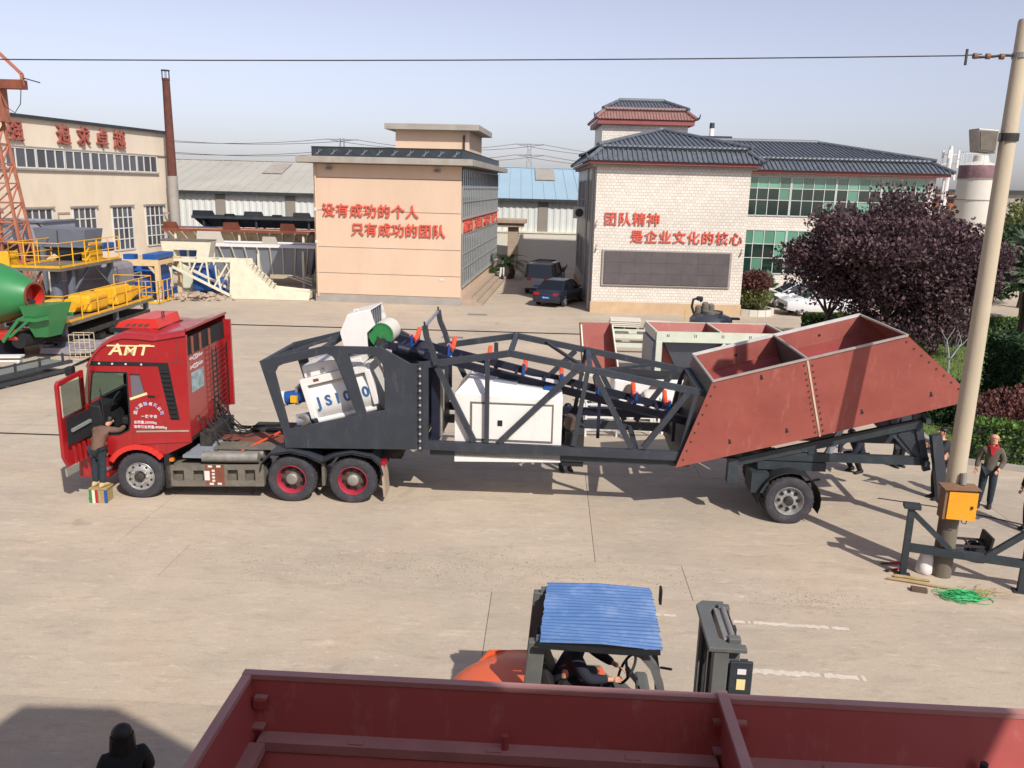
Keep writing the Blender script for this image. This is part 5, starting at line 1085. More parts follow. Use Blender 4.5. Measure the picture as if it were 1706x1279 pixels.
# overhead guard
for y in (-.55, .55):
    rp_ = MB().hexa([(-.86, y-.06, 1.0), (-.68, y-.06, 1.0), (-.68, y+.06, 1.0), (-.86, y+.06, 1.0), (-.78, y-.05, 2.06), (-.6, y-.05, 2.06), (-.6, y+.05, 2.06), (-.78, y+.05, 2.06)]).build('rear_pillar', M['forkgrey'], fk, bevel=.012)
    for k in range(12): MB().box(-.80, -.74, y-.068, y-.058, 1.12+k*.032, 1.13+k*.032).build('pillar_slot', M['frame_white'] if k != 6 else M['decal'], rp_)
    MB().rpath([(-.7, y, 2.06), (.25, y, 2.05), (.42, y, 1.98), (.54, y, 1.84), (.62, y, 1.62), (.74, y, 1.0), (.78, y, .6)], .08, .09, up=(0, 1, 0)).build('front_pillar', M['forkgrey'], fk)
for x in (-.6, -.3, 0, .28): MB().box(x, x+.06, -.51, .51, 2.03, 2.08).build('guard_bar', M['forkgrey'], fk)
pts = []; N = 19; W0 = 1.36
for i in range(N*4+1):
    y = -W0/2-.02+W0*i/(N*4); ph = i % 4; pts.append((y, 2.125+(.018 if ph in (1, 2) else 0)))
rag = random.Random(5)
cn = MB(); 
xa = [-.66+rag.uniform(-.008, .008) for _ in pts]; xb = [.60+rag.uniform(-.015, .015)-.06*max(0, (p[0]-.3)) for p in pts]
for f in (0, .5, 1): cn.v += [(xa[i]+(xb[i]-xa[i])*f+.06*(p[0]+.68)*(1-f)*.4, p[0], p[1]+.012*math.sin(PI*f)+.012*math.sin(p[0]*9+f*4)) for i, p in enumerate(pts)]
n = len(pts); cn.f = [(k*n+i, k*n+i+1, (k+1)*n+i+1, (k+1)*n+i) for k in range(2) for i in range(n-1)]
cno = cn.build('canopy_sheet', M['tarpblue'], fk); sm = cno.modifiers.new('thick', 'SOLIDIFY'); sm.thickness = .006
MB().rpath([(-.68, -.71, 2.09), (-.3, -.71, 2.085), (.2, -.71, 2.075), (.58, -.71, 2.10)], .03, .05).build('canopy_hem', M['black'], cno)
# steering, dash, levers, mirror
MB().hexa([(.50, -.3, .62), (.72, -.3, .62), (.72, .3, .62), (.5, .3, .62), (.42, -.22, 1.3), (.56, -.22, 1.3), (.56, .22, 1.3), (.42, .22, 1.3)]).build('dash', M['forkgrey'], fk, bevel=.03)
sw = MB(); sw.path([(.32+.09*math.cos(t), .05+.18*math.sin(t), 1.42+.15*math.cos(t)) for t in [2*PI*k/20 for k in range(20)]], .016, 6, True); sw.bar((.32, .05, 1.42), (.46, .05, 1.25), .05).bar((.32, -.12, 1.42), (.32, .22, 1.42), .03)
sw.build('steering_wheel', M['black'], fk)
for k in range(3): MB().tube((.5, -.32-k*.05, 1.2), (.42, -.34-k*.05, 1.46), .012, 6).build('lever', M['black'], fk)
mi = MB().bar((.62, -.5, 1.8), (.72, -.62, 1.86), .02).build('mirror_arm', M['black'], fk); MB().box(.70, .73, .58, .7, 1.95, 2.15).build('mirror', M['black'], mi, bevel=.01)
MB().tube((.86, -.38, .75), (.82, -.38, 1.18), .07, 10).build('tilt_cylinder', M['forkgrey'], fk); MB().box(.8, .92, -.5, -.35, 1.18, 1.32).build('work_lamp', M['lampred'], fk, bevel=.02)
MB().path([(.7, -.45, 1.1), (.85, -.5, 1.25), (.95, -.45, 1.0), (1.0, -.42, .8)], .02, 6).build('hydraulic_hose', M['black'], fk)
# mast
for y in (-.44, .44):
    MB().box(1.16, 1.32, y-.06, y+.06, .12, 2.03).build('outer_upright', M['forkgrey'], fk, bevel=.01); MB().box(1.33, 1.46, y*.78-.045, y*.78+.045, .15, 2.12).build('inner_upright', M['forkgrey'], fk, bevel=.01)
    MB().tube((1.2, y*.62, .2), (1.2, y*.62, 1.8), .035, 10).build('lift_cylinder', M['chassis_dk'], fk, smooth=True)
MB().plate([(1.02, -.52), (1.42, -.52), (1.42, -.42), (1.24, -.40), (1.16, -.3), (1.16, .3), (1.24, .40), (1.34, .44), (1.34, .52), (1.1, .52), (1.02, .42)], [], (.08, 0, 2.03), (1, 0, 0), (0, 1, 0), .05).build('mast_top_plate', M['forkgrey'], fk, bevel=.008)
MB().box(1.28, 1.38, -.34, .34, 1.96, 2.09).build('mast_cross_bar', M['alu'], fk, bevel=.01); MB().box(1.41, 1.44, -.30, .36, 1.80, 2.08).build('mast_front_plate', M['chassis_dk'], fk)
MB().box(1.34, 1.58, -.5, -.46, 1.1, 1.92).build('carriage_side', M['darkgrey2'], fk, bevel=.01); MB().box(1.48, 1.58, -.46, .46, .5, 1.2).build('carriage_plate', M['darkgrey2'], fk, bevel=.01)
for y in (-.12, .12): MB().box(1.40, 1.43, y-.02, y+.02, .6, 2.08).build('lift_chain', M['chassis_dk'], fk)
for y in (-.36, .36): MB().box(1.48, 1.56, y-.05, y+.05, 1.2, 1.85).build('backrest_bar', M['darkgrey2'], fk)
for z in (1.46, 1.60, 1.78): MB().box(1.42, 1.51, -.506, -.5, z, z+(.12 if z == 1.60 else .06)).build('warning_sticker', M['decal'] if z == 1.60 else M['decalw'], fk)
for z in (.45, 1.0): MB().box(1.58, 1.64, -.55, .55, z, z+.1).build('fork_bar', M['chassis_dk'], fk)
for y in (-.3, .3): MB().hexa([(1.56, y-.06, .1), (2.6, y-.06, .1), (2.6, y+.06, .1), (1.56, y+.06, .1), (1.56, y-.06, .16), (2.6, y-.06, .12), (2.6, y+.06, .12), (1.56, y+.06, .16)]).build('fork', M['chassis_dk'], fk)
MB().tube((1.38, -.3, 2.1), (1.38, .3, 2.1), .03, 10).build('chain_roller', M['alu'], fk)
for x, r, y in ((.95, .34, .45), (-1.1, .27, .42)):
    wheel(fk, (x, -y-.16, r), r, .22, 'trailer'); wheel(fk, (x, y+.16, r), r, .22, 'trailer', side=1)

# ================================================================ utility pole with box, lamp and wire
pole = thing('utility_pole', 'tall concrete utility pole standing at the right', 'pole', (7.92, 14.05, 0))
MB().lathe([(.165, 0), (.158, 1.2), (.138, 5), (.115, 9.42), (.10, 9.46), (.001, 9.47)], (0, 0, 0), 'z', 28).build('shaft', M['polecon'], pole, smooth=True)
MB().lathe([(.172, 0), (.168, 1.1), (.16, 1.16)], (0, 0, 0), 'z', 28, cap=False).build('base_wrap', M['polebase'], pole, smooth=True)
MB().lathe([(.115, 8.88), (.135, 8.88), (.135, 8.96), (.115, 8.96)], (0, 0, 0), 'z', 20, cap=False).build('top_strap', M['alu'], pole)
lp = MB().lathe([(.122, 7.62), (.155, 7.62), (.155, 7.74), (.122, 7.74)], (0, 0, 0), 'z', 20, cap=False).build('lamp_clamp', M['chassis_dk'], pole)
fl_ = MB().hexa([(-.52, -.14, 7.44), (-.24, -.14, 7.42), (-.24, .14, 7.42), (-.52, .14, 7.44), (-.58, -.16, 7.80), (-.24, -.16, 7.78), (-.24, .16, 7.78), (-.58, .16, 7.80)]).build('floodlight', M['alu'], pole, bevel=.015)
MB().hexa([(-.50, -.155, 7.47), (-.27, -.155, 7.45), (-.27, -.14, 7.45), (-.50, -.14, 7.47), (-.55, -.172, 7.76), (-.27, -.172, 7.75), (-.27, -.14, 7.75), (-.55, -.14, 7.76)]).build('lens', M['chassis'], fl_)
MB().bar((-.24, 0, 7.66), (-.12, 0, 7.68), .1).build('lamp_arm', M['chassis_dk'], fl_)
ins = MB().path([(-.12, 0, 8.92), (-.3, 0, 8.92), (-.42, 0, 8.9), (-.7, 0, 8.88)], .022, 6).build('wire_tail', M['chassis_dk'], pole)
for x in (-.3, -.52, -.72): MB().lathe([(.001, -.05), (.045, -.03), (.045, .03), (.001, .05)], (x, 0, 8.9), 'x', 10).build('insulator', M['boxbrown'], ins)
MB().bar((-.86, 0, 8.76), (-.86, 0, 9.0), .03).build('wire_clamp', M['chassis_dk'], ins)
tag(MB().path([(7.3, 14.05, 8.93)]+[(7.0-k*2.0, 14.05, 8.90-.62*(1-(1-k/12)**2)*.6-.012*k) for k in range(14)], .010, 5).build('overhead_wire', M['chassis_dk']), 'single black overhead wire crossing the sky from the pole', 'wire')
bx = thing('switch_box', 'weathered orange-doored switch box strapped to the utility pole', 'electric box', (7.9, 13.84, 1.22), R(-3))
MB().box(-.30, .24, -.16, .06, 0, .56).build('case', M['boxbrown'], bx, bevel=.008); MB().hexa([(-.24, -.185, .02), (.25, -.19, .0), (.25, -.165, .0), (-.24, -.165, .02), (-.24, -.185, .52), (.25, -.19, .51), (.25, -.165, .51), (-.24, -.165, .52)]).build('door', M['boxyellow'], bx)
MB().hexa([(-.34, -.22, .56), (.28, -.22, .56), (.28, .08, .56), (-.34, .08, .56), (-.34, -.22, .575), (.28, -.22, .575), (.28, .08, .6), (-.34, .08, .6)]).build('lid', M['boxbrown'], bx)
MB().box(.15, .18, -.215, -.19, .22, .27).build('latch', M['chassis_dk'], bx)
MB().path([(.05, -.1, 0), (.06, -.14, -.06), (.12, -.16, -.07), (.16, -.1, 0)], .009, 5).build('cable_loop', M['black'], bx); MB().tube((.05, .0, .6), (.05, .02, .80), .05, 10).build('cable_gland', M['alu'], bx)

# ================================================================ steel bracing frame standing at the right
af = thing('bracing_frame', 'dark grey steel bracing frame with upright post in front of the pole', 'steel frame', (7.2, 14.0, 0), R(-17.0))
MB().box(-.055, .055, -.055, .055, .02, 1.3).build('post', M['darkgrey2'], af, bevel=.006); MB().box(-.14, .14, -.1, .1, 1.3, 1.38).build('head_plate', M['darkgrey2'], af, bevel=.006); MB().box(-.13, .13, -.1, .1, 0, .02).build('foot_plate', M['darkgrey2'], af)
MB().bar((.06, 0, .55), (2.4, 0, .52), .1, .14).build('rail', M['darkgrey2'], af); MB().bar((.05, 0, 1.2), (.70, 0, .62), .07, .09).build('brace', M['darkgrey2'], af); MB().bar((1.3, 0, .58), (1.9, 0, 1.15), .08, .1).build('brace', M['darkgrey2'], af)
MB().box(1.85, 1.97, -.055, .055, .02, .45).build('post', M['darkgrey2'], af); MB().box(1.78, 2.04, -.1, .1, 0, .02).build('foot_plate', M['darkgrey2'], af); MB().box(1.86, 1.96, -.05, .05, .60, 1.3).build('post', M['darkgrey2'], af)

# ================================================================ odds and ends round the pole
tw = MB(); rr = random.Random(9)
for k in range(70):                                                 # tangle of green twine
    a = rr.uniform(0, 2*PI); r1 = rr.uniform(.08, .30); r2 = r1*rr.uniform(.5, .9); cx, cy = rr.gauss(0, .09), rr.gauss(0, .06); z0 = rr.uniform(.01, .10); tl = rr.uniform(-.25, .25)
    tw.path([(cx+r1*math.cos(t)*math.cos(a)-r2*math.sin(t)*math.sin(a), (cy+r1*math.cos(t)*math.sin(a)+r2*math.sin(t)*math.cos(a))*.7, max(.006, z0+tl*r1*math.sin(t+1)*.4)) for t in [2*PI*j/14 for j in range(14)]], .0055, 4, True)
for k in range(14):
    p = Vector((rr.uniform(-.3, .3), rr.uniform(-.2, .2), .02)); ps = [p]
    for j in range(6): p = p+Vector((rr.uniform(-.12, .12), rr.uniform(-.07, .07), 0)); p.z = .008+rr.random()*.03; ps.append(p.copy())
    tw.path(ps, .005, 4)
o = tw.build('twine_tangle', M['twine']); o.location = (7.85, 13.15, 0); tag(o, 'tangled pile of bright green nylon twine on the concrete', 'twine')
sw_ = MB()
for k in range(60):
    p = Vector((rr.gauss(0, .17), rr.gauss(0, .1), .01)); a = rr.uniform(-.5, .9); l = rr.uniform(.1, .3); sw_.path([p, p+Vector((l*.5*math.cos(a), l*.5*math.sin(a), .03)), p+Vector((l*math.cos(a), l*math.sin(a), .012))], .004, 3)
o = sw_.build('straw_wisps', M['straw']); o.location = (8.2, 13.35, 0); tag(o, 'wisps of dry straw beside the green twine', 'straw')
def stick(p, q, r, label):
    t = MB(); p, q = Vector(p), Vector(q); t.path([p, p+(q-p)*.3+Vector((0, .01, .004)), p+(q-p)*.6, q], [r, r*.95, r*.9, r*.8], 7); tag(t.build('bamboo_pole', M['wood']), label, 'stick', 'bamboo poles by the pole')
stick((6.83, 13.79, .03), (8.0, 13.36, .03), .024, 'longer bamboo pole on the ground ending in the green twine'); stick((7.0, 13.90, .03), (7.56, 13.72, .03), .03, 'shorter bamboo pole lying behind the longer one')
bk = MB().box(-.13, .13, -.06, .06, 0, .07).build('wood_block', M['brickbrown'], None, bevel=.008); bk.location = (7.2, 13.36, 0); bk.rotation_euler = (0, 0, R(-18)); tag(bk, 'small brown block lying in front of the bamboo poles', 'block')
sk = MB(); rg = []
for z, a, b in ((0, .14, .11), (.03, .17, .13), (.14, .165, .12), (.28, .14, .10), (.38, .12, .075), (.46, .10, .035), (.50, .09, .015)):
    rg.append([(a*math.cos(t)*(1+.08*math.sin(3*t+z*9)), b*math.sin(t)*(1+.1*math.cos(4*t+z*12)), z+.012*math.sin(5*t)*(z > 0)) for t in [2*PI*k/20 for k in range(20)]])
o = sk.loft(rg).build('woven_sack', M['sack'], None, smooth=60); o.location = (7.66, 14.12, 0); tag(o, 'white woven sack slumped against the pole foot', 'sack')
ct_ = thing('hand_trolley', 'dark hand trolley lying behind the steel frame', 'trolley', (8.85, 14.75, 0), R(-8))
MB().bar((-.55, -.1, .30), (.25, -.1, .30), .04).build('side_bar', M['chassis_dk'], ct_); MB().bar((-.55, .2, .33), (.25, .2, .33), .04).build('side_bar', M['chassis_dk'], ct_)
for x in (-.4, -.1, .15): MB().bar((x, -.1, .30), (x, .2, .33), .03).build('rung', M['chassis_dk'], ct_)
MB().hexa([(.2, -.2, .2), (.24, -.2, .2), (.24, .3, .2), (.2, .3, .2), (.24, -.2, .52), (.28, -.2, .52), (.28, .3, .52), (.24, .3, .52)]).build('toe_plate', M['black'], ct_)
wheel(ct_, (.1, -.16, .13), .13, .07, 'trailer'); wheel(ct_, (.1, .3, .13), .13, .07, 'trailer', side=1)
tl = thing('pipe_wrench', 'long red and black wrench lying beside the frame foot', 'tool', (6.98, 14.40, .02), R(5)); MB().bar((0, 0, .01), (.42, .02, .01), .035, .02).build('handle', M['chassis_dk'], tl); MB().box(.42, .52, -.03, .07, 0, .03).build('jaw', M['orange'], tl); MB().bar((.15, .0, .012), (.40, .018, .012), .04, .024).build('grip', M['redscarf'], tl)
tl = thing('pipe_wrench', 'short red-handled tool beside the frame foot plate', 'tool', (7.02, 14.12, .02), R(20)); MB().bar((0, 0, .01), (.26, .0, .01), .04, .02).build('handle', M['redscarf'], tl); MB().box(-.08, 0, -.03, .03, 0, .03).build('head', M['chassis_dk'], tl)
tag(MB().path([(8.4, 17.9, .015), (9.6, 17.4, .015), (10.4, 16.9, .015), (10.9, 16.5, .02), (11.4, 16.3, .015), (13, 16.6, .015)], .012, 5).build('ground_cable', M['black']), 'thin dark cable on the ground behind the standing man', 'cable')
# ================================================================ equipment yard on the left
def railing(parent, pts, z, h, m, rails=(.5, 1.0), step=1.35, r=.022, kick=True, name='railing'):
    """tube railing along a polyline: posts, rails and a kick strip, one part per straight run"""
    for a, b in zip(pts, pts[1:]):
        mb = MB(); a, b = Vector((*a, z)), Vector((*b, z)); L = (b-a).length; n = max(1, round(L/step))
        for i in range(n+1): mb.tube(a+(b-a)*i/n, a+(b-a)*i/n+Vector((0, 0, h)), r*1.25, 6)
        for f in rails: mb.tube(a+Vector((0, 0, h*f)), b+Vector((0, 0, h*f)), r, 6)
        if kick: mb.bar(a+Vector((0, 0, .06)), b+Vector((0, 0, .06)), .012, .1)
        mb.build(name, m, parent)
Y_, GR = M['yellow'], M['chassis']
GB = mat('blue_grey_sheet_metal', '646a75', .6, var=.08, scale=1.2, dirt=('4c515a', .4, 2)); LG = mat('light_grey_bin', '8a8f99', .6, var=.06, scale=1)
yp = thing('mixing_station', 'yellow railed two-deck mixing station with grey hopper on top', 'mixing plant', (-17.05, 31.3, 0), R(0))
MB().box(-2.3, 0, 0, 7.9, 1.08, 1.2).build('lower_deck', GR, yp)
railing(yp, [(-1.0, .05), (-.05, .05), (-.05, 7.8), (-1.8, 7.8)], 1.2, 1.05, Y_)
for x, y in ((-.25, .3), (-.25, 4.5), (-.25, 7.5), (-2.1, .3), (-2.1, 4.5), (-2.1, 7.5)): MB().box(x-.09, x+.09, y-.09, y+.09, 0, 1.08).build('deck_post', GB, yp)
MB().box(-2.15, -.15, .1, 7.7, .5, .68).build('deck_sill', M['chassis_dk'], yp)
MB().box(-4.2, -2.0, 3.7, 9.2, 2.78, 2.9).build('upper_deck', GR, yp)
railing(yp, [(-4.15, 9.1), (-4.15, 3.75), (-2.05, 3.75), (-2.05, 9.1)], 2.9, 1.05, Y_, step=1.0)
for x, y in ((-4.0, 4.0), (-2.3, 5.0), (-2.3, 8.6), (-4.0, 8.6)): MB().box(x-.11, x+.11, y-.11, y+.11, 0, 2.78).build('column', GB, yp)
MB().tube((-2.75, 4.6, 1.0), (-2.75, 4.6, 2.78), .22, 16).build('discharge_pipe', GB, yp, smooth=True); MB().lathe([(.36, 1.0), (.22, 1.35)], (-2.75, 4.6, 0), 'z', 16).build('discharge_skirt', M['alu'], yp, smooth=True)
for p, q in (((-3.9, 4.0, 1.6), (-3.0, 4.0, 2.75)), ((-2.3, 5.1, 1.7), (-2.3, 6.6, 2.75)), ((-2.3, 8.5, 1.7), (-2.3, 7.0, 2.75)), ((-2.2, 4.1, 2.75), (-2.9, 4.6, 1.9))): MB().bar(p, q, .07).build('knee_brace', GB, yp)
hb = MB().hexa([(-4.7, 6.9, 3.6), (-2.55, 6.9, 3.6), (-2.55, 8.4, 3.6), (-4.7, 8.4, 3.6), (-4.8, 6.8, 4.4), (-2.45, 6.8, 4.35), (-2.45, 8.5, 4.35), (-4.8, 8.5, 4.4)]).build('top_hopper', GB, yp)
MB().hexa([(-3.8, 7.3, 2.95), (-3.1, 7.3, 2.95), (-3.1, 7.9, 2.95), (-3.8, 7.9, 2.95), (-4.6, 7.0, 3.6), (-2.65, 7.0, 3.6), (-2.65, 8.3, 3.6), (-4.6, 8.3, 3.6)]).build('hopper_cone', M['darkgrey2'], hb)
MB().bar((-4.85, 6.75, 3.6), (-2.4, 6.75, 3.6), .08).bar((-2.4, 6.8, 3.6), (-2.4, 8.5, 3.6), .08).build('hopper_girt', GB, hb)
MB().box(-3.7, -3.68, 6.74, 6.79, 3.66, 4.3).build('hopper_stiffener', M['darkgrey2'], hb)
MB().box(-1.3, -.35, 2.6, 4.2, 1.25, 1.95).build('gear_case', Y_, yp, bevel=.12); MB().tube((-.9, 2.0, 1.6), (-.9, 2.7, 1.6), .3, 16).build('drive_drum', Y_, yp, smooth=True); MB().box(-1.6, -1.1, 1.2, 2.0, 1.2, 1.9).build('gear_case', Y_, yp, bevel=.08)
MB().hexa([(-1.35, 4.9, 1.25), (-.3, 4.9, 1.25), (-.3, 6.3, 1.25), (-1.35, 6.3, 1.25), (-1.35, 4.9, 1.9), (-.4, 4.9, 2.05), (-.4, 6.3, 2.05), (-1.35, 6.3, 1.9)]).build('mixer_trough', Y_, yp, bevel=.06)
MB().hexa([(-1.3, 6.3, 1.3), (-.35, 6.3, 1.3), (-.35, 7.6, 1.6), (-1.3, 7.6, 1.6), (-1.3, 6.3, 1.9), (-.35, 6.3, 1.95), (-.35, 7.6, 1.78), (-1.3, 7.6, 1.78)]).build('mixer_cover', Y_, yp, bevel=.03)
MB().box(-2.9, -2.5, 7.2, 8.4, 2.92, 3.75).build('weigh_box', Y_, yp, bevel=.02); MB().box(-2.42, -2.1, 8.2, 8.8, 3.3, 3.7).build('blue_motor_box', M['blue'], yp, bevel=.03)
MB().hexa([(-7.5, 3.2, 2.75), (-4.25, 3.9, 2.75), (-4.25, 4.6, 2.75), (-7.5, 4.6, 2.75), (-7.5, 3.2, 3.35), (-4.25, 3.9, 3.55), (-4.25, 4.6, 3.55), (-7.5, 4.6, 3.35)]).build('feed_conveyor', Y_, yp, bevel=.03); MB().box(-7.5, -4.3, 3.4, 4.4, 2.5, 2.73).build('conveyor_belly', Y_, yp)
MB().box(-7.2, -4.5, 3.5, 4.3, 0, .4).build('conveyor_base', M['chassis_dk'], yp)
for x in (-7.1, -5.6, -4.6): MB().box(x, x+.15, 3.6, 3.75, .4, 2.5).build('conveyor_leg', GB, yp)
gb = MB().box(-5.4, -2.9, 9.6, 12.6, .25, 2.5).build('covered_mixer', mat('dusty_tarpaulin', '7d7a82', .9, var=.15, scale=1.5, bump=.5, bscale=4), yp, bevel=.3)
MB().bar((-5.2, 9.3, 1.7), (-2.6, 9.5, 1.9), .06).bar((-2.6, 9.5, 1.9), (-2.6, 12.5, 1.9), .06).build('cover_rail', M['alu'], yp)
for x, y in ((-2.6, 9.5), (-2.6, 12.5)): MB().bar((x, y, 0), (x, y, 1.9), .07).build('cover_post', M['alu'], yp)
for y in (.8, 1.9, 3.4, 5.0):
    MB().lathe([(.001, 0), (.28, .02), (.42, .12), (.44, .3), (.28, .42), (.001, .46)], (-.7, y, 0), 'z', 16).build('stored_roll', M['black'] if y < 3 else M['chassis_dk'], yp, smooth=True)
# big pale grey bin further back
lb = thing('grey_bin', 'large pale grey steel bin behind the yellow mixing station', 'bin', (-23.6, 42, 0))
MB().box(-4.5, 0, 0, 3.2, 3.3, 4.45).build('body', LG, lb, bevel=.02); MB().bar((-4.5, -.03, 4.45), (0.05, -.03, 4.45), .1).bar((.03, 0, 4.45), (.03, 3.2, 4.45), .1).build('rim', GB, lb)
MB().hexa([(-3, 1, 2.2), (-1.5, 1, 2.2), (-1.5, 2, 2.2), (-3, 2, 2.2), (-4.4, .1, 3.3), (-.1, .1, 3.3), (-.1, 3.1, 3.3), (-4.4, 3.1, 3.3)]).build('cone', M['navy'], lb)
for x in (-4.3, -.2):
    for y in (.2, 3.0): MB().box(x-.1, x+.1, y-.1, y+.1, 0, 3.3).build('leg', GB, lb)
MB().bar((-.4, .0, 4.5), (0, .0, 4.2), .06).build('hook', M['chassis_dk'], lb)
# green drum mixer at the left edge
gm = thing('drum_mixer', 'green conical drum concrete mixer at the left edge with red belly', 'concrete mixer', (-18.6, 30.6, 0), R(-12))
MB().lathe([(.46, 1.0), (.48, .96), (.53, .9), (1.0, -.1), (1.2, -.8), (1.22, -2.2), (.9, -3.2)], (0, 0, 2.4), 'x', 36, cap=False).build('drum', M['green'], gm, smooth=True)
MB().lathe([(.50, .98), (.50, 1.03), (.43, 1.03), (.43, .98), (.50, .98)], (0, 0, 2.4), 'x', 28, cap=False).build('mouth_ring', M['rust'], gm)
MB().lathe([(.43, 1.0), (.48, .5), (.001, .3)], (0, 0, 2.4), 'x', 28, cap=False).build('drum_inside', M['redorange'], gm, smooth=True); MB().box(.45, .75, -.06, .3, 2.05, 2.2).build('drum_blade', M['chassis_dk'], gm)
MB().hexa([(.95, -.5, 1.5), (1.9, -.45, 1.55), (1.9, .45, 1.55), (.95, .5, 1.5), (.85, -.6, 2.08), (2.05, -.6, 2.16), (2.05, .6, 2.16), (.85, .6, 2.08)]).build('receiving_chute', M['green'], gm)
MB().hexa([(1.15, -.35, .92), (1.7, -.35, .95), (1.7, .35, .95), (1.15, .35, .92), (.95, -.5, 1.5), (1.9, -.45, 1.55), (1.9, .45, 1.55), (.95, .5, 1.5)]).build('chute_spout', M['green'], gm)
for y in (-.62, .62): MB().rpath([(2.02, y, 1.72), (1.5, y, 1.6), (.8, y, 1.6), (.0, y, .72)], .07, .12).bar((1.2, y, 1.58), (.3, y, .9), .06, .09).build('chute_bracket', M['green'], gm)
MB().hexa([(-3.2, -.7, .62), (.6, -.5, .78), (.6, .5, .78), (-3.2, .7, .62), (-3.2, -.9, .95), (.35, -.6, 1.05), (.35, .6, 1.05), (-3.2, .9, .95)]).build('belly_frame', M['redorange'], gm, bevel=.04)
for x in (-2.6, -.6): MB().box(x, x+.35, -.6, .6, 0, .65).build('support_leg', M['navy'], gm)
MB().tube((.55, -.5, .8), (.55, .5, .8), .32, 16).build('drive_ring', M['cabin'], gm, smooth=True)
# lattice tower of an orange crane at the edge
cr_ = thing('gantry_crane', 'faded orange lattice crane leg and mast head at the left edge', 'crane', (-24.2, 40, 0))
CO = mat('faded_orange_crane_paint', 'a86a52', .7, var=.15, scale=2, dirt=('70452f', .5, 3))
lg = MB()
ch = [((-1.1, 0), (-.6, 0)), ((.95, 0), (.0, 0)), ((-1.1, 1.2), (-.6, .7)), ((.95, 1.2), (.0, .7))]
def cp(k, z): (a, b), (c, d_) = ch[k]; f = z/9.2; return Vector((a+(c-a)*f, b+(d_-b)*f, z))
for k in range(4): lg.bar(cp(k, 0), cp(k, 9.2), .12)
z = 0
while z < 8.9:
    for a, b in ((0, 1), (2, 3), (0, 2), (1, 3)): lg.bar(cp(a, z), cp(b, z+.9), .06).bar(cp(b, z), cp(b, z), .001) if False else lg.bar(cp(a, z), cp(b, min(9.2, z+.9)), .06); lg.bar(cp(a, z), cp(b, z), .06)
    z += .9
lg.build('lattice_leg', CO, cr_)
MB().rpath([(.1, .3, 10.2), (.0, .3, 12.2), (.2, .3, 12.3), (1.35, .3, 11.2), (1.35, .3, 10.7)], .12, .16, up=(0, 1, 0)).build('mast_head', CO, cr_); MB().box(-.9, 1.4, .1, .6, 10.55, 10.95).build('head_beam', M['rust'], cr_)
MB().box(-.75, .3, .0, .8, 9.1, 10.6).build('slew_post', CO, cr_)
MB().bar((1.35, .3, 11.05), (2.15, .3, 10.85), .05).build('boom_rod', M['chassis_dk'], cr_); MB().path([(.2, .3, 10.6), (.4, .3, 9.8), (.85, .3, 9.5), (1.15, .3, 9.9), (1.25, .3, 10.6)], .02, 5).build('slack_cable', M['black'], cr_)
# blue mixer under a cream portal frame
bm_ = thing('blue_mixer', 'blue mixer under a cream portal frame left of the cream conveyor', 'concrete mixer', (-19.7, 46, 0), 0)
CS = mat('cream_orange_portal', 'd0b78c', .6, var=.08, scale=1.5, dirt=('a1704a', .4, 2))
for y in (0, 3.0):
    for x in (0, -2.4): MB().box(x-.12, x+.12, y-.12, y+.12, .12, 2.0).build('portal_post', CS, bm_)
    MB().box(-2.5, .12, y-.12, y+.12, 2.0, 2.3).build('portal_beam', CS, bm_); MB().bar((-.1, y, 1.6), (-.45, y, 2.0), .14).bar((-2.3, y, 1.6), (-1.95, y, 2.0), .14).build('portal_haunch', CS, bm_)
for y in (0, 3.0): MB().box(-.22, .22, y-.22, y+.22, 0, .12).build('portal_foot', M['white'], bm_)
MB().box(-.12, .1, .12, 2.9, 2.05, 2.25).build('portal_tie', CS, bm_)
MB().lathe([(.001, 0), (.8, 0), (.9, .15), (.9, 1.9), (.8, 2.05), (.001, 2.05)], (-2.3, 1.5, 1.15), 'x', 26).build('drum', M['blue'], bm_, smooth=True)
MB().box(-2.3, .05, .6, 2.4, .25, .6).build('cradle', M['blue'], bm_); MB().box(.3, 1.4, 4.0, 5.6, .1, 1.6).build('gear_housing', M['blue'], bm_, bevel=.2); MB().box(1.5, 3.6, 4.2, 5.6, .05, .9).build('motor_base', M['blue'], bm_, bevel=.15)
MB().box(-1.9, -1.3, .1, .6, 2.32, 2.6).build('control_box', M['blue'], bm_); MB().box(-.9, -.1, .2, 2.6, 2.32, 2.62).build('top_tank', M['blue'], bm_, bevel=.05)
railing(bm_, [(-2.4, -.9), (.35, -.9), (.35, .9)], .05, 1.2, Y_, step=.7)
pm = thing('portal_hood', 'cream sheet metal hood box standing behind the blue mixer', 'hood', (-21.4, 52, 0)); MB().plate([(0, 0), (2.6, 0), (2.9, 1.3), (-.2, 1.3)], [[(.6, .2), (1.9, .2), (2.0, .75), (.55, .75)]], (0, 0, 1.75), (1, 0, 0), (0, 0, 1), .9).build('hood', M['creamsteel'], pm); MB().box(.9, 1.5, -.6, -.1, 0, 2.0).build('duct', M['palegreen'], pm); MB().box(-.2, 2.9, -.95, .05, 3.05, 3.12).build('top', M['chassis'], pm)
for x in (.1, 2.4): MB().box(x, x+.15, -.6, -.45, 0, 1.75).build('leg', M['creamsteel'], pm)
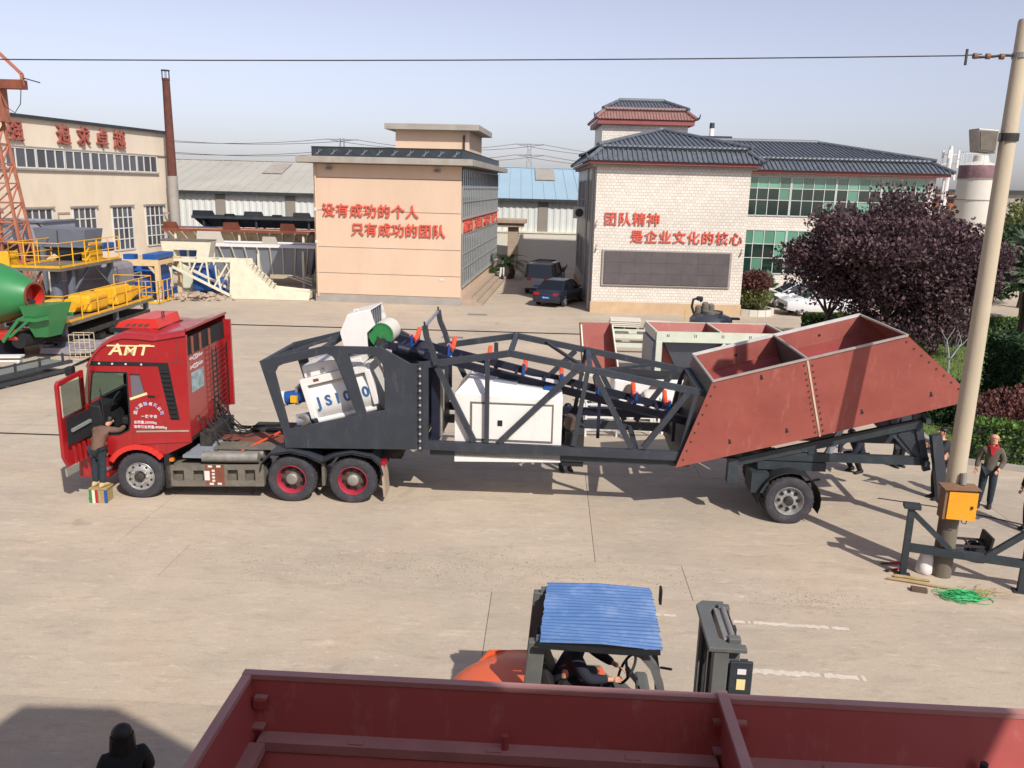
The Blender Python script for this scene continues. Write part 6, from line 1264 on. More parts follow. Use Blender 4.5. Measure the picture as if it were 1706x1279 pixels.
# cream inclined conveyor truss lying in front of the hoppers
cc = thing('conveyor_truss', 'cream steel conveyor truss with solid tapered end lying on the ground', 'conveyor', (-20.1, 48.1, 0), R(-.5))
K = M['creamsteel']
for y in (0, 1.3):
    MB().plate([(3.6, .02), (8.2, .02), (8.3, .48), (6.0, .68), (4.65, 2.0), (4.6, 2.26), (3.75, 2.24)], [], (0, y, 0), (1, 0, 0), (0, 0, 1), .05).build('tail_plate', K, cc)
    MB().bar((.0, y, 2.18), (3.78, y, 2.18), .1, .14).build('top_chord', K, cc); MB().bar((.0, y, 1.95), (3.7, y, .16), .1, .14).build('bottom_chord', K, cc)
    for a, b in (((.85, 2.12), (.86, 1.52)), ((1.35, 1.30), (1.75, 2.12)), ((2.35, 2.12), (2.45, .78)), ((2.7, .65), (3.55, 2.0)), ((3.1, .45), (3.0, 1.3))): MB().bar((a[0], y, a[1]), (b[0], y, b[1]), .08, .09).build('web_member', K, cc)
for k in range(7): MB().bar((4.75+k*.2, .05, 1.95-k*.19), (4.75+k*.2, 1.25, 1.95-k*.19), .05).build('cross_slat', K, cc)
for x in (.1, 1.3, 2.6): MB().bar((x, .05, 2.25), (x, 1.25, 2.25), .07).build('cross_slat', K, cc)
MB().box(6.1, 8.2, .06, 1.24, .1, .45).build('tail_floor', K, cc)
# hopper rows in front of the shed
def trough(name, label, loc, L_, h0, h1, dep, m, rimm, ribm, ribs, boards, boardm, legm):
    t = thing(name, label, 'hopper', loc, R(-.5))
    MB().hexa([(.5, dep*.35, h0), (L_-.5, dep*.35, h0), (L_-.5, dep*.65, h0), (.5, dep*.65, h0), (0, 0, h1), (L_, 0, h1), (L_, dep, h1), (0, dep, h1)]).build('body', m, t)
    MB().bar((-.05, 0, h1), (L_+.05, 0, h1), .1, .2).build('rim', rimm, t); MB().bar((-.05, dep, h1), (L_+.05, dep, h1), .1, .2).build('rim', rimm, t)
    for k in range(ribs):
        f = (k+.5)/ribs; MB().bar((.5+(L_-1)*f, dep*.35-.03, h0), (L_*f, -.04, h1-.1), .07, .07).build('rib', ribm, t)
    for x, w_, h in boards:
        MB().hexa([(x, -.02, h1+.05), (x+w_, -.02, h1+.05), (x+w_, .02, h1+.05), (x, .02, h1+.05), (x+.15, -.2, h1+h), (x+w_-.15, -.2, h1+h), (x+w_-.15, -.16, h1+h), (x+.15, -.16, h1+h)]).build('side_board', boardm, t)
    for x in (.8, L_/2, L_-.8):
        for y in (.2, dep-.2): MB().box(x-.07, x+.07, y-.07, y+.07, 0, h1-.12).build('leg', legm, t)
    return t
gh = trough('feed_hopper', 'long grey feed hopper with white rim and ribs behind the cream truss', (-20.3, 54, 0), 7.4, .75, 2.65, 2.4, LG, M['white'], M['offwhite'], 9, ((-.2, 1.8, .85), (4.0, 1.1, .6)), M['offwhite'], M['creamsteel'])
MB().prism([(7.5, 0), (8.1, 0), (8.1, 3.2), (7.9, 3.2)], (0, .6, 0), (1, 0, 0), (0, 0, 1), -2.6).build('end_plate', M['darkgrey2'], gh)
for k in range(3): MB().bar((5.6+.5*k, -.05, .75), (7.2, -.05, .2+.2*k), .07).build('lower_brace', M['creamsteel'], gh)
trough('feed_hopper', 'long rusty cream feed hopper behind the grey hopper', (-24.7, 59, 0), 10.6, 2.2, 3.25, 2.4, M['rustcream'], M['rust'], M['creamsteel'], 12, ((4.2, 1.3, .6), (8.2, 1.2, .6), (0, 1.2, .55)), M['rust'], M['creamsteel'])
trough('feed_hopper', 'dark navy feed hopper with raised boards in front of the white shed', (-24.5, 64, 0), 9.6, 3.2, 3.95, 2.4, M['navy'], M['darkgrey2'], M['navy'], 7, ((0, 1.8, .5), (3.9, 1.6, .5), (7.6, 1.5, .5), (2.4, 1.0, .3), (6.0, 1.0, .3)), M['darkgrey'], M['darkgrey2'])
trough('feed_hopper', 'white feed hopper below the navy one', (-21.5, 61.8, 0), 8.2, 2.5, 3.1, 1.6, M['offwhite'], M['white'], M['white'], 6, (), M['white'], M['offwhite'])
MB().hexa([(-25.6, 61.9, 0), (-22.3, 61.9, 0), (-22.3, 63, 0), (-25.6, 63, 0), (-25.6, 61.9, 3.3), (-22.3, 61.9, 3.3), (-22.3, 63, 3.3), (-25.6, 63, 3.3)]).build('stacked_sheets', M['blue'])
tag(bpy.data.objects['stacked_sheets'], 'stack of blue sheet panels beside the navy hopper', 'panels')
# heap of rubble and offcuts beside the truss
rb = MB(); rr = random.Random(21)
for k in range(120):
    x, y = rr.gauss(0, 1.1), rr.gauss(0, .45); h = max(.05, .45-.2*abs(x)+rr.uniform(-.1, .1)); s = rr.uniform(.06, .2); z = rr.uniform(0, h)
    a = rr.uniform(0, PI); c, s_ = math.cos(a)*s, math.sin(a)*s; rb.hexa([(x-c+s_*.6, y-s_-c*.6, z-s*.3), (x+c+s_*.6, y+s_-c*.6, z-s*.3), (x+c-s_*.6, y+s_+c*.6, z-s*.3), (x-c-s_*.6, y-s_+c*.6, z-s*.3), (x-c*.7+s_*.4, y-s_*.7-c*.4, z+s*.4), (x+c*.7+s_*.4, y+s_*.7-c*.4, z+s*.3), (x+c*.7-s_*.4, y+s_*.7+c*.4, z+s*.4), (x-c*.7-s_*.4, y-s_*.7+c*.4, z+s*.5)])
o = rb.build('scrap_heap', M['stone']); o.location = (-18.3, 47.6, 0); tag(o, 'low heap of pale rubble under the cream truss', 'rubble', kind='stuff')
rg = random.Random(12); gv = MB()
for k in range(1500):                                              # loose grit strewn over the worn strip of concrete
    x = rg.gauss(-.8, 2.4); y = 13.75+rg.gauss(0, .38)-.04*x; s = rg.uniform(.005, .016); a = rg.uniform(0, PI); c, s_ = math.cos(a)*s, math.sin(a)*s
    gv.add([(x-c, y-s_, 0), (x+s_, y-c, 0), (x+c, y+s_, 0), (x-s_, y+c, 0), (x, y, s*.9)], [(0, 1, 4), (1, 2, 4), (2, 3, 4), (3, 0, 4)])
for k in range(350):
    x = 5.2+rg.gauss(0, .5); y = 12.95+rg.gauss(0, .2); s = rg.uniform(.005, .014); a = rg.uniform(0, PI); c, s_ = math.cos(a)*s, math.sin(a)*s
    gv.add([(x-c, y-s_, 0), (x+s_, y-c, 0), (x+c, y+s_, 0), (x-s_, y+c, 0), (x, y, s*.9)], [(0, 1, 4), (1, 2, 4), (2, 3, 4), (3, 0, 4)])
tag(gv.build('gravel', mat('yard_grit', '8a7f70', .95, var=.25, scale=3, world=True)), 'loose gravel grit scattered on the concrete in front of the trailer', 'gravel', kind='stuff')
# frame section lying on the ground at the left and wire cage
pf = thing('platform_section', 'dark steel walkway section lying on the ground at the left', 'steel frame', (-15.5, 28.55, 0), math.atan2(-3.1, -1.0))
for y, z in ((0, .12), (0, .38), (-1.0, .38)): MB().box(0, 5.4, y-.06, y+.06, z-.06, z+.06).build('side_beam', M['darkgrey'], pf)
MB().box(.1, 5.4, -.93, -.07, .36, .4).build('walkway_sheet', M['alu'], pf)
for k in range(6): MB().box(.3+k*.95, .36+k*.95, -.06, .0, .44, .72).build('stub_post', M['darkgrey'], pf)
for x in (.2, 2.6, 5.0): MB().box(x, x+.12, -1.05, .05, .0, .06).build('timber', M['chassis'], pf)
tr = thing('steel_bench', 'small pale steel trestle at the left edge', 'trestle', (-17.6, 28.4, 0), R(10)); MB().box(-.9, .45, -.2, .2, .5, .56).build('top', M['white'], tr); MB().box(-.9, .4, -.15, .2, .36, .42).build('shelf', M['white'], tr)
for x in (-.8, .3): MB().box(x, x+.07, -.15, .15, 0, .36).build('leg', M['palegreen'], tr)
cg_ = thing('wire_cage', 'small rusty wire cage cart beyond the truck cab', 'cage', (-16.1, 30.5, 0), R(8))
for z in (.08, .35, .72, 1.0): MB().path([(-.36, -.25, z), (.36, -.25, z), (.36, .25, z), (-.36, .25, z)], .014, 5, True).build('hoop', M['rustcream'], cg_)
for x in (-.36, .0, .36):
    for y in (-.25, .25): MB().tube((x, y, 0), (x, y, 1.0), .013, 5).build('upright', M['rustcream'], cg_)
pb = MB(); rr = random.Random(4)
for k in range(26):
    x, y, z = rr.uniform(-1.5, .9), rr.uniform(-.5, .5), rr.uniform(0, .3); s = rr.uniform(.15, .4); pb.hexa([(x+a*s*rr.uniform(.7, 1.2), y+b*s, z+c*s*.6) for c in (0, 1) for a, b in ((-1, -1), (1, -1), (1, 1), (-1, 1))])
o = pb.build('wrapped_parts', mat('plastic_wrap', '8e8a90', .5, var=.2, scale=3)); o.location = (-16.6, 31.9, 0); tag(o, 'plastic wrapped machine parts under the yellow station', 'parts', kind='stuff')

# ================================================================ equipment behind the trailer
bh = thing('batching_hopper', 'pale grey-green framed hopper with red inside behind the trailer', 'hopper', (4.95, 28.4, 0), R(1))
PG = M['palegreen']; L_ = 4.5
for y in (0, 2.2):
    MB().box(0, L_, y-.06, y+.06, 1.62, 1.98).build('top_beam', PG, bh)
    for x in (.1, 2.9, L_-.1): MB().box(x-.1, x+.1, y-.08, y+.08, 0, 1.62).build('leg', PG, bh)
    MB().bar((1.3, y, .1), (2.4, y, 1.6), .1, .12).build('brace', PG, bh); MB().box(.2, L_-.2, y-.05, y+.05, .35, .45).build('lower_beam', M['white'], bh)
for x in (0, 2.25, L_): MB().box(x-.03, x+.03, .06, 2.14, 1.65, 2.0).build('cross_beam', PG, bh)
for y0, y1 in ((.07, .75), (2.13, 1.45)): MB().hexa([(.05, y1, .7), (L_-.05, y1, .7), (L_-.05, y1+.02, .7), (.05, y1+.02, .7), (.05, y0, 1.97), (L_-.05, y0, 1.97), (L_-.05, y0+.02, 1.97), (.05, y0+.02, 1.97)]).build('hopper_slope', M['primer'], bh)
for x in (.06, 2.22, 2.28, L_-.06): MB().box(x-.01, x+.01, .1, 2.1, .8, 1.95).build('hopper_bulkhead', M['primer'], bh)
MB().hexa([(1.0, .8, .4), (3.6, .8, .4), (3.6, 1.4, .4), (1.0, 1.4, .4), (.3, .1, 1.6), (L_-.3, .1, 1.6), (L_-.3, 2.1, 1.6), (.3, 2.1, 1.6)]).build('hopper_cone', GB, bh)
for k in range(4):
    for dx in (0, .06): MB().box(.35+k*.95+dx, .38+k*.95+dx, -.066, -.06, 1.8, 1.9).build('slot', M['chassis'], bh)
MB().box(-.1, .25, .1, 2.1, .2, 1.6).build('end_cover', M['tin'], bh)
rc = thing('red_chute', 'open red steel chute with pale flanges behind the trailer truss', 'chute', (2.55, 30.1, 0), R(2))
MB().hexa([(.12, .6, .1), (1.35, .6, .1), (1.35, .65, .1), (.12, .65, .1), (.0, 1.0, 1.8), (1.12, 1.0, 1.8), (1.12, 1.05, 1.8), (0, 1.05, 1.8)]).build('back_plate', M['primer'], rc)
for a, b in ((.10, -.02), (1.37, 1.14)): MB().hexa([(a-.02, -.2, .1), (a+.02, -.2, .1), (a+.02, .65, .1), (a-.02, .65, .1), (b-.02, .5, 1.8), (b+.02, .5, 1.8), (b+.02, 1.05, 1.8), (b-.02, 1.05, 1.8)]).build('side_plate', M['primer'], rc); MB().bar((a, -.2, .1), (b, .5, 1.8), .05, .05).build('flange', M['palegreen'], rc)
MB().box(.1, 1.4, -.2, .7, 0, .1).build('base', M['palegreen'], rc)
for i, (x, y, L2, lab) in enumerate(((2.05, 22.2, .95, 'left white tubular frame seen through the trailer truss'), (3.05, 22.25, 1.0, 'right white tubular frame beside the first behind the truss'), (4.25, 22.6, 1.0, 'white tubular frame farthest right behind the truss'))):
    f = thing('tube_frame', lab, 'steel frame', (x, y, 0), R(2), 'white tubular frames behind the trailer')
    for y0 in (0, .5):
        for x0 in (0, L2-.08): MB().box(x0, x0+.05, y0, y0+.05, 0, .95).build('post', M['white'], f)
        for z in (.22, .58, .95): MB().box(.05, L2-.08, y0, y0+.05, z-.05, z).build('rail', M['white'], f)
    for z in (.6, .9): MB().box(0, .05, .05, .5, z, z+.05).box(L2-.08, L2-.03, .05, .5, z, z+.05).build('end_rail', M['white'], f)
for k in range(7): 
    o = MB().box(0, .62, 0, 1.5, 0, .05).build('steel_plate', M['tin'] if k % 2 else M['alu']); o.location = (2.2+.02*k, 23.4, .05+k*.1); o.rotation_euler = (0, 0, R(3*k % 5)); tag(o, 'grey steel plate, %s of the stack behind the white frames' % ('lowest', 'second from the bottom', 'third from the bottom', 'middle one', 'third from the top', 'second from the top', 'topmost')[k], 'plate', 'stacked steel plates')
wt = thing('white_tank', 'dirty white rounded tank lying behind the white frames', 'tank', (4.7, 24.2, 0), R(4)); MB().lathe([(.001, 0), (.35, .03), (.42, .12), (.42, 1.5), (.35, 1.6), (.001, 1.62)], (-.8, 0, .5), 'x', 22).build('shell', M['offwhite'], wt, smooth=True)
for x in (-.5, .5): MB().box(x-.06, x+.06, -.35, .35, 0, .2).build('saddle', M['palegreen'], wt)
cv = thing('white_machine', 'white belt machine with dark belts behind the batching hopper leg', 'machine', (4.1, 26.2, 0), R(2))
MB().box(-.8, 1.9, 0, 1.0, .25, .75).build('body', M['white'], cv, bevel=.06); MB().box(-.9, 2.0, -.1, 1.1, .0, .2).build('skid', M['chassis_dk'], cv)
MB().hexa([(-.9, .1, .76), (2.1, .1, .76), (2.1, .9, .76), (-.9, .9, .76), (-.9, .1, .95), (2.1, .1, .80), (2.1, .9, .80), (-.9, .9, .95)]).build('belt', M['black'], cv)
for k in range(3): MB().lathe([(.001, 0), (.16, 0), (.16, .12), (.001, .12)], (-.3+k*.8, -.13, .45), 'y', 16).build('pulley', M['rimred_dk'], cv)
MB().bar((1.9, .4, .3), (3.0, .5, 1.3), .16).bar((1.4, -.1, .2), (2.6, -.1, 1.2), .1).build('stay', M['chassis_dk'], cv)
jn = MB(); rr = random.Random(31)
for k in range(34):
    p = Vector((rr.uniform(-.9, 2.6), rr.uniform(-.3, .8), rr.uniform(.05, .4))); d = Vector((rr.uniform(-1, 1), rr.uniform(-.4, .4), rr.uniform(-.2, .3))).normalized()*rr.uniform(.3, .9); q = p+d; q.z = max(.04, q.z); jn.bar(p, q, rr.uniform(.03, .09))
o = jn.build('scrap_bars', M['chassis_dk']); o.location = (3.6, 24.9, 0); tag(o, 'jumbled dark steel offcuts behind the truss', 'scrap', kind='stuff')
gx = thing('planetary_mixer', 'dark grey round mixer with gear motor standing on the road', 'concrete mixer', (9.55, 40, 0), R(-6))
MB().lathe([(.001, .15), (.95, .15), (1.02, .25), (1.02, .72), (.9, .86), (.55, 1.0), (.001, 1.02)], (0, 0, 0), 'z', 30).build('pan', mat('mixer_dark_grey', '3a3c46', .35, var=.08, scale=2, coat=.2), gx, smooth=True)
MB().lathe([(.001, 1.0), (.5, 1.0), (.5, 1.12), (.001, 1.14)], (.05, 0, 0), 'z', 20).build('gearbox', M['chassis'], gx, smooth=True)
for x, y, h in ((-.3, .1, 1.45), (.0, .3, 1.35), (-.6, .2, 1.25)): MB().lathe([(.17, .95), (.17, h), (.1, h+.08), (.001, h+.08)], (x, y, 0), 'z', 14).build('motor', M['chassis'], gx, smooth=True)
MB().path([(-.8, 0, .9), (-.95, 0, 1.3), (-.9, 0, 1.65), (-.65, 0, 1.72), (-.5, 0, 1.55)], .06, 8).build('hose', M['cabin'], gx, smooth=True); MB().box(-.75, -.45, -.15, .15, 1.6, 1.8).build('gear_head', M['cabin'], gx, bevel=.05)
for k in range(4): a = PI/4+k*PI/2; MB().box(.85*math.cos(a)-.08, .85*math.cos(a)+.08, .85*math.sin(a)-.08, .85*math.sin(a)+.08, 0, .3).build('foot', M['cabin'], gx)
MB().box(.5, 1.35, -.2, .2, .75, .82).build('discharge_flap', M['cabin'], gx); MB().tube((-1.25, -.2, 0), (-1.25, -.2, 1.15), .03, 6).build('guard_post', M['yellow'], gx)
for i, (x, y, w_, d_, lab) in enumerate(((5.5, 41.2, 1.5, 1.1, 'stack of white panels left on the road behind the red chute'), (7.0, 40.4, 1.2, .9, 'smaller stack of white panels beside the larger one'), (8.9, 37.6, 1.4, .6, 'white box panel lying in front of the round mixer'))):
    s = thing('panel_stack', lab, 'panels', (x, y, 0), R(-6), 'stacks of white panels on the road')
    for k in range(4 if i < 2 else 2): MB().box(-w_/2+.03*k, w_/2+.03*k, -d_/2, d_/2, .12+k*.09, .18+k*.09).build('panel', M['offwhite'], s)
    for x0 in (-w_/2+.1, 0, w_/2-.15): MB().box(x0, x0+.08, -d_/2, d_/2, 0, .12).build('bearer', M['chassis'], s)
tb = thing('trailer_drawbar', 'pale flat steel trailer frame lying behind the red chute', 'steel frame', (4.6, 34.6, 0), R(-2))
for y in (0, 2.2, 3.6): MB().box(-.6, 3.0, y-.07, y+.07, .25, .42).build('beam', M['palegreen'], tb)
for x in (-.5, 2.9): MB().box(x-.07, x+.07, -.0, 3.6, .1, .25).build('cross', M['palegreen'], tb)
for x in (.2, 1.2, 2.3): MB().box(x-.3, x+.3, 2.3, 2.6, .42, .5).build('plate', M['chassis'], tb)
lad = thing('white_ladder', 'white steel ladder frame lying on the road right of the round mixer', 'ladder', (11.6, 39.4, 0), R(6))
for y in (0, .7): MB().box(-.8, 1.2, y-.04, y+.04, .3, .38).build('side_rail', M['palegreen'], lad)
for k in range(4): MB().box(-.7+k*.55, -.64+k*.55, .04, .66, .31, .37).build('rung', M['palegreen'], lad)
for x in (-.7, 1.1): MB().box(x-.04, x+.04, -.04, .04, 0, .3).build('leg', M['palegreen'], lad)
# ================================================================ cars
def car(label, loc, rz, body, kind='sedan', group=None, plate=None):
    """simple car built from lofted sections; local x forward, origin on the ground at its middle"""
    c = thing('parked_car', label, 'car', loc, rz, group)
    if kind == 'van': prof = [(-1.95, .35, .95, .95), (-1.92, .35, 1.05, 1.0), (-.5, .3, 1.08, 1.0), (1.0, .3, 1.08, 1.0), (1.75, .3, 1.02, .97), (1.95, .38, .85, .85)]
    elif kind == 'suv': prof = [(-2.25, .42, .85, .8), (-2.2, .35, 1.02, .9), (-1.0, .28, 1.05, .95), (1.0, .28, 1.02, .95), (1.9, .3, .95, .92), (2.25, .35, .82, .82), (2.32, .45, .7, .7)]
    else: prof = [(-2.3, .42, .75, .78), (-2.24, .34, .93, .86), (-1.3, .26, .98, .9), (1.0, .26, .92, .9), (1.9, .28, .82, .87), (2.25, .34, .7, .78), (2.33, .42, .6, .68)]
    rings = []
    for x, z0, z1, hw in prof:
        rings.append([(x, -hw*.93, z0), (x, hw*.93, z0), (x, hw, z0+.15), (x, hw, z1-.18), (x, hw*.95, z1-.05), (x, hw*.82, z1), (x, -hw*.82, z1), (x, -hw*.95, z1-.05), (x, -hw, z1-.18), (x, -hw, z0+.15)])
    MB().loft(rings).build('body', body, c, smooth=35)
    if kind == 'van': gh = [(-1.9, 1.0, .9, 1.02), (-1.72, 1.92, .78, 1.92), (.75, 1.92, .78, 1.92), (1.35, 1.05, .88, 1.05)]
    elif kind == 'suv': gh = [(-2.1, .98, .84, 1.0), (-1.6, 1.62, .68, 1.62), (.25, 1.66, .68, 1.66), (1.15, 1.0, .84, 1.0)]
    else: gh = [(-1.75, .94, .8, .95), (-.95, 1.40, .64, 1.40), (.25, 1.44, .64, 1.44), (1.2, .92, .8, .92)]
    # greenhouse: dark glass body with a painted roof and pillars
    (xa, za, wa, _), (xb, zb_, wb, _), (xc, zc, wc, _), (xd, zd, wd, _) = gh
    G = MB().add([(xa, -wa, za), (xa, wa, za), (xb, wb, zb_), (xb, -wb, zb_), (xc, -wc, zc), (xc, wc, zc), (xd, wd, zd), (xd, -wd, zd)], [(0, 1, 2, 3), (3, 2, 5, 4), (4, 5, 6, 7), (0, 3, 4, 7), (1, 6, 5, 2), (0, 7, 6, 1)]).build('glass', M['glassdark'], c)
    rf = MB().hexa([(xb-.04, -wb-.02, zb_-.02), (xc+.04, -wc-.02, zc-.02), (xc+.04, wc+.02, zc-.02), (xb-.04, wb+.02, zb_-.02), (xb+.05, -wb+.06, zb_+.04), (xc-.05, -wc+.06, zc+.04), (xc-.05, wc-.06, zc+.04), (xb+.05, wb-.06, zb_+.04)]).build('roof', body, c, bevel=.02)
    for s in (-1, 1):
        pl = MB()
        for p, q in (((xa, wa, za), (xb, wb, zb_)), ((xd, wd, zd), (xc, wc, zc)), (((xa+xd)/2-.1, (wa+wd)/2, (za+zd)/2), ((xb+xc)/2-.05, (wb+wc)/2, (zb_+zc)/2))): pl.bar((p[0], s*(p[1]+.005), p[2]), (q[0], s*(q[1]+.01), q[2]), .07, .03)
        pl.build('pillars', body, c); MB().box(xd-.5, xd-.3, s*(wd+.12)-.09, s*(wd+.12)+.09, zd+.02, zd+.16).build('mirror', body, c, bevel=.03)
    fx, fz = prof[-1][0], (prof[-2][2]); rx = prof[0][0]
    for s in (-1, 1):
        MB().hexa([(fx-.35, s*.52-.2, fz-.22), (fx-.03, s*.5-.2, fz-.22), (fx-.03, s*.5+.2, fz-.22), (fx-.35, s*.52+.2, fz-.22), (fx-.4, s*.52-.2, fz-.06), (fx-.06, s*.5-.18, fz-.1), (fx-.06, s*.5+.18, fz-.1), (fx-.4, s*.52+.2, fz-.06)]).build('headlight', M['glassgrey'], c)
        MB().box(rx-.015, rx+.2, s*.58-.16, s*.58+.16, .68 if kind != 'van' else .9, .84 if kind != 'van' else 1.1).build('tail_light', M['lampred'], c, bevel=.03)
    MB().box(fx-.06, fx+.012, -.45, .45, .42, .66).build('grille', M['cabin'], c, bevel=.02); MB().box(fx-.2, fx+.0, -.75, .75, .27, .38).build('lower_intake', M['cabin'], c)
    MB().box(rx-.02, rx+.06, -.24, .24, .50, .62).build('number_plate', M['plateblue'], c)
    if plate: letter(plate, .085, .004, M['decalw'], c, (rx-.024, 0, .56), (PI/2, 0, -PI/2), bold=.02)
    MB().box(rx-.01, rx+.2, -.8, .8, .28, .42).build('rear_bumper', M['cabin'] if kind == 'van' else body, c, bevel=.03)
    r = .33 if kind != 'suv' else .36; xw = (1.42, -1.38) if kind != 'van' else (1.3, -1.25); hw = .9 if kind != 'van' else .95
    for x in xw:
        wheel(c, (x, -hw, r), r, .2, 'front'); wheel(c, (x, hw, r), r, .2, 'front', side=1)
    return c
car('dark blue sedan parked rear-out beside the white tiled building', (2.75, 49.9, 0), R(66), M['carblue'], 'sedan', plate='豫A·8K26')
vn = car('silver minivan with roof rack parked behind the dark sedan', (2.0, 55.4, 0), R(74), M['carsilver'], 'van')
rk = MB()
for y in (-.6, .6): rk.bar((-1.5, y, 2.04), (.6, y, 2.04), .04)
for x in (-1.4, -.7, 0, .5): rk.bar((x, -.6, 2.06), (x, .6, 2.06), .04)
rk.build('roof_rack', M['cabin'], vn)
car('white car with dark grille parked nose-left beyond the round planter', (17.6, 47.6, 0), R(183), M['carwhite'], 'suv')
car('white car half hidden behind the nearer white car', (17.3, 51.0, 0), R(182), M['carwhite'], 'sedan')
car('red car mostly hidden by the plum trees and bush', (18.2, 53.0+2.4, 0), R(180), M['carred'], 'sedan')
def scooter(label, loc, rz, m, group):
    s = thing('motor_scooter', label, 'scooter', loc, rz, group)
    wheel(s, (.6, -.05, .24), .24, .1, 'trailer', name='wheel'); wheel(s, (-.6, -.05, .24), .24, .1, 'trailer')
    MB().hexa([(-.8, -.16, .35), (-.1, -.16, .3), (-.1, .16, .3), (-.8, .16, .35), (-.85, -.14, .7), (-.05, -.16, .68), (-.05, .16, .68), (-.85, .14, .7)]).build('rear_body', m, s, bevel=.05); MB().box(-.75, .0, -.15, .15, .7, .8).build('seat', M['black'], s, bevel=.04)
    MB().box(-.1, .4, -.17, .17, .28, .34).build('foot_board', M['cabin'], s); MB().hexa([(.36, -.2, .3), (.44, -.2, .3), (.44, .2, .3), (.36, .2, .3), (.5, -.17, 1.0), (.58, -.17, 1.0), (.58, .17, 1.0), (.5, .17, 1.0)]).build('leg_shield', m, s, bevel=.04)
    MB().bar((.5, -.34, 1.06), (.5, .34, 1.06), .04).bar((.56, 0, 1.0), (.6, 0, .3), .05).build('handlebar', M['black'], s)
    for y in (-.3, .3): MB().box(.44, .47, y-.05, y+.05, 1.1, 1.25).build('mirror', M['black'], s)
    return s
scooter('white and violet scooter parked below the cycad', (-1.1, 61.4, 0), R(-70), M['white'], 'parked scooters')
scooter('dark scooter parked behind the silver minivan', (3.2, 60.0, 0), R(-80), M['carblue'], 'parked scooters')
scooter('grey scooter close to the tiled building wall', (3.55, 62.2, 0), R(-95), M['chassis'], 'parked scooters')

# ================================================================ plants
def leaf_mesh(clumps, n, size, seed, up=.3, flat=1.0):
    """n small folded leaves spread through ellipsoid clumps (centre, radii), denser at their skins"""
    rr = random.Random(seed); V = []; Fc = []; wts = [c[1][0]*c[1][1]+c[1][1]*c[1][2] for c in clumps]
    for c in rr.choices(clumps, wts, k=n):
        (cx, cy, cz), (rx, ry, rz) = c; u = Vector((rr.gauss(0, 1), rr.gauss(0, 1), rr.gauss(0, 1))).normalized(); f = rr.random()**.45
        p = Vector((cx+u.x*rx*f, cy+u.y*ry*f, cz+u.z*rz*f)); s = size*rr.uniform(.45, 1.5)
        d = (u*.7+Vector((rr.uniform(-1, 1), rr.uniform(-1, 1), rr.uniform(-.6, 1)+up))).normalized(); t = d.cross(Vector((rr.uniform(-1, 1), rr.uniform(-1, 1), rr.uniform(-1, 1)))).normalized()*s*.42*flat; i = len(V)
        nn = d.cross(t).normalized()*s*.12
        V += [p, p+d*s*.5+t+nn, p+d*s, p+d*s*.5-t+nn]; Fc += [(i, i+1, i+2), (i, i+2, i+3)]
    mb = MB(); mb.v = V; mb.f = Fc; return mb
def limb(mb, p, d, L, r, depth, rr, ends):
    pts = [p]; q = p.copy(); dd = d.copy()
    for k in range(4): dd = (dd+Vector((rr.uniform(-.18, .18), rr.uniform(-.18, .18), rr.uniform(-.02, .14)))).normalized(); q = q+dd*L/4; pts.append(q.copy())
    mb.path(pts, [r*(1-.13*k) for k in range(5)], 6)
    if depth == 0: ends.append(q); return
    for k in range(3 if depth > 1 else 2):
        a = rr.uniform(0, 2*PI); nd = (dd+Vector((math.cos(a), math.sin(a), rr.uniform(.0, .5)))*.75).normalized(); limb(mb, pts[rr.choice((3, 4))], nd, L*.72, r*.5, depth-1, rr, ends)
def tree(name, label, loc, h, trunk_h, r0, clumps, n, size, m, seed, group=None, dirs=5):
    t = thing(name, label, 'tree', loc, 0, group); rr = random.Random(seed); mb = MB(); ends = []
    mb.path([(0, 0, -.05), (.03, 0, trunk_h*.3), (-.02, .03, trunk_h*.7), (0, 0, trunk_h)], [r0*1.25, r0, r0*.9, r0*.82], 9)
    for k in range(dirs): a = 2*PI*k/dirs+rr.uniform(-.3, .3); limb(mb, Vector((0, 0, trunk_h*.95)), Vector((math.cos(a)*.7, math.sin(a)*.7, 1)).normalized(), (h-trunk_h)*.42, r0*.55, 2, rr, ends)
    mb.build('trunk', M['bark'], t, smooth=60); cl = list(clumps)+[((e.x, e.y, e.z), (.7, .7, .6)) for e in ends]
    cw = leaf_mesh(cl, n, size, seed).build('crown', m, t, fix=False); return t
rr = random.Random(77)
def crown(rx, ry, z0, z1, k, seed, s=(.8, 1.5)):
    q = random.Random(seed); out = []
    for _ in range(k):
        u = Vector((q.gauss(0, 1), q.gauss(0, 1), q.gauss(0, 1))).normalized(); f = q.uniform(.35, .8); zc, zr = (z0+z1)/2, (z1-z0)/2; r = q.uniform(*s); out.append(((u.x*rx*f, u.y*ry*f, zc+u.z*zr*f), (r, r, r*.85)))
    return out
tree('plum_tree', 'big round purple-leaved plum tree, middle one of three', (15.8, 34.8, 0), 6.9, 1.5, .17, crown(3.2, 2.7, .7, 7.0, 48, 1)+[((1.4*math.cos(k), 1.3*math.sin(k), 1.15+.25*(k % 2)), (1.0, 1.0, .7)) for k in range(7)], 42000, .135, M['leaf_plum'], 5, 'purple plum trees', 6)
tree('plum_tree', 'purple-leaved plum tree left of the others, in front of the parked cars', (13.9, 36.6, 0), 6.0, 1.6, .13, crown(2.4, 2.0, 2.5, 6.1, 28, 2), 19000, .135, M['leaf_plum'], 6, 'purple plum trees', 5)
tree('plum_tree', 'purple-leaved plum tree nearest the utility pole', (18.0, 35.2, 0), 5.6, 1.4, .14, crown(1.9, 2.0, 1.0, 5.7, 26, 3)+[((1.0*math.cos(k*1.1), 1.0*math.sin(k*1.1), 1.2), (.9, .9, .6)) for k in range(6)], 22000, .135, M['leaf_plum'], 7, 'purple plum trees', 5)
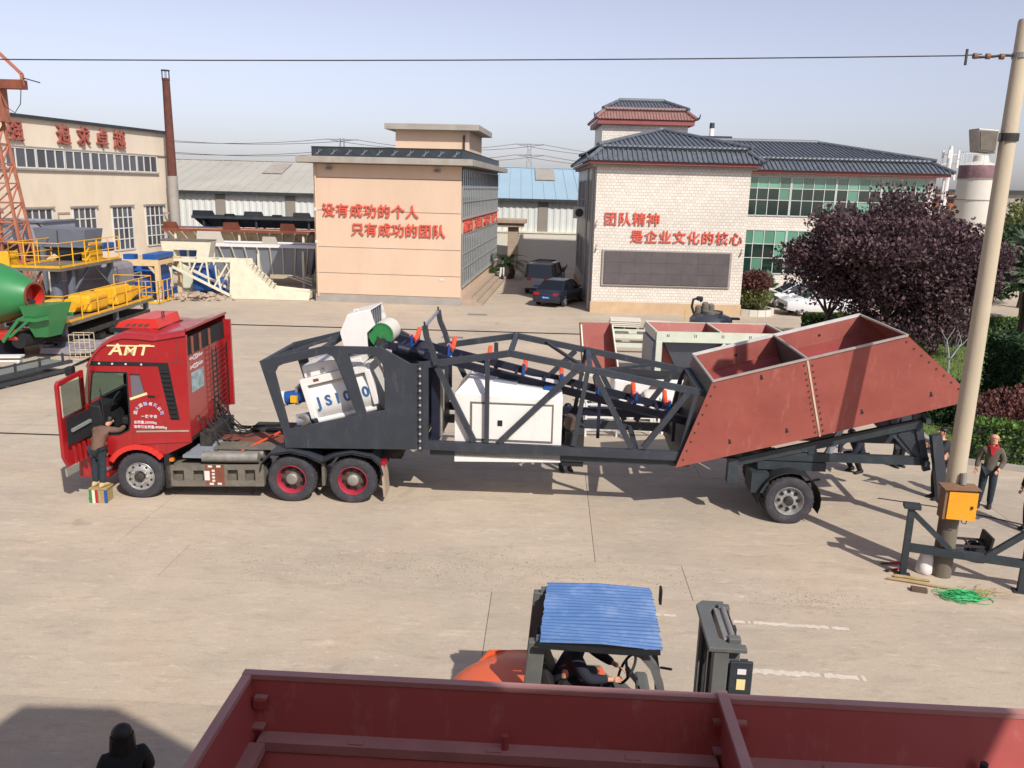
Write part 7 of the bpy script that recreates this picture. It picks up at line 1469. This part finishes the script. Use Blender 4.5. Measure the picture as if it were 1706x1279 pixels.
tree('broadleaf_tree', 'green tree top showing over the dark tiled roof', (19.5, 76, 0), 10.6, 4, .2, crown(1.8, 1.8, 7.8, 10.7, 12, 8), 2500, .3, M['leaf_dark'], 8, None, 4)
tree('broadleaf_tree', 'olive green tree beside the white silo', (30.5, 62, 0), 6.2, 2, .18, crown(2.6, 2.4, 2.5, 6.4, 18, 9), 5000, .26, M['leaf_olive'], 9, 'green trees at the right', 5)
tree('broadleaf_tree', 'pale olive tree behind the pole at the right edge', (32.3, 53, 0), 6.4, 2, .2, crown(3.0, 2.6, 2.2, 6.6, 20, 10), 6500, .26, M['leaf_olive'], 10, 'green trees at the right', 5)
tree('broadleaf_tree', 'dark green tree at the far right edge', (28.2, 46, 0), 5.0, 1.6, .2, crown(3.2, 2.4, 1.4, 5.2, 20, 11), 6500, .24, M['leaf_dark'], 12, 'green trees at the right', 5)
def palm(label, loc, h, n, L, seed, group='fan palms behind the lawn'):
    p = thing('fan_palm', label, 'palm', loc, 0, group); q = random.Random(seed)
    MB().path([(0, 0, 0), (.04, 0, h*.4), (0, .05, h*.8), (0, 0, h)], [.22, .19, .2, .24], 9).build('trunk', M['bark'], p, smooth=60)
    mb = MB()
    for k in range(n):
        a = q.uniform(0, 2*PI); el = q.uniform(-.5, 1.2); d = Vector((math.cos(a)*math.cos(el), math.sin(a)*math.cos(el), math.sin(el))); ln = L*q.uniform(.7, 1.05)
        base = Vector((0, 0, h)); hub = base+d*ln*.55; mb.path([base, base+d*ln*.3, hub], .02, 4)
        sd = d.cross(Vector((0, 0, 1))).normalized(); nm = sd.cross(d).normalized()
        for j in range(15):                                       # pleated fan blades with drooping tips
            t = R(-75+150*j/14); dd = (d*math.cos(t)+sd*math.sin(t)).normalized(); w_ = nm.cross(dd)*.028; l2 = ln*.5*q.uniform(.85, 1.1); tip = hub+dd*l2-Vector((0, 0, .10*ln*q.uniform(.4, 1.6))); md = hub+dd*l2*.6+nm*.03
            mb.add([hub, md+w_, tip, md-w_], [(0, 1, 2), (0, 2, 3)])
    mb.build('fronds', M['leaf_palm'], p, fix=False); return p
palm('fan palm just right of the utility pole', (22.4, 36.2, 0), 3.2, 34, 1.9, 1); palm('fan palm at the right edge, taller', (24.0, 39.0, 0), 3.9, 34, 2.0, 2); palm('fan palm between the pole and plum trees', (20.9, 37.6, 0), 2.9, 28, 1.7, 3)
palm('low fan palm in front of the green glazed wing', (14.8, 50.3, 0), 1.0, 26, 1.4, 4)
cy = thing('cycad', 'dark green cycad beside the beige building steps', 'cycad', (-.6, 63.2, 0)); MB().lathe([(.35, 0), (.42, .3), (.3, .7)], (0, 0, 0), 'z', 12).build('trunk', M['bark'], cy)
mb = MB(); q = random.Random(3)
for k in range(46):
    a = q.uniform(0, 2*PI); el = q.uniform(.1, 1.3); pts = []; 
    for j in range(8): f = j/7; pts.append(Vector((math.cos(a)*1.5*f*math.cos(el*.8), math.sin(a)*1.5*f*math.cos(el*.8), .7+1.5*f*math.sin(el)-.9*f*f)))
    for p0, p1 in zip(pts, pts[1:]):
        d = (p1-p0).normalized(); sd = d.cross(Vector((0, 0, 1))).normalized()
        for e in (0, .5):
            c = p0+(p1-p0)*e
            for s in (-1, 1): mb.add([c, c+sd*s*.24+d*.14, c+d*.05], [(0, 1, 2)])
mb.build('fronds', M['leaf_dark'], cy, fix=False); cy.scale = (1.55, 1.55, 1.45)
# round planter with clipped red-topped bush
plr = thing('round_planter', 'low round white planter ring at the corner of the tiled building', 'planter', (13.6, 47.3, 0))
for k in range(16):
    a0, a1 = 2*PI*k/16+.01, 2*PI*(k+1)/16-.01; MB().hexa([(1.05*math.cos(a0), 1.05*math.sin(a0), 0), (1.2*math.cos(a0), 1.2*math.sin(a0), 0), (1.2*math.cos(a1), 1.2*math.sin(a1), 0), (1.05*math.cos(a1), 1.05*math.sin(a1), 0), (1.05*math.cos(a0), 1.05*math.sin(a0), .35), (1.2*math.cos(a0), 1.2*math.sin(a0), .35), (1.2*math.cos(a1), 1.2*math.sin(a1), .35), (1.05*math.cos(a1), 1.05*math.sin(a1), .35)]).build('stone', M['offwhite'], plr)
MB().lathe([(1.04, .0), (1.04, .28), (.001, .3)], (0, 0, 0), 'z', 16, cap=False).build('soil', M['dirt'], plr)
bs = thing('clipped_bush', 'clipped bush, red on top and olive below, in the round planter', 'bush', (13.6, 47.3, .28))
MB().tube((0, 0, 0), (0, 0, .9), .06, 6).build('stem', M['bark'], bs); leaf_mesh([((0, 0, 1.5), (.98, .98, .55)), ((0, 0, 1.7), (.8, .8, .5))], 3200, .13, 1).build('red_top', M['leaf_red'], bs, fix=False); leaf_mesh([((0, 0, .65), (1.0, 1.0, .6))], 2600, .13, 2).build('lower_leaves', M['leaf_olive'], bs, fix=False)
# lawn bed with kerb, hedges and clipped mounds at the right
def poly_sheet(pts, z0, z1, name, m, parent=None): return MB().prism([(x, y) for x, y in pts], (0, 0, z0), (1, 0, 0), (0, 1, 0), z1-z0).build(name, m, parent)
bed = [(11.45, 20.75), (13.2, 20.0), (16, 19.6), (40, 19.0), (48, 44), (22, 43), (15.0, 41.5), (12.6, 34), (12.4, 27)]
lawn = poly_sheet(bed, 0, .12, 'lawn', M['grassbase']); tag(lawn, kind='structure')
kb = thing('kerb', 'pale concrete kerb edging the lawn', 'kerb')
for i, (a, b) in enumerate(zip(bed, bed[1:])):
    if i > 7 or i in (3, 4): pass
    a, b = Vector((*a, .07)), Vector((*b, .07)); L = (b-a).length; n = max(1, int(L/1.0)); 
    if i in (4, 5): n = max(1, int(L/4))
    for k in range(n): MB().bar(a+(b-a)*((k+.01)/n), a+(b-a)*((k+.99)/n), .14, .15).build('kerb_stone', M['slabgrey'], kb)
a, b = Vector((*bed[-1], .07)), Vector((*bed[0], .07))
for k in range(6): MB().bar(a+(b-a)*((k+.01)/6), a+(b-a)*((k+.99)/6), .14, .15).build('kerb_stone', M['slabgrey'], kb)
rg = random.Random(8); V = []; Fc = []
def inpoly(x, y, P):
    c = False; j = len(P)-1
    for i in range(len(P)):
        if (P[i][1] > y) != (P[j][1] > y) and x < (P[j][0]-P[i][0])*(y-P[i][1])/(P[j][1]-P[i][1])+P[i][0]: c = not c
        j = i
    return c
while len(Fc) < 26000:
    x, y = rg.uniform(11.4, 30), rg.uniform(19.8, 43)
    if not inpoly(x, y, bed): continue
    h = rg.uniform(.05, .13); a = rg.uniform(0, PI); i = len(V); dx, dy = math.cos(a)*.02, math.sin(a)*.02; V += [(x-dx, y-dy, .12), (x+dx, y+dy, .12), (x+rg.uniform(-.05, .05), y+rg.uniform(-.05, .05), .12+h)]; Fc.append((i, i+1, i+2))
mb = MB(); mb.v = V; mb.f = Fc; tag(mb.build('grass', M['grass'], fix=False), 'short green grass on the lawn bed behind the trailer', 'grass', kind='stuff')
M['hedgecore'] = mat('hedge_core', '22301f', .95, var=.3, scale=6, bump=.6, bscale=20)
def hedge(label, pts, wd, h, m, n, size, seed, group=None, name='hedge', cat='hedge'):
    """clipped hedge following a polyline: leafy skin over a twig core"""
    rr = random.Random(seed); t = thing(name, label, cat, (*pts[0], .1), 0, group); V = []; Fc = []; o = Vector((*pts[0], 0)); core = MB()
    segs = [(Vector((*a, 0))-o, Vector((*b, 0))-o) for a, b in zip(pts, pts[1:])]
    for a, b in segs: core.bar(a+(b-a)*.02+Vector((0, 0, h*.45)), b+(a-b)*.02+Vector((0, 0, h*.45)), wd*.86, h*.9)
    for k in range(n):
        a, b = rr.choices(segs, [(b-a).length for a, b in segs])[0]; d = (b-a).normalized(); s_ = Vector((-d.y, d.x, 0)); u, v = rr.uniform(-1, 1), rr.random()
        if rr.random() < .12: p = (a if rr.random() < .5 else b)+s_*u*wd/2+Vector((0, 0, h*v))+d*0
        elif rr.random() < .45: p = a+(b-a)*rr.random()+s_*u*wd/2+Vector((0, 0, h*rr.uniform(.93, 1.04)))
        else: p = a+(b-a)*rr.random()+s_*(1 if u > 0 else -1)*wd/2*rr.uniform(.9, 1.05)+Vector((0, 0, h*v))
        dd = Vector((rr.uniform(-1, 1), rr.uniform(-1, 1), rr.uniform(-.2, 1))).normalized(); tt = dd.cross(Vector((rr.uniform(-1, 1), rr.uniform(-1, 1), rr.uniform(-1, 1)))).normalized(); s = size*rr.uniform(.6, 1.3); i = len(V)
        V += [p, p+dd*s*.5+tt*s*.4, p+dd*s, p+dd*s*.5-tt*s*.4]; Fc += [(i, i+1, i+2), (i, i+2, i+3)]
    mb = MB(); mb.v = V; mb.f = Fc; mb.build('leaves', m, t, fix=False); core.build('twigs', M['hedgecore'], t); return t
hedge('low bright green clipped hedge along the kerb behind the man', [(11.75, 21.2), (13.3, 20.55), (16, 20.15), (20, 20.0)], .8, .95, M['leaf_green'], 9000, .10, 1)
hedge('tall dark green hedge block behind the utility pole', [(15.3, 25.4), (20.5, 25.0)], 2.4, 2.3, M['leaf_dark'], 34000, .13, 2)
hedge('low green hedge strip at the back of the lawn', [(14.5, 41), (30, 41.6)], .8, .8, M['leaf_green'], 6000, .13, 3)
hedge('dark clipped hedge on the lawn under the plum trees', [(14.1, 31.2), (15.2, 31.4)], 1.2, 1.2, M['leaf_dark'], 3500, .12, 4)
for (x, y, rx, rz, lab, sd) in ((14.5, 22.7, 1.7, 1.05, 'reddish clipped mound bush behind the standing man', 1), (13.0, 24.2, .8, .9, 'dark rounded shrub behind the trailer tail', 2)):
    b = thing('mound_bush', lab, 'bush', (x, y, .1)); leaf_mesh([((0, 0, .45), (rx, rx*.75, rz)), ((.3, 0, .5), (rx*.8, rx*.6, rz*.9))], 7000 if sd == 1 else 3000, .10, sd).build('leaves', M['leaf_red'] if sd == 1 else M['leaf_dark'], b, fix=False); MB().tube((0, 0, 0), (0, 0, .6), .05, 6).build('stem', M['bark'], b)
sp = thing('bare_sapling', 'small pale bare sapling on the lawn', 'sapling', (15.9, 29.8, .1)); mb = MB(); e = []
mb.path([(0, 0, 0), (.02, 0, .6), (0, .02, .9)], [.05, .045, .04], 6); q = random.Random(2)
for k in range(4): a = 2*PI*k/4; limb(mb, Vector((0, 0, .88)), Vector((math.cos(a), math.sin(a), 1.3)).normalized(), .75, .026, 1, q, e)
mb.build('trunk', M['frame_grey'], sp)
# ================================================================ people: skinned body, clothes and shoes as children
def skinmesh(name, verts, edges, radii, roots, m, parent, sub=1):
    me = bpy.data.meshes.new(name); me.from_pydata(verts, edges, []); me.update(); me.materials.append(m)
    o = bpy.data.objects.new(name, me); COL.objects.link(o); o.parent = parent
    md = o.modifiers.new('skin', 'SKIN'); md.use_smooth_shade = True; md.branch_smoothing = .4
    for i, r in enumerate(radii):
        sv = me.skin_vertices[0].data[i]; sv.radius = (r, r) if not isinstance(r, tuple) else r; sv.use_root = i in roots
    s = o.modifiers.new('sub', 'SUBSURF'); s.levels = sub; s.render_levels = sub+1
    return o
BASE = dict(pelvis=(0, 0, .93), spine=(0, 0, 1.10), chest=(0, 0, 1.30), neck=(0, .005, 1.44), jaw=(0, -.03, 1.53), head=(0, -.012, 1.60), crown=(0, .005, 1.655),
            shL=(.17, 0, 1.38), elL=(.24, .03, 1.12), wrL=(.25, -.06, .88), shR=(-.17, 0, 1.38), elR=(-.24, .03, 1.12), wrR=(-.25, -.06, .88),
            hipL=(.09, 0, .88), knL=(.10, -.02, .48), anL=(.10, .03, .09), hipR=(-.09, 0, .88), knR=(-.10, -.02, .48), anR=(-.10, .03, .09))
def person(label, loc, rz, pose, top, trousers, shoes, hair, hairkind='short', scarf=None, group=None, scale=1.0, facing=(0, -1), long_coat=0.):
    J = dict(BASE); J.update(pose); J = {k: Vector(v) for k, v in J.items()}
    p = thing('person', label, 'person', loc, rz, group); p.scale = (scale,)*3
    V = []; E = []; RD = []; idx = {}
    def v(n, r): idx[n] = len(V); V.append(J[n]); RD.append(r)
    for n, r in (('pelvis', .12), ('spine', .115), ('chest', .125), ('neck', .052), ('jaw', .066), ('head', .092), ('crown', .076), ('shL', .065), ('elL', .042), ('wrL', .028), ('shR', .065), ('elR', .042), ('wrR', .028), ('hipL', .09), ('knL', .058), ('anL', .04), ('hipR', .09), ('knR', .058), ('anR', .04)): v(n, r)
    for a, b in (('pelvis', 'spine'), ('spine', 'chest'), ('chest', 'neck'), ('neck', 'jaw'), ('jaw', 'head'), ('head', 'crown'), ('chest', 'shL'), ('shL', 'elL'), ('elL', 'wrL'), ('chest', 'shR'), ('shR', 'elR'), ('elR', 'wrR'), ('pelvis', 'hipL'), ('hipL', 'knL'), ('knL', 'anL'), ('pelvis', 'hipR'), ('hipR', 'knR'), ('knR', 'anR')): E.append((idx[a], idx[b]))
    roots = {0}
    for S in 'LR':                                                   # palm, four fingers, thumb
        w_, e_ = J['wr'+S], J['el'+S]; d = (w_-e_).normalized(); sd = d.cross(Vector((0, -1, .2))).normalized(); fwd = sd.cross(d).normalized()
        pm = w_+d*.055; idx['pm'+S] = len(V); V.append(pm); RD.append(.033); E.append((idx['wr'+S], idx['pm'+S]))
        for k, ln in enumerate((.065, .075, .07, .055)):
            o_ = sd*(-.027+.018*k)*.9; a = pm+o_*.8+d*.01; b = pm+o_+d*(.03+ln*.5); c = b+d*ln*.45-fwd*.015*(1 if S == 'L' else -1); i0 = len(V)
            V.extend([a, b, c]); RD.extend([.010, .0095, .008]); E.extend([(i0, i0+1), (i0+1, i0+2)]); roots.add(i0)
        i0 = len(V); V.extend([w_+d*.03, w_+d*.05-sd*.035, w_+d*.085-sd*.048]); RD.extend([.011, .011, .009]); E.extend([(i0, i0+1), (i0+1, i0+2)]); roots.add(i0)
    body = skinmesh('body', V, E, RD, roots, M['skin'], p)
    hd = J['head']; up = (J['crown']-J['jaw']).normalized(); fc = Vector((facing[0], facing[1], 0)); fc = (fc-up*fc.dot(up)).normalized(); lf_ = up.cross(fc)
    # face: nose, eyes, mouth, ears
    nz = MB().path([hd+fc*.082+up*.012, hd+fc*.104-up*.018, hd+fc*.086-up*.03], [.009, .014, .008], 6).build('nose', M['skin'], body, smooth=60)
    for s in (-1, 1):
        MB().lathe([(.001, -.009), (.009, 0), (.001, .009)], hd+fc*.084+lf_*.034*s+up*.012, 'z', 8).build('eye', M['hairblack'], body)
        MB().lathe([(.001, -.028), (.014, -.012), (.015, .012), (.001, .03)], hd+lf_*.094*s-up*.004, 'z', 8).build('ear', M['skin'], body)
    MB().bar(hd+fc*.083-up*.052-lf_*.02, hd+fc*.083-up*.052+lf_*.02, .008, .007).build('mouth', M['lampred'], body)
    # hair
    if hairkind:
        hb = MB(); N, K = 14, 6; rings = []
        ln = {'short': -.02, 'bald': .03, 'cap': .0, 'long': -.03}[hairkind]
        c0 = hd+up*.022-fc*.012; rad = .102 if hairkind != 'bald' else .098
        for j in range(K+1):
            th = PI/2*j/K*1.06; rg = []
            for i in range(N):
                a = 2*PI*i/N; dr_ = lf_*math.cos(a)+fc*math.sin(a); back = (1-math.sin(a))/2
                zz = math.cos(th)*rad; rr2 = math.sin(th)*rad*(1-.12*(j == K))
                dz = 0
                if j == K: dz = -(.05*back if hairkind in ('short', 'long') else 0)+ (.03*(1-back) if hairkind == 'short' else 0)
                rg.append(c0+up*(zz+dz)+dr_*rr2)
            rings.append(rg)
        hb.loft(rings[1:] if True else rings, cap=True); hb.build('hair' if hairkind != 'cap' else 'cap', hair, body, smooth=70)
        if hairkind == 'long':
            lg = MB(); rgs = []
            for f in range(7):
                t = f/6; cen = hd-fc*(.045+.075*t)-up*(.0+.46*t)+Vector((0, 0, .03)); wx, wy = .106+.035*t*(1-t)*2-.02*t*t, .08-.02*t
                rgs.append([cen+lf_*wx*math.cos(a)*(1+.05*math.sin(7*a+t*3))+fc*wy*math.sin(a)*(1+.08*math.sin(9*a)) for a in [2*PI*i/28 for i in range(28)]])
            lg.loft(rgs).build('hair', hair, body, smooth=70)
    # clothes
    def chain(names, rad, edges, name, m, root=0):
        ix = {n: i for i, n in enumerate(names)}
        return skinmesh(name, [J[n] for n in names], [(ix[a], ix[b]) for a, b in edges], rad, {root}, m, p)
    J['hem'] = J['pelvis']+(J['pelvis']-J['spine']).normalized()*(.06+long_coat); J['collar'] = J['neck']-(J['neck']-J['chest']).normalized()*.02
    for S in 'LR': J['cuff'+S] = J['wr'+S]-(J['wr'+S]-J['el'+S]).normalized()*.01; J['shoe'+S] = J['an'+S]-Vector((0, 0, .02))
    chain(['chest', 'spine', 'pelvis', 'hem', 'collar', 'shL', 'elL', 'cuffL', 'shR', 'elR', 'cuffR'], [.155, .148, .150, .152, .075, .088, .066, .048, .088, .066, .048], [('chest', 'spine'), ('spine', 'pelvis'), ('pelvis', 'hem'), ('chest', 'collar'), ('chest', 'shL'), ('shL', 'elL'), ('elL', 'cuffL'), ('chest', 'shR'), ('shR', 'elR'), ('elR', 'cuffR')], 'jacket', top)
    chain(['pelvis', 'hipL', 'knL', 'shoeL', 'hipR', 'knR', 'shoeR'], [.135, .105, .082, .066, .105, .082, .066], [('pelvis', 'hipL'), ('hipL', 'knL'), ('knL', 'shoeL'), ('pelvis', 'hipR'), ('hipR', 'knR'), ('knR', 'shoeR')], 'trousers', trousers)
    for S in 'LR':
        a = J['an'+S]; f = Vector((facing[0], facing[1], 0)).normalized(); l = Vector((-f.y, f.x, 0))
        rg = [[a+f*fx+l*wx*math.cos(t)+Vector((0, 0, -.09+hz*(.5+.5*math.sin(t)))) for t in [2*PI*k/10 for k in range(10)]] for fx, wx, hz in ((-.10, .025, .05), (-.075, .045, .11), (0, .05, .13), (.08, .05, .085), (.15, .048, .06), (.19, .025, .035))]
        MB().loft(rg).build('shoe', shoes, p, smooth=60)
    if scarf:
        MB().path([J['neck']+Vector((.085*math.cos(t), .085*math.sin(t)-.005, .0+.02*math.sin(t))) for t in [2*PI*k/16 for k in range(16)]], .038, 8, True).build('scarf', scarf, p, smooth=60)
        MB().hexa([J['neck']+Vector(q) for q in ((-.06, -.12, -.02), (.06, -.12, -.02), (.06, -.09, -.02), (-.06, -.09, -.02), (-.03, -.165, -.16), (.04, -.165, -.16), (.04, -.15, -.16), (-.03, -.15, -.16))]).build('scarf_end', scarf, p, bevel=.01)
    return p
# man with red scarf: stands by the hedge, faces left towards the trailer, one arm bent across
person('bald man in taupe jacket and red scarf standing beyond the pole', (10.62, 17.55, 0), R(-28), dict(wrL=(.16, -.20, .98), elL=(.25, -.03, 1.12), wrR=(-.27, -.05, .9), anR=(-.13, -.02, .09), head=(-.0, -.02, 1.60)), M['clothtaupe'], M['jeans'], M['shoe'], M['skin'], 'bald', M['redscarf'], scale=.985)
# man in dark jacket: at the trailer tail, both hands on the gusset (to the left)
person('dark haired man in charcoal jacket gripping the trailer tail', (9.74, 17.98, 0), R(-82), dict(elL=(.22, -.17, 1.2), wrL=(.12, -.38, 1.30), elR=(-.22, -.16, 1.16), wrR=(-.06, -.36, 1.24), jaw=(0, -.06, 1.52), head=(0, -.05, 1.59), crown=(0, -.03, 1.645), neck=(0, -.02, 1.44)), M['clothgrey'], M['clothblack'], M['shoe'], M['hairblack'], 'short', scale=1.0)
# cut-off man at the right edge
person('man in black cut off by the right picture edge', (10.83, 16.22, 0), R(-70), dict(wrL=(.2, -.22, 1.0), anL=(.12, -.12, .09), knL=(.1, -.1, .5)), M['clothblack'], M['clothblack'], M['shoe'], M['hairblack'], 'short')
# two helpers behind the trailer tail and one pair of legs behind the cabinet
person('man in dark clothes crouching behind the trailer rear beams', (8.62, 19.75, 0), R(-60), dict(pelvis=(0, .12, .42), spine=(0, .02, .62), chest=(0, -.12, .80), neck=(0, -.24, .92), jaw=(0, -.32, .97), head=(0, -.33, 1.04), crown=(0, -.32, 1.09), shL=(.18, -.16, .88), elL=(.24, -.36, .70), wrL=(.16, -.5, .5), shR=(-.18, -.16, .88), elR=(-.24, -.36, .7), wrR=(-.14, -.5, .5), hipL=(.1, .1, .40), knL=(.16, -.28, .48), anL=(.13, .0, .09), hipR=(-.1, .1, .40), knR=(-.16, -.28, .48), anR=(-.13, .0, .09)), M['clothnavy'], M['clothblack'], M['shoe'], M['hairblack'], 'short')
person('man in grey standing hidden behind the trailer tail gusset', (9.88, 20.25, 0), R(20), {}, M['clothgrey'], M['clothblack'], M['shoe'], M['hairblack'], 'short')
person('man in black behind the white control cabinet, mostly legs visible', (1.35, 19.25, 0), R(15), dict(anL=(.13, .06, .09)), M['clothblack'], M['clothblack'], M['shoe'], M['hairblack'], 'short')
# truck driver on the stool, leaning into the cab
person('driver in brown pullover and jeans leaning into the open truck cab', (-8.66, 16.62, .33), R(160), dict(pelvis=(0, 0, .84), spine=(.02, -.06, 1.0), chest=(.03, -.18, 1.16), neck=(.04, -.32, 1.27), jaw=(.04, -.40, 1.31), head=(.04, -.44, 1.37), crown=(.04, -.45, 1.42), shL=(.20, -.18, 1.22), elL=(.30, -.08, .98), wrL=(.30, -.02, .74), shR=(-.15, -.22, 1.24), elR=(-.2, -.46, 1.16), wrR=(-.16, -.66, 1.22), hipL=(.09, 0, .80), hipR=(-.09, 0, .80), knL=(.10, .0, .44), knR=(-.08, -.02, .44)), M['clothbrown'], M['jeans'], M['shoetan'], M['hairblack'], 'short', scale=.97)
stl = thing('step_stool', 'small step stool with green, red and blue painted stripes under the driver', 'stool', (-8.66, 16.62, 0), R(0))
MB().box(-.19, .19, -.16, .16, .29, .33).build('seat', M['wood'], stl, bevel=.006)
for i, c in enumerate(('green', 'creamsteel', 'rimred', 'straw', 'wood', 'blue')): MB().box(-.19+i*.0634, -.19+(i+1)*.0634-.003, -.155, -.13, 0, .288).build('front_slat', M[c], stl)
for x in (-.17, .13): MB().box(x, x+.04, -.125, .15, 0, .288).build('leg', M['wood'], stl)
# fork lift driver
person('fork lift driver in navy jacket seen from behind, seated under the canopy', (.78, 8.36, .47), R(72), dict(pelvis=(0, .12, .86), spine=(0, .08, 1.02), chest=(0, -.02, 1.20), neck=(0, -.08, 1.34), jaw=(0, -.12, 1.42), head=(0, -.12, 1.49), crown=(0, -.1, 1.545), shL=(.17, -.03, 1.28), elL=(.25, -.22, 1.08), wrL=(.17, -.42, 1.04), shR=(-.17, -.03, 1.28), elR=(-.26, -.2, 1.06), wrR=(-.12, -.42, 1.02), hipL=(.09, .05, .82), knL=(.14, -.38, .80), anL=(.13, -.42, .36), hipR=(-.09, .05, .82), knR=(-.14, -.38, .80), anR=(-.13, -.42, .36)), M['clothnavy'], M['clothblack'], M['shoe'], M['hairblack'], 'short')
# woman at the lower left
person('woman with long black hair and black coat at the lower left', (-3.62, 6.9, 0), R(-150), dict(elL=(.23, -.05, 1.12), wrL=(.12, -.22, 1.06), elR=(-.23, -.05, 1.12), wrR=(-.1, -.22, 1.1)), M['clothblack'], M['clothblack'], M['shoe'], M['hairblack'], 'long', scale=.97, long_coat=.1)
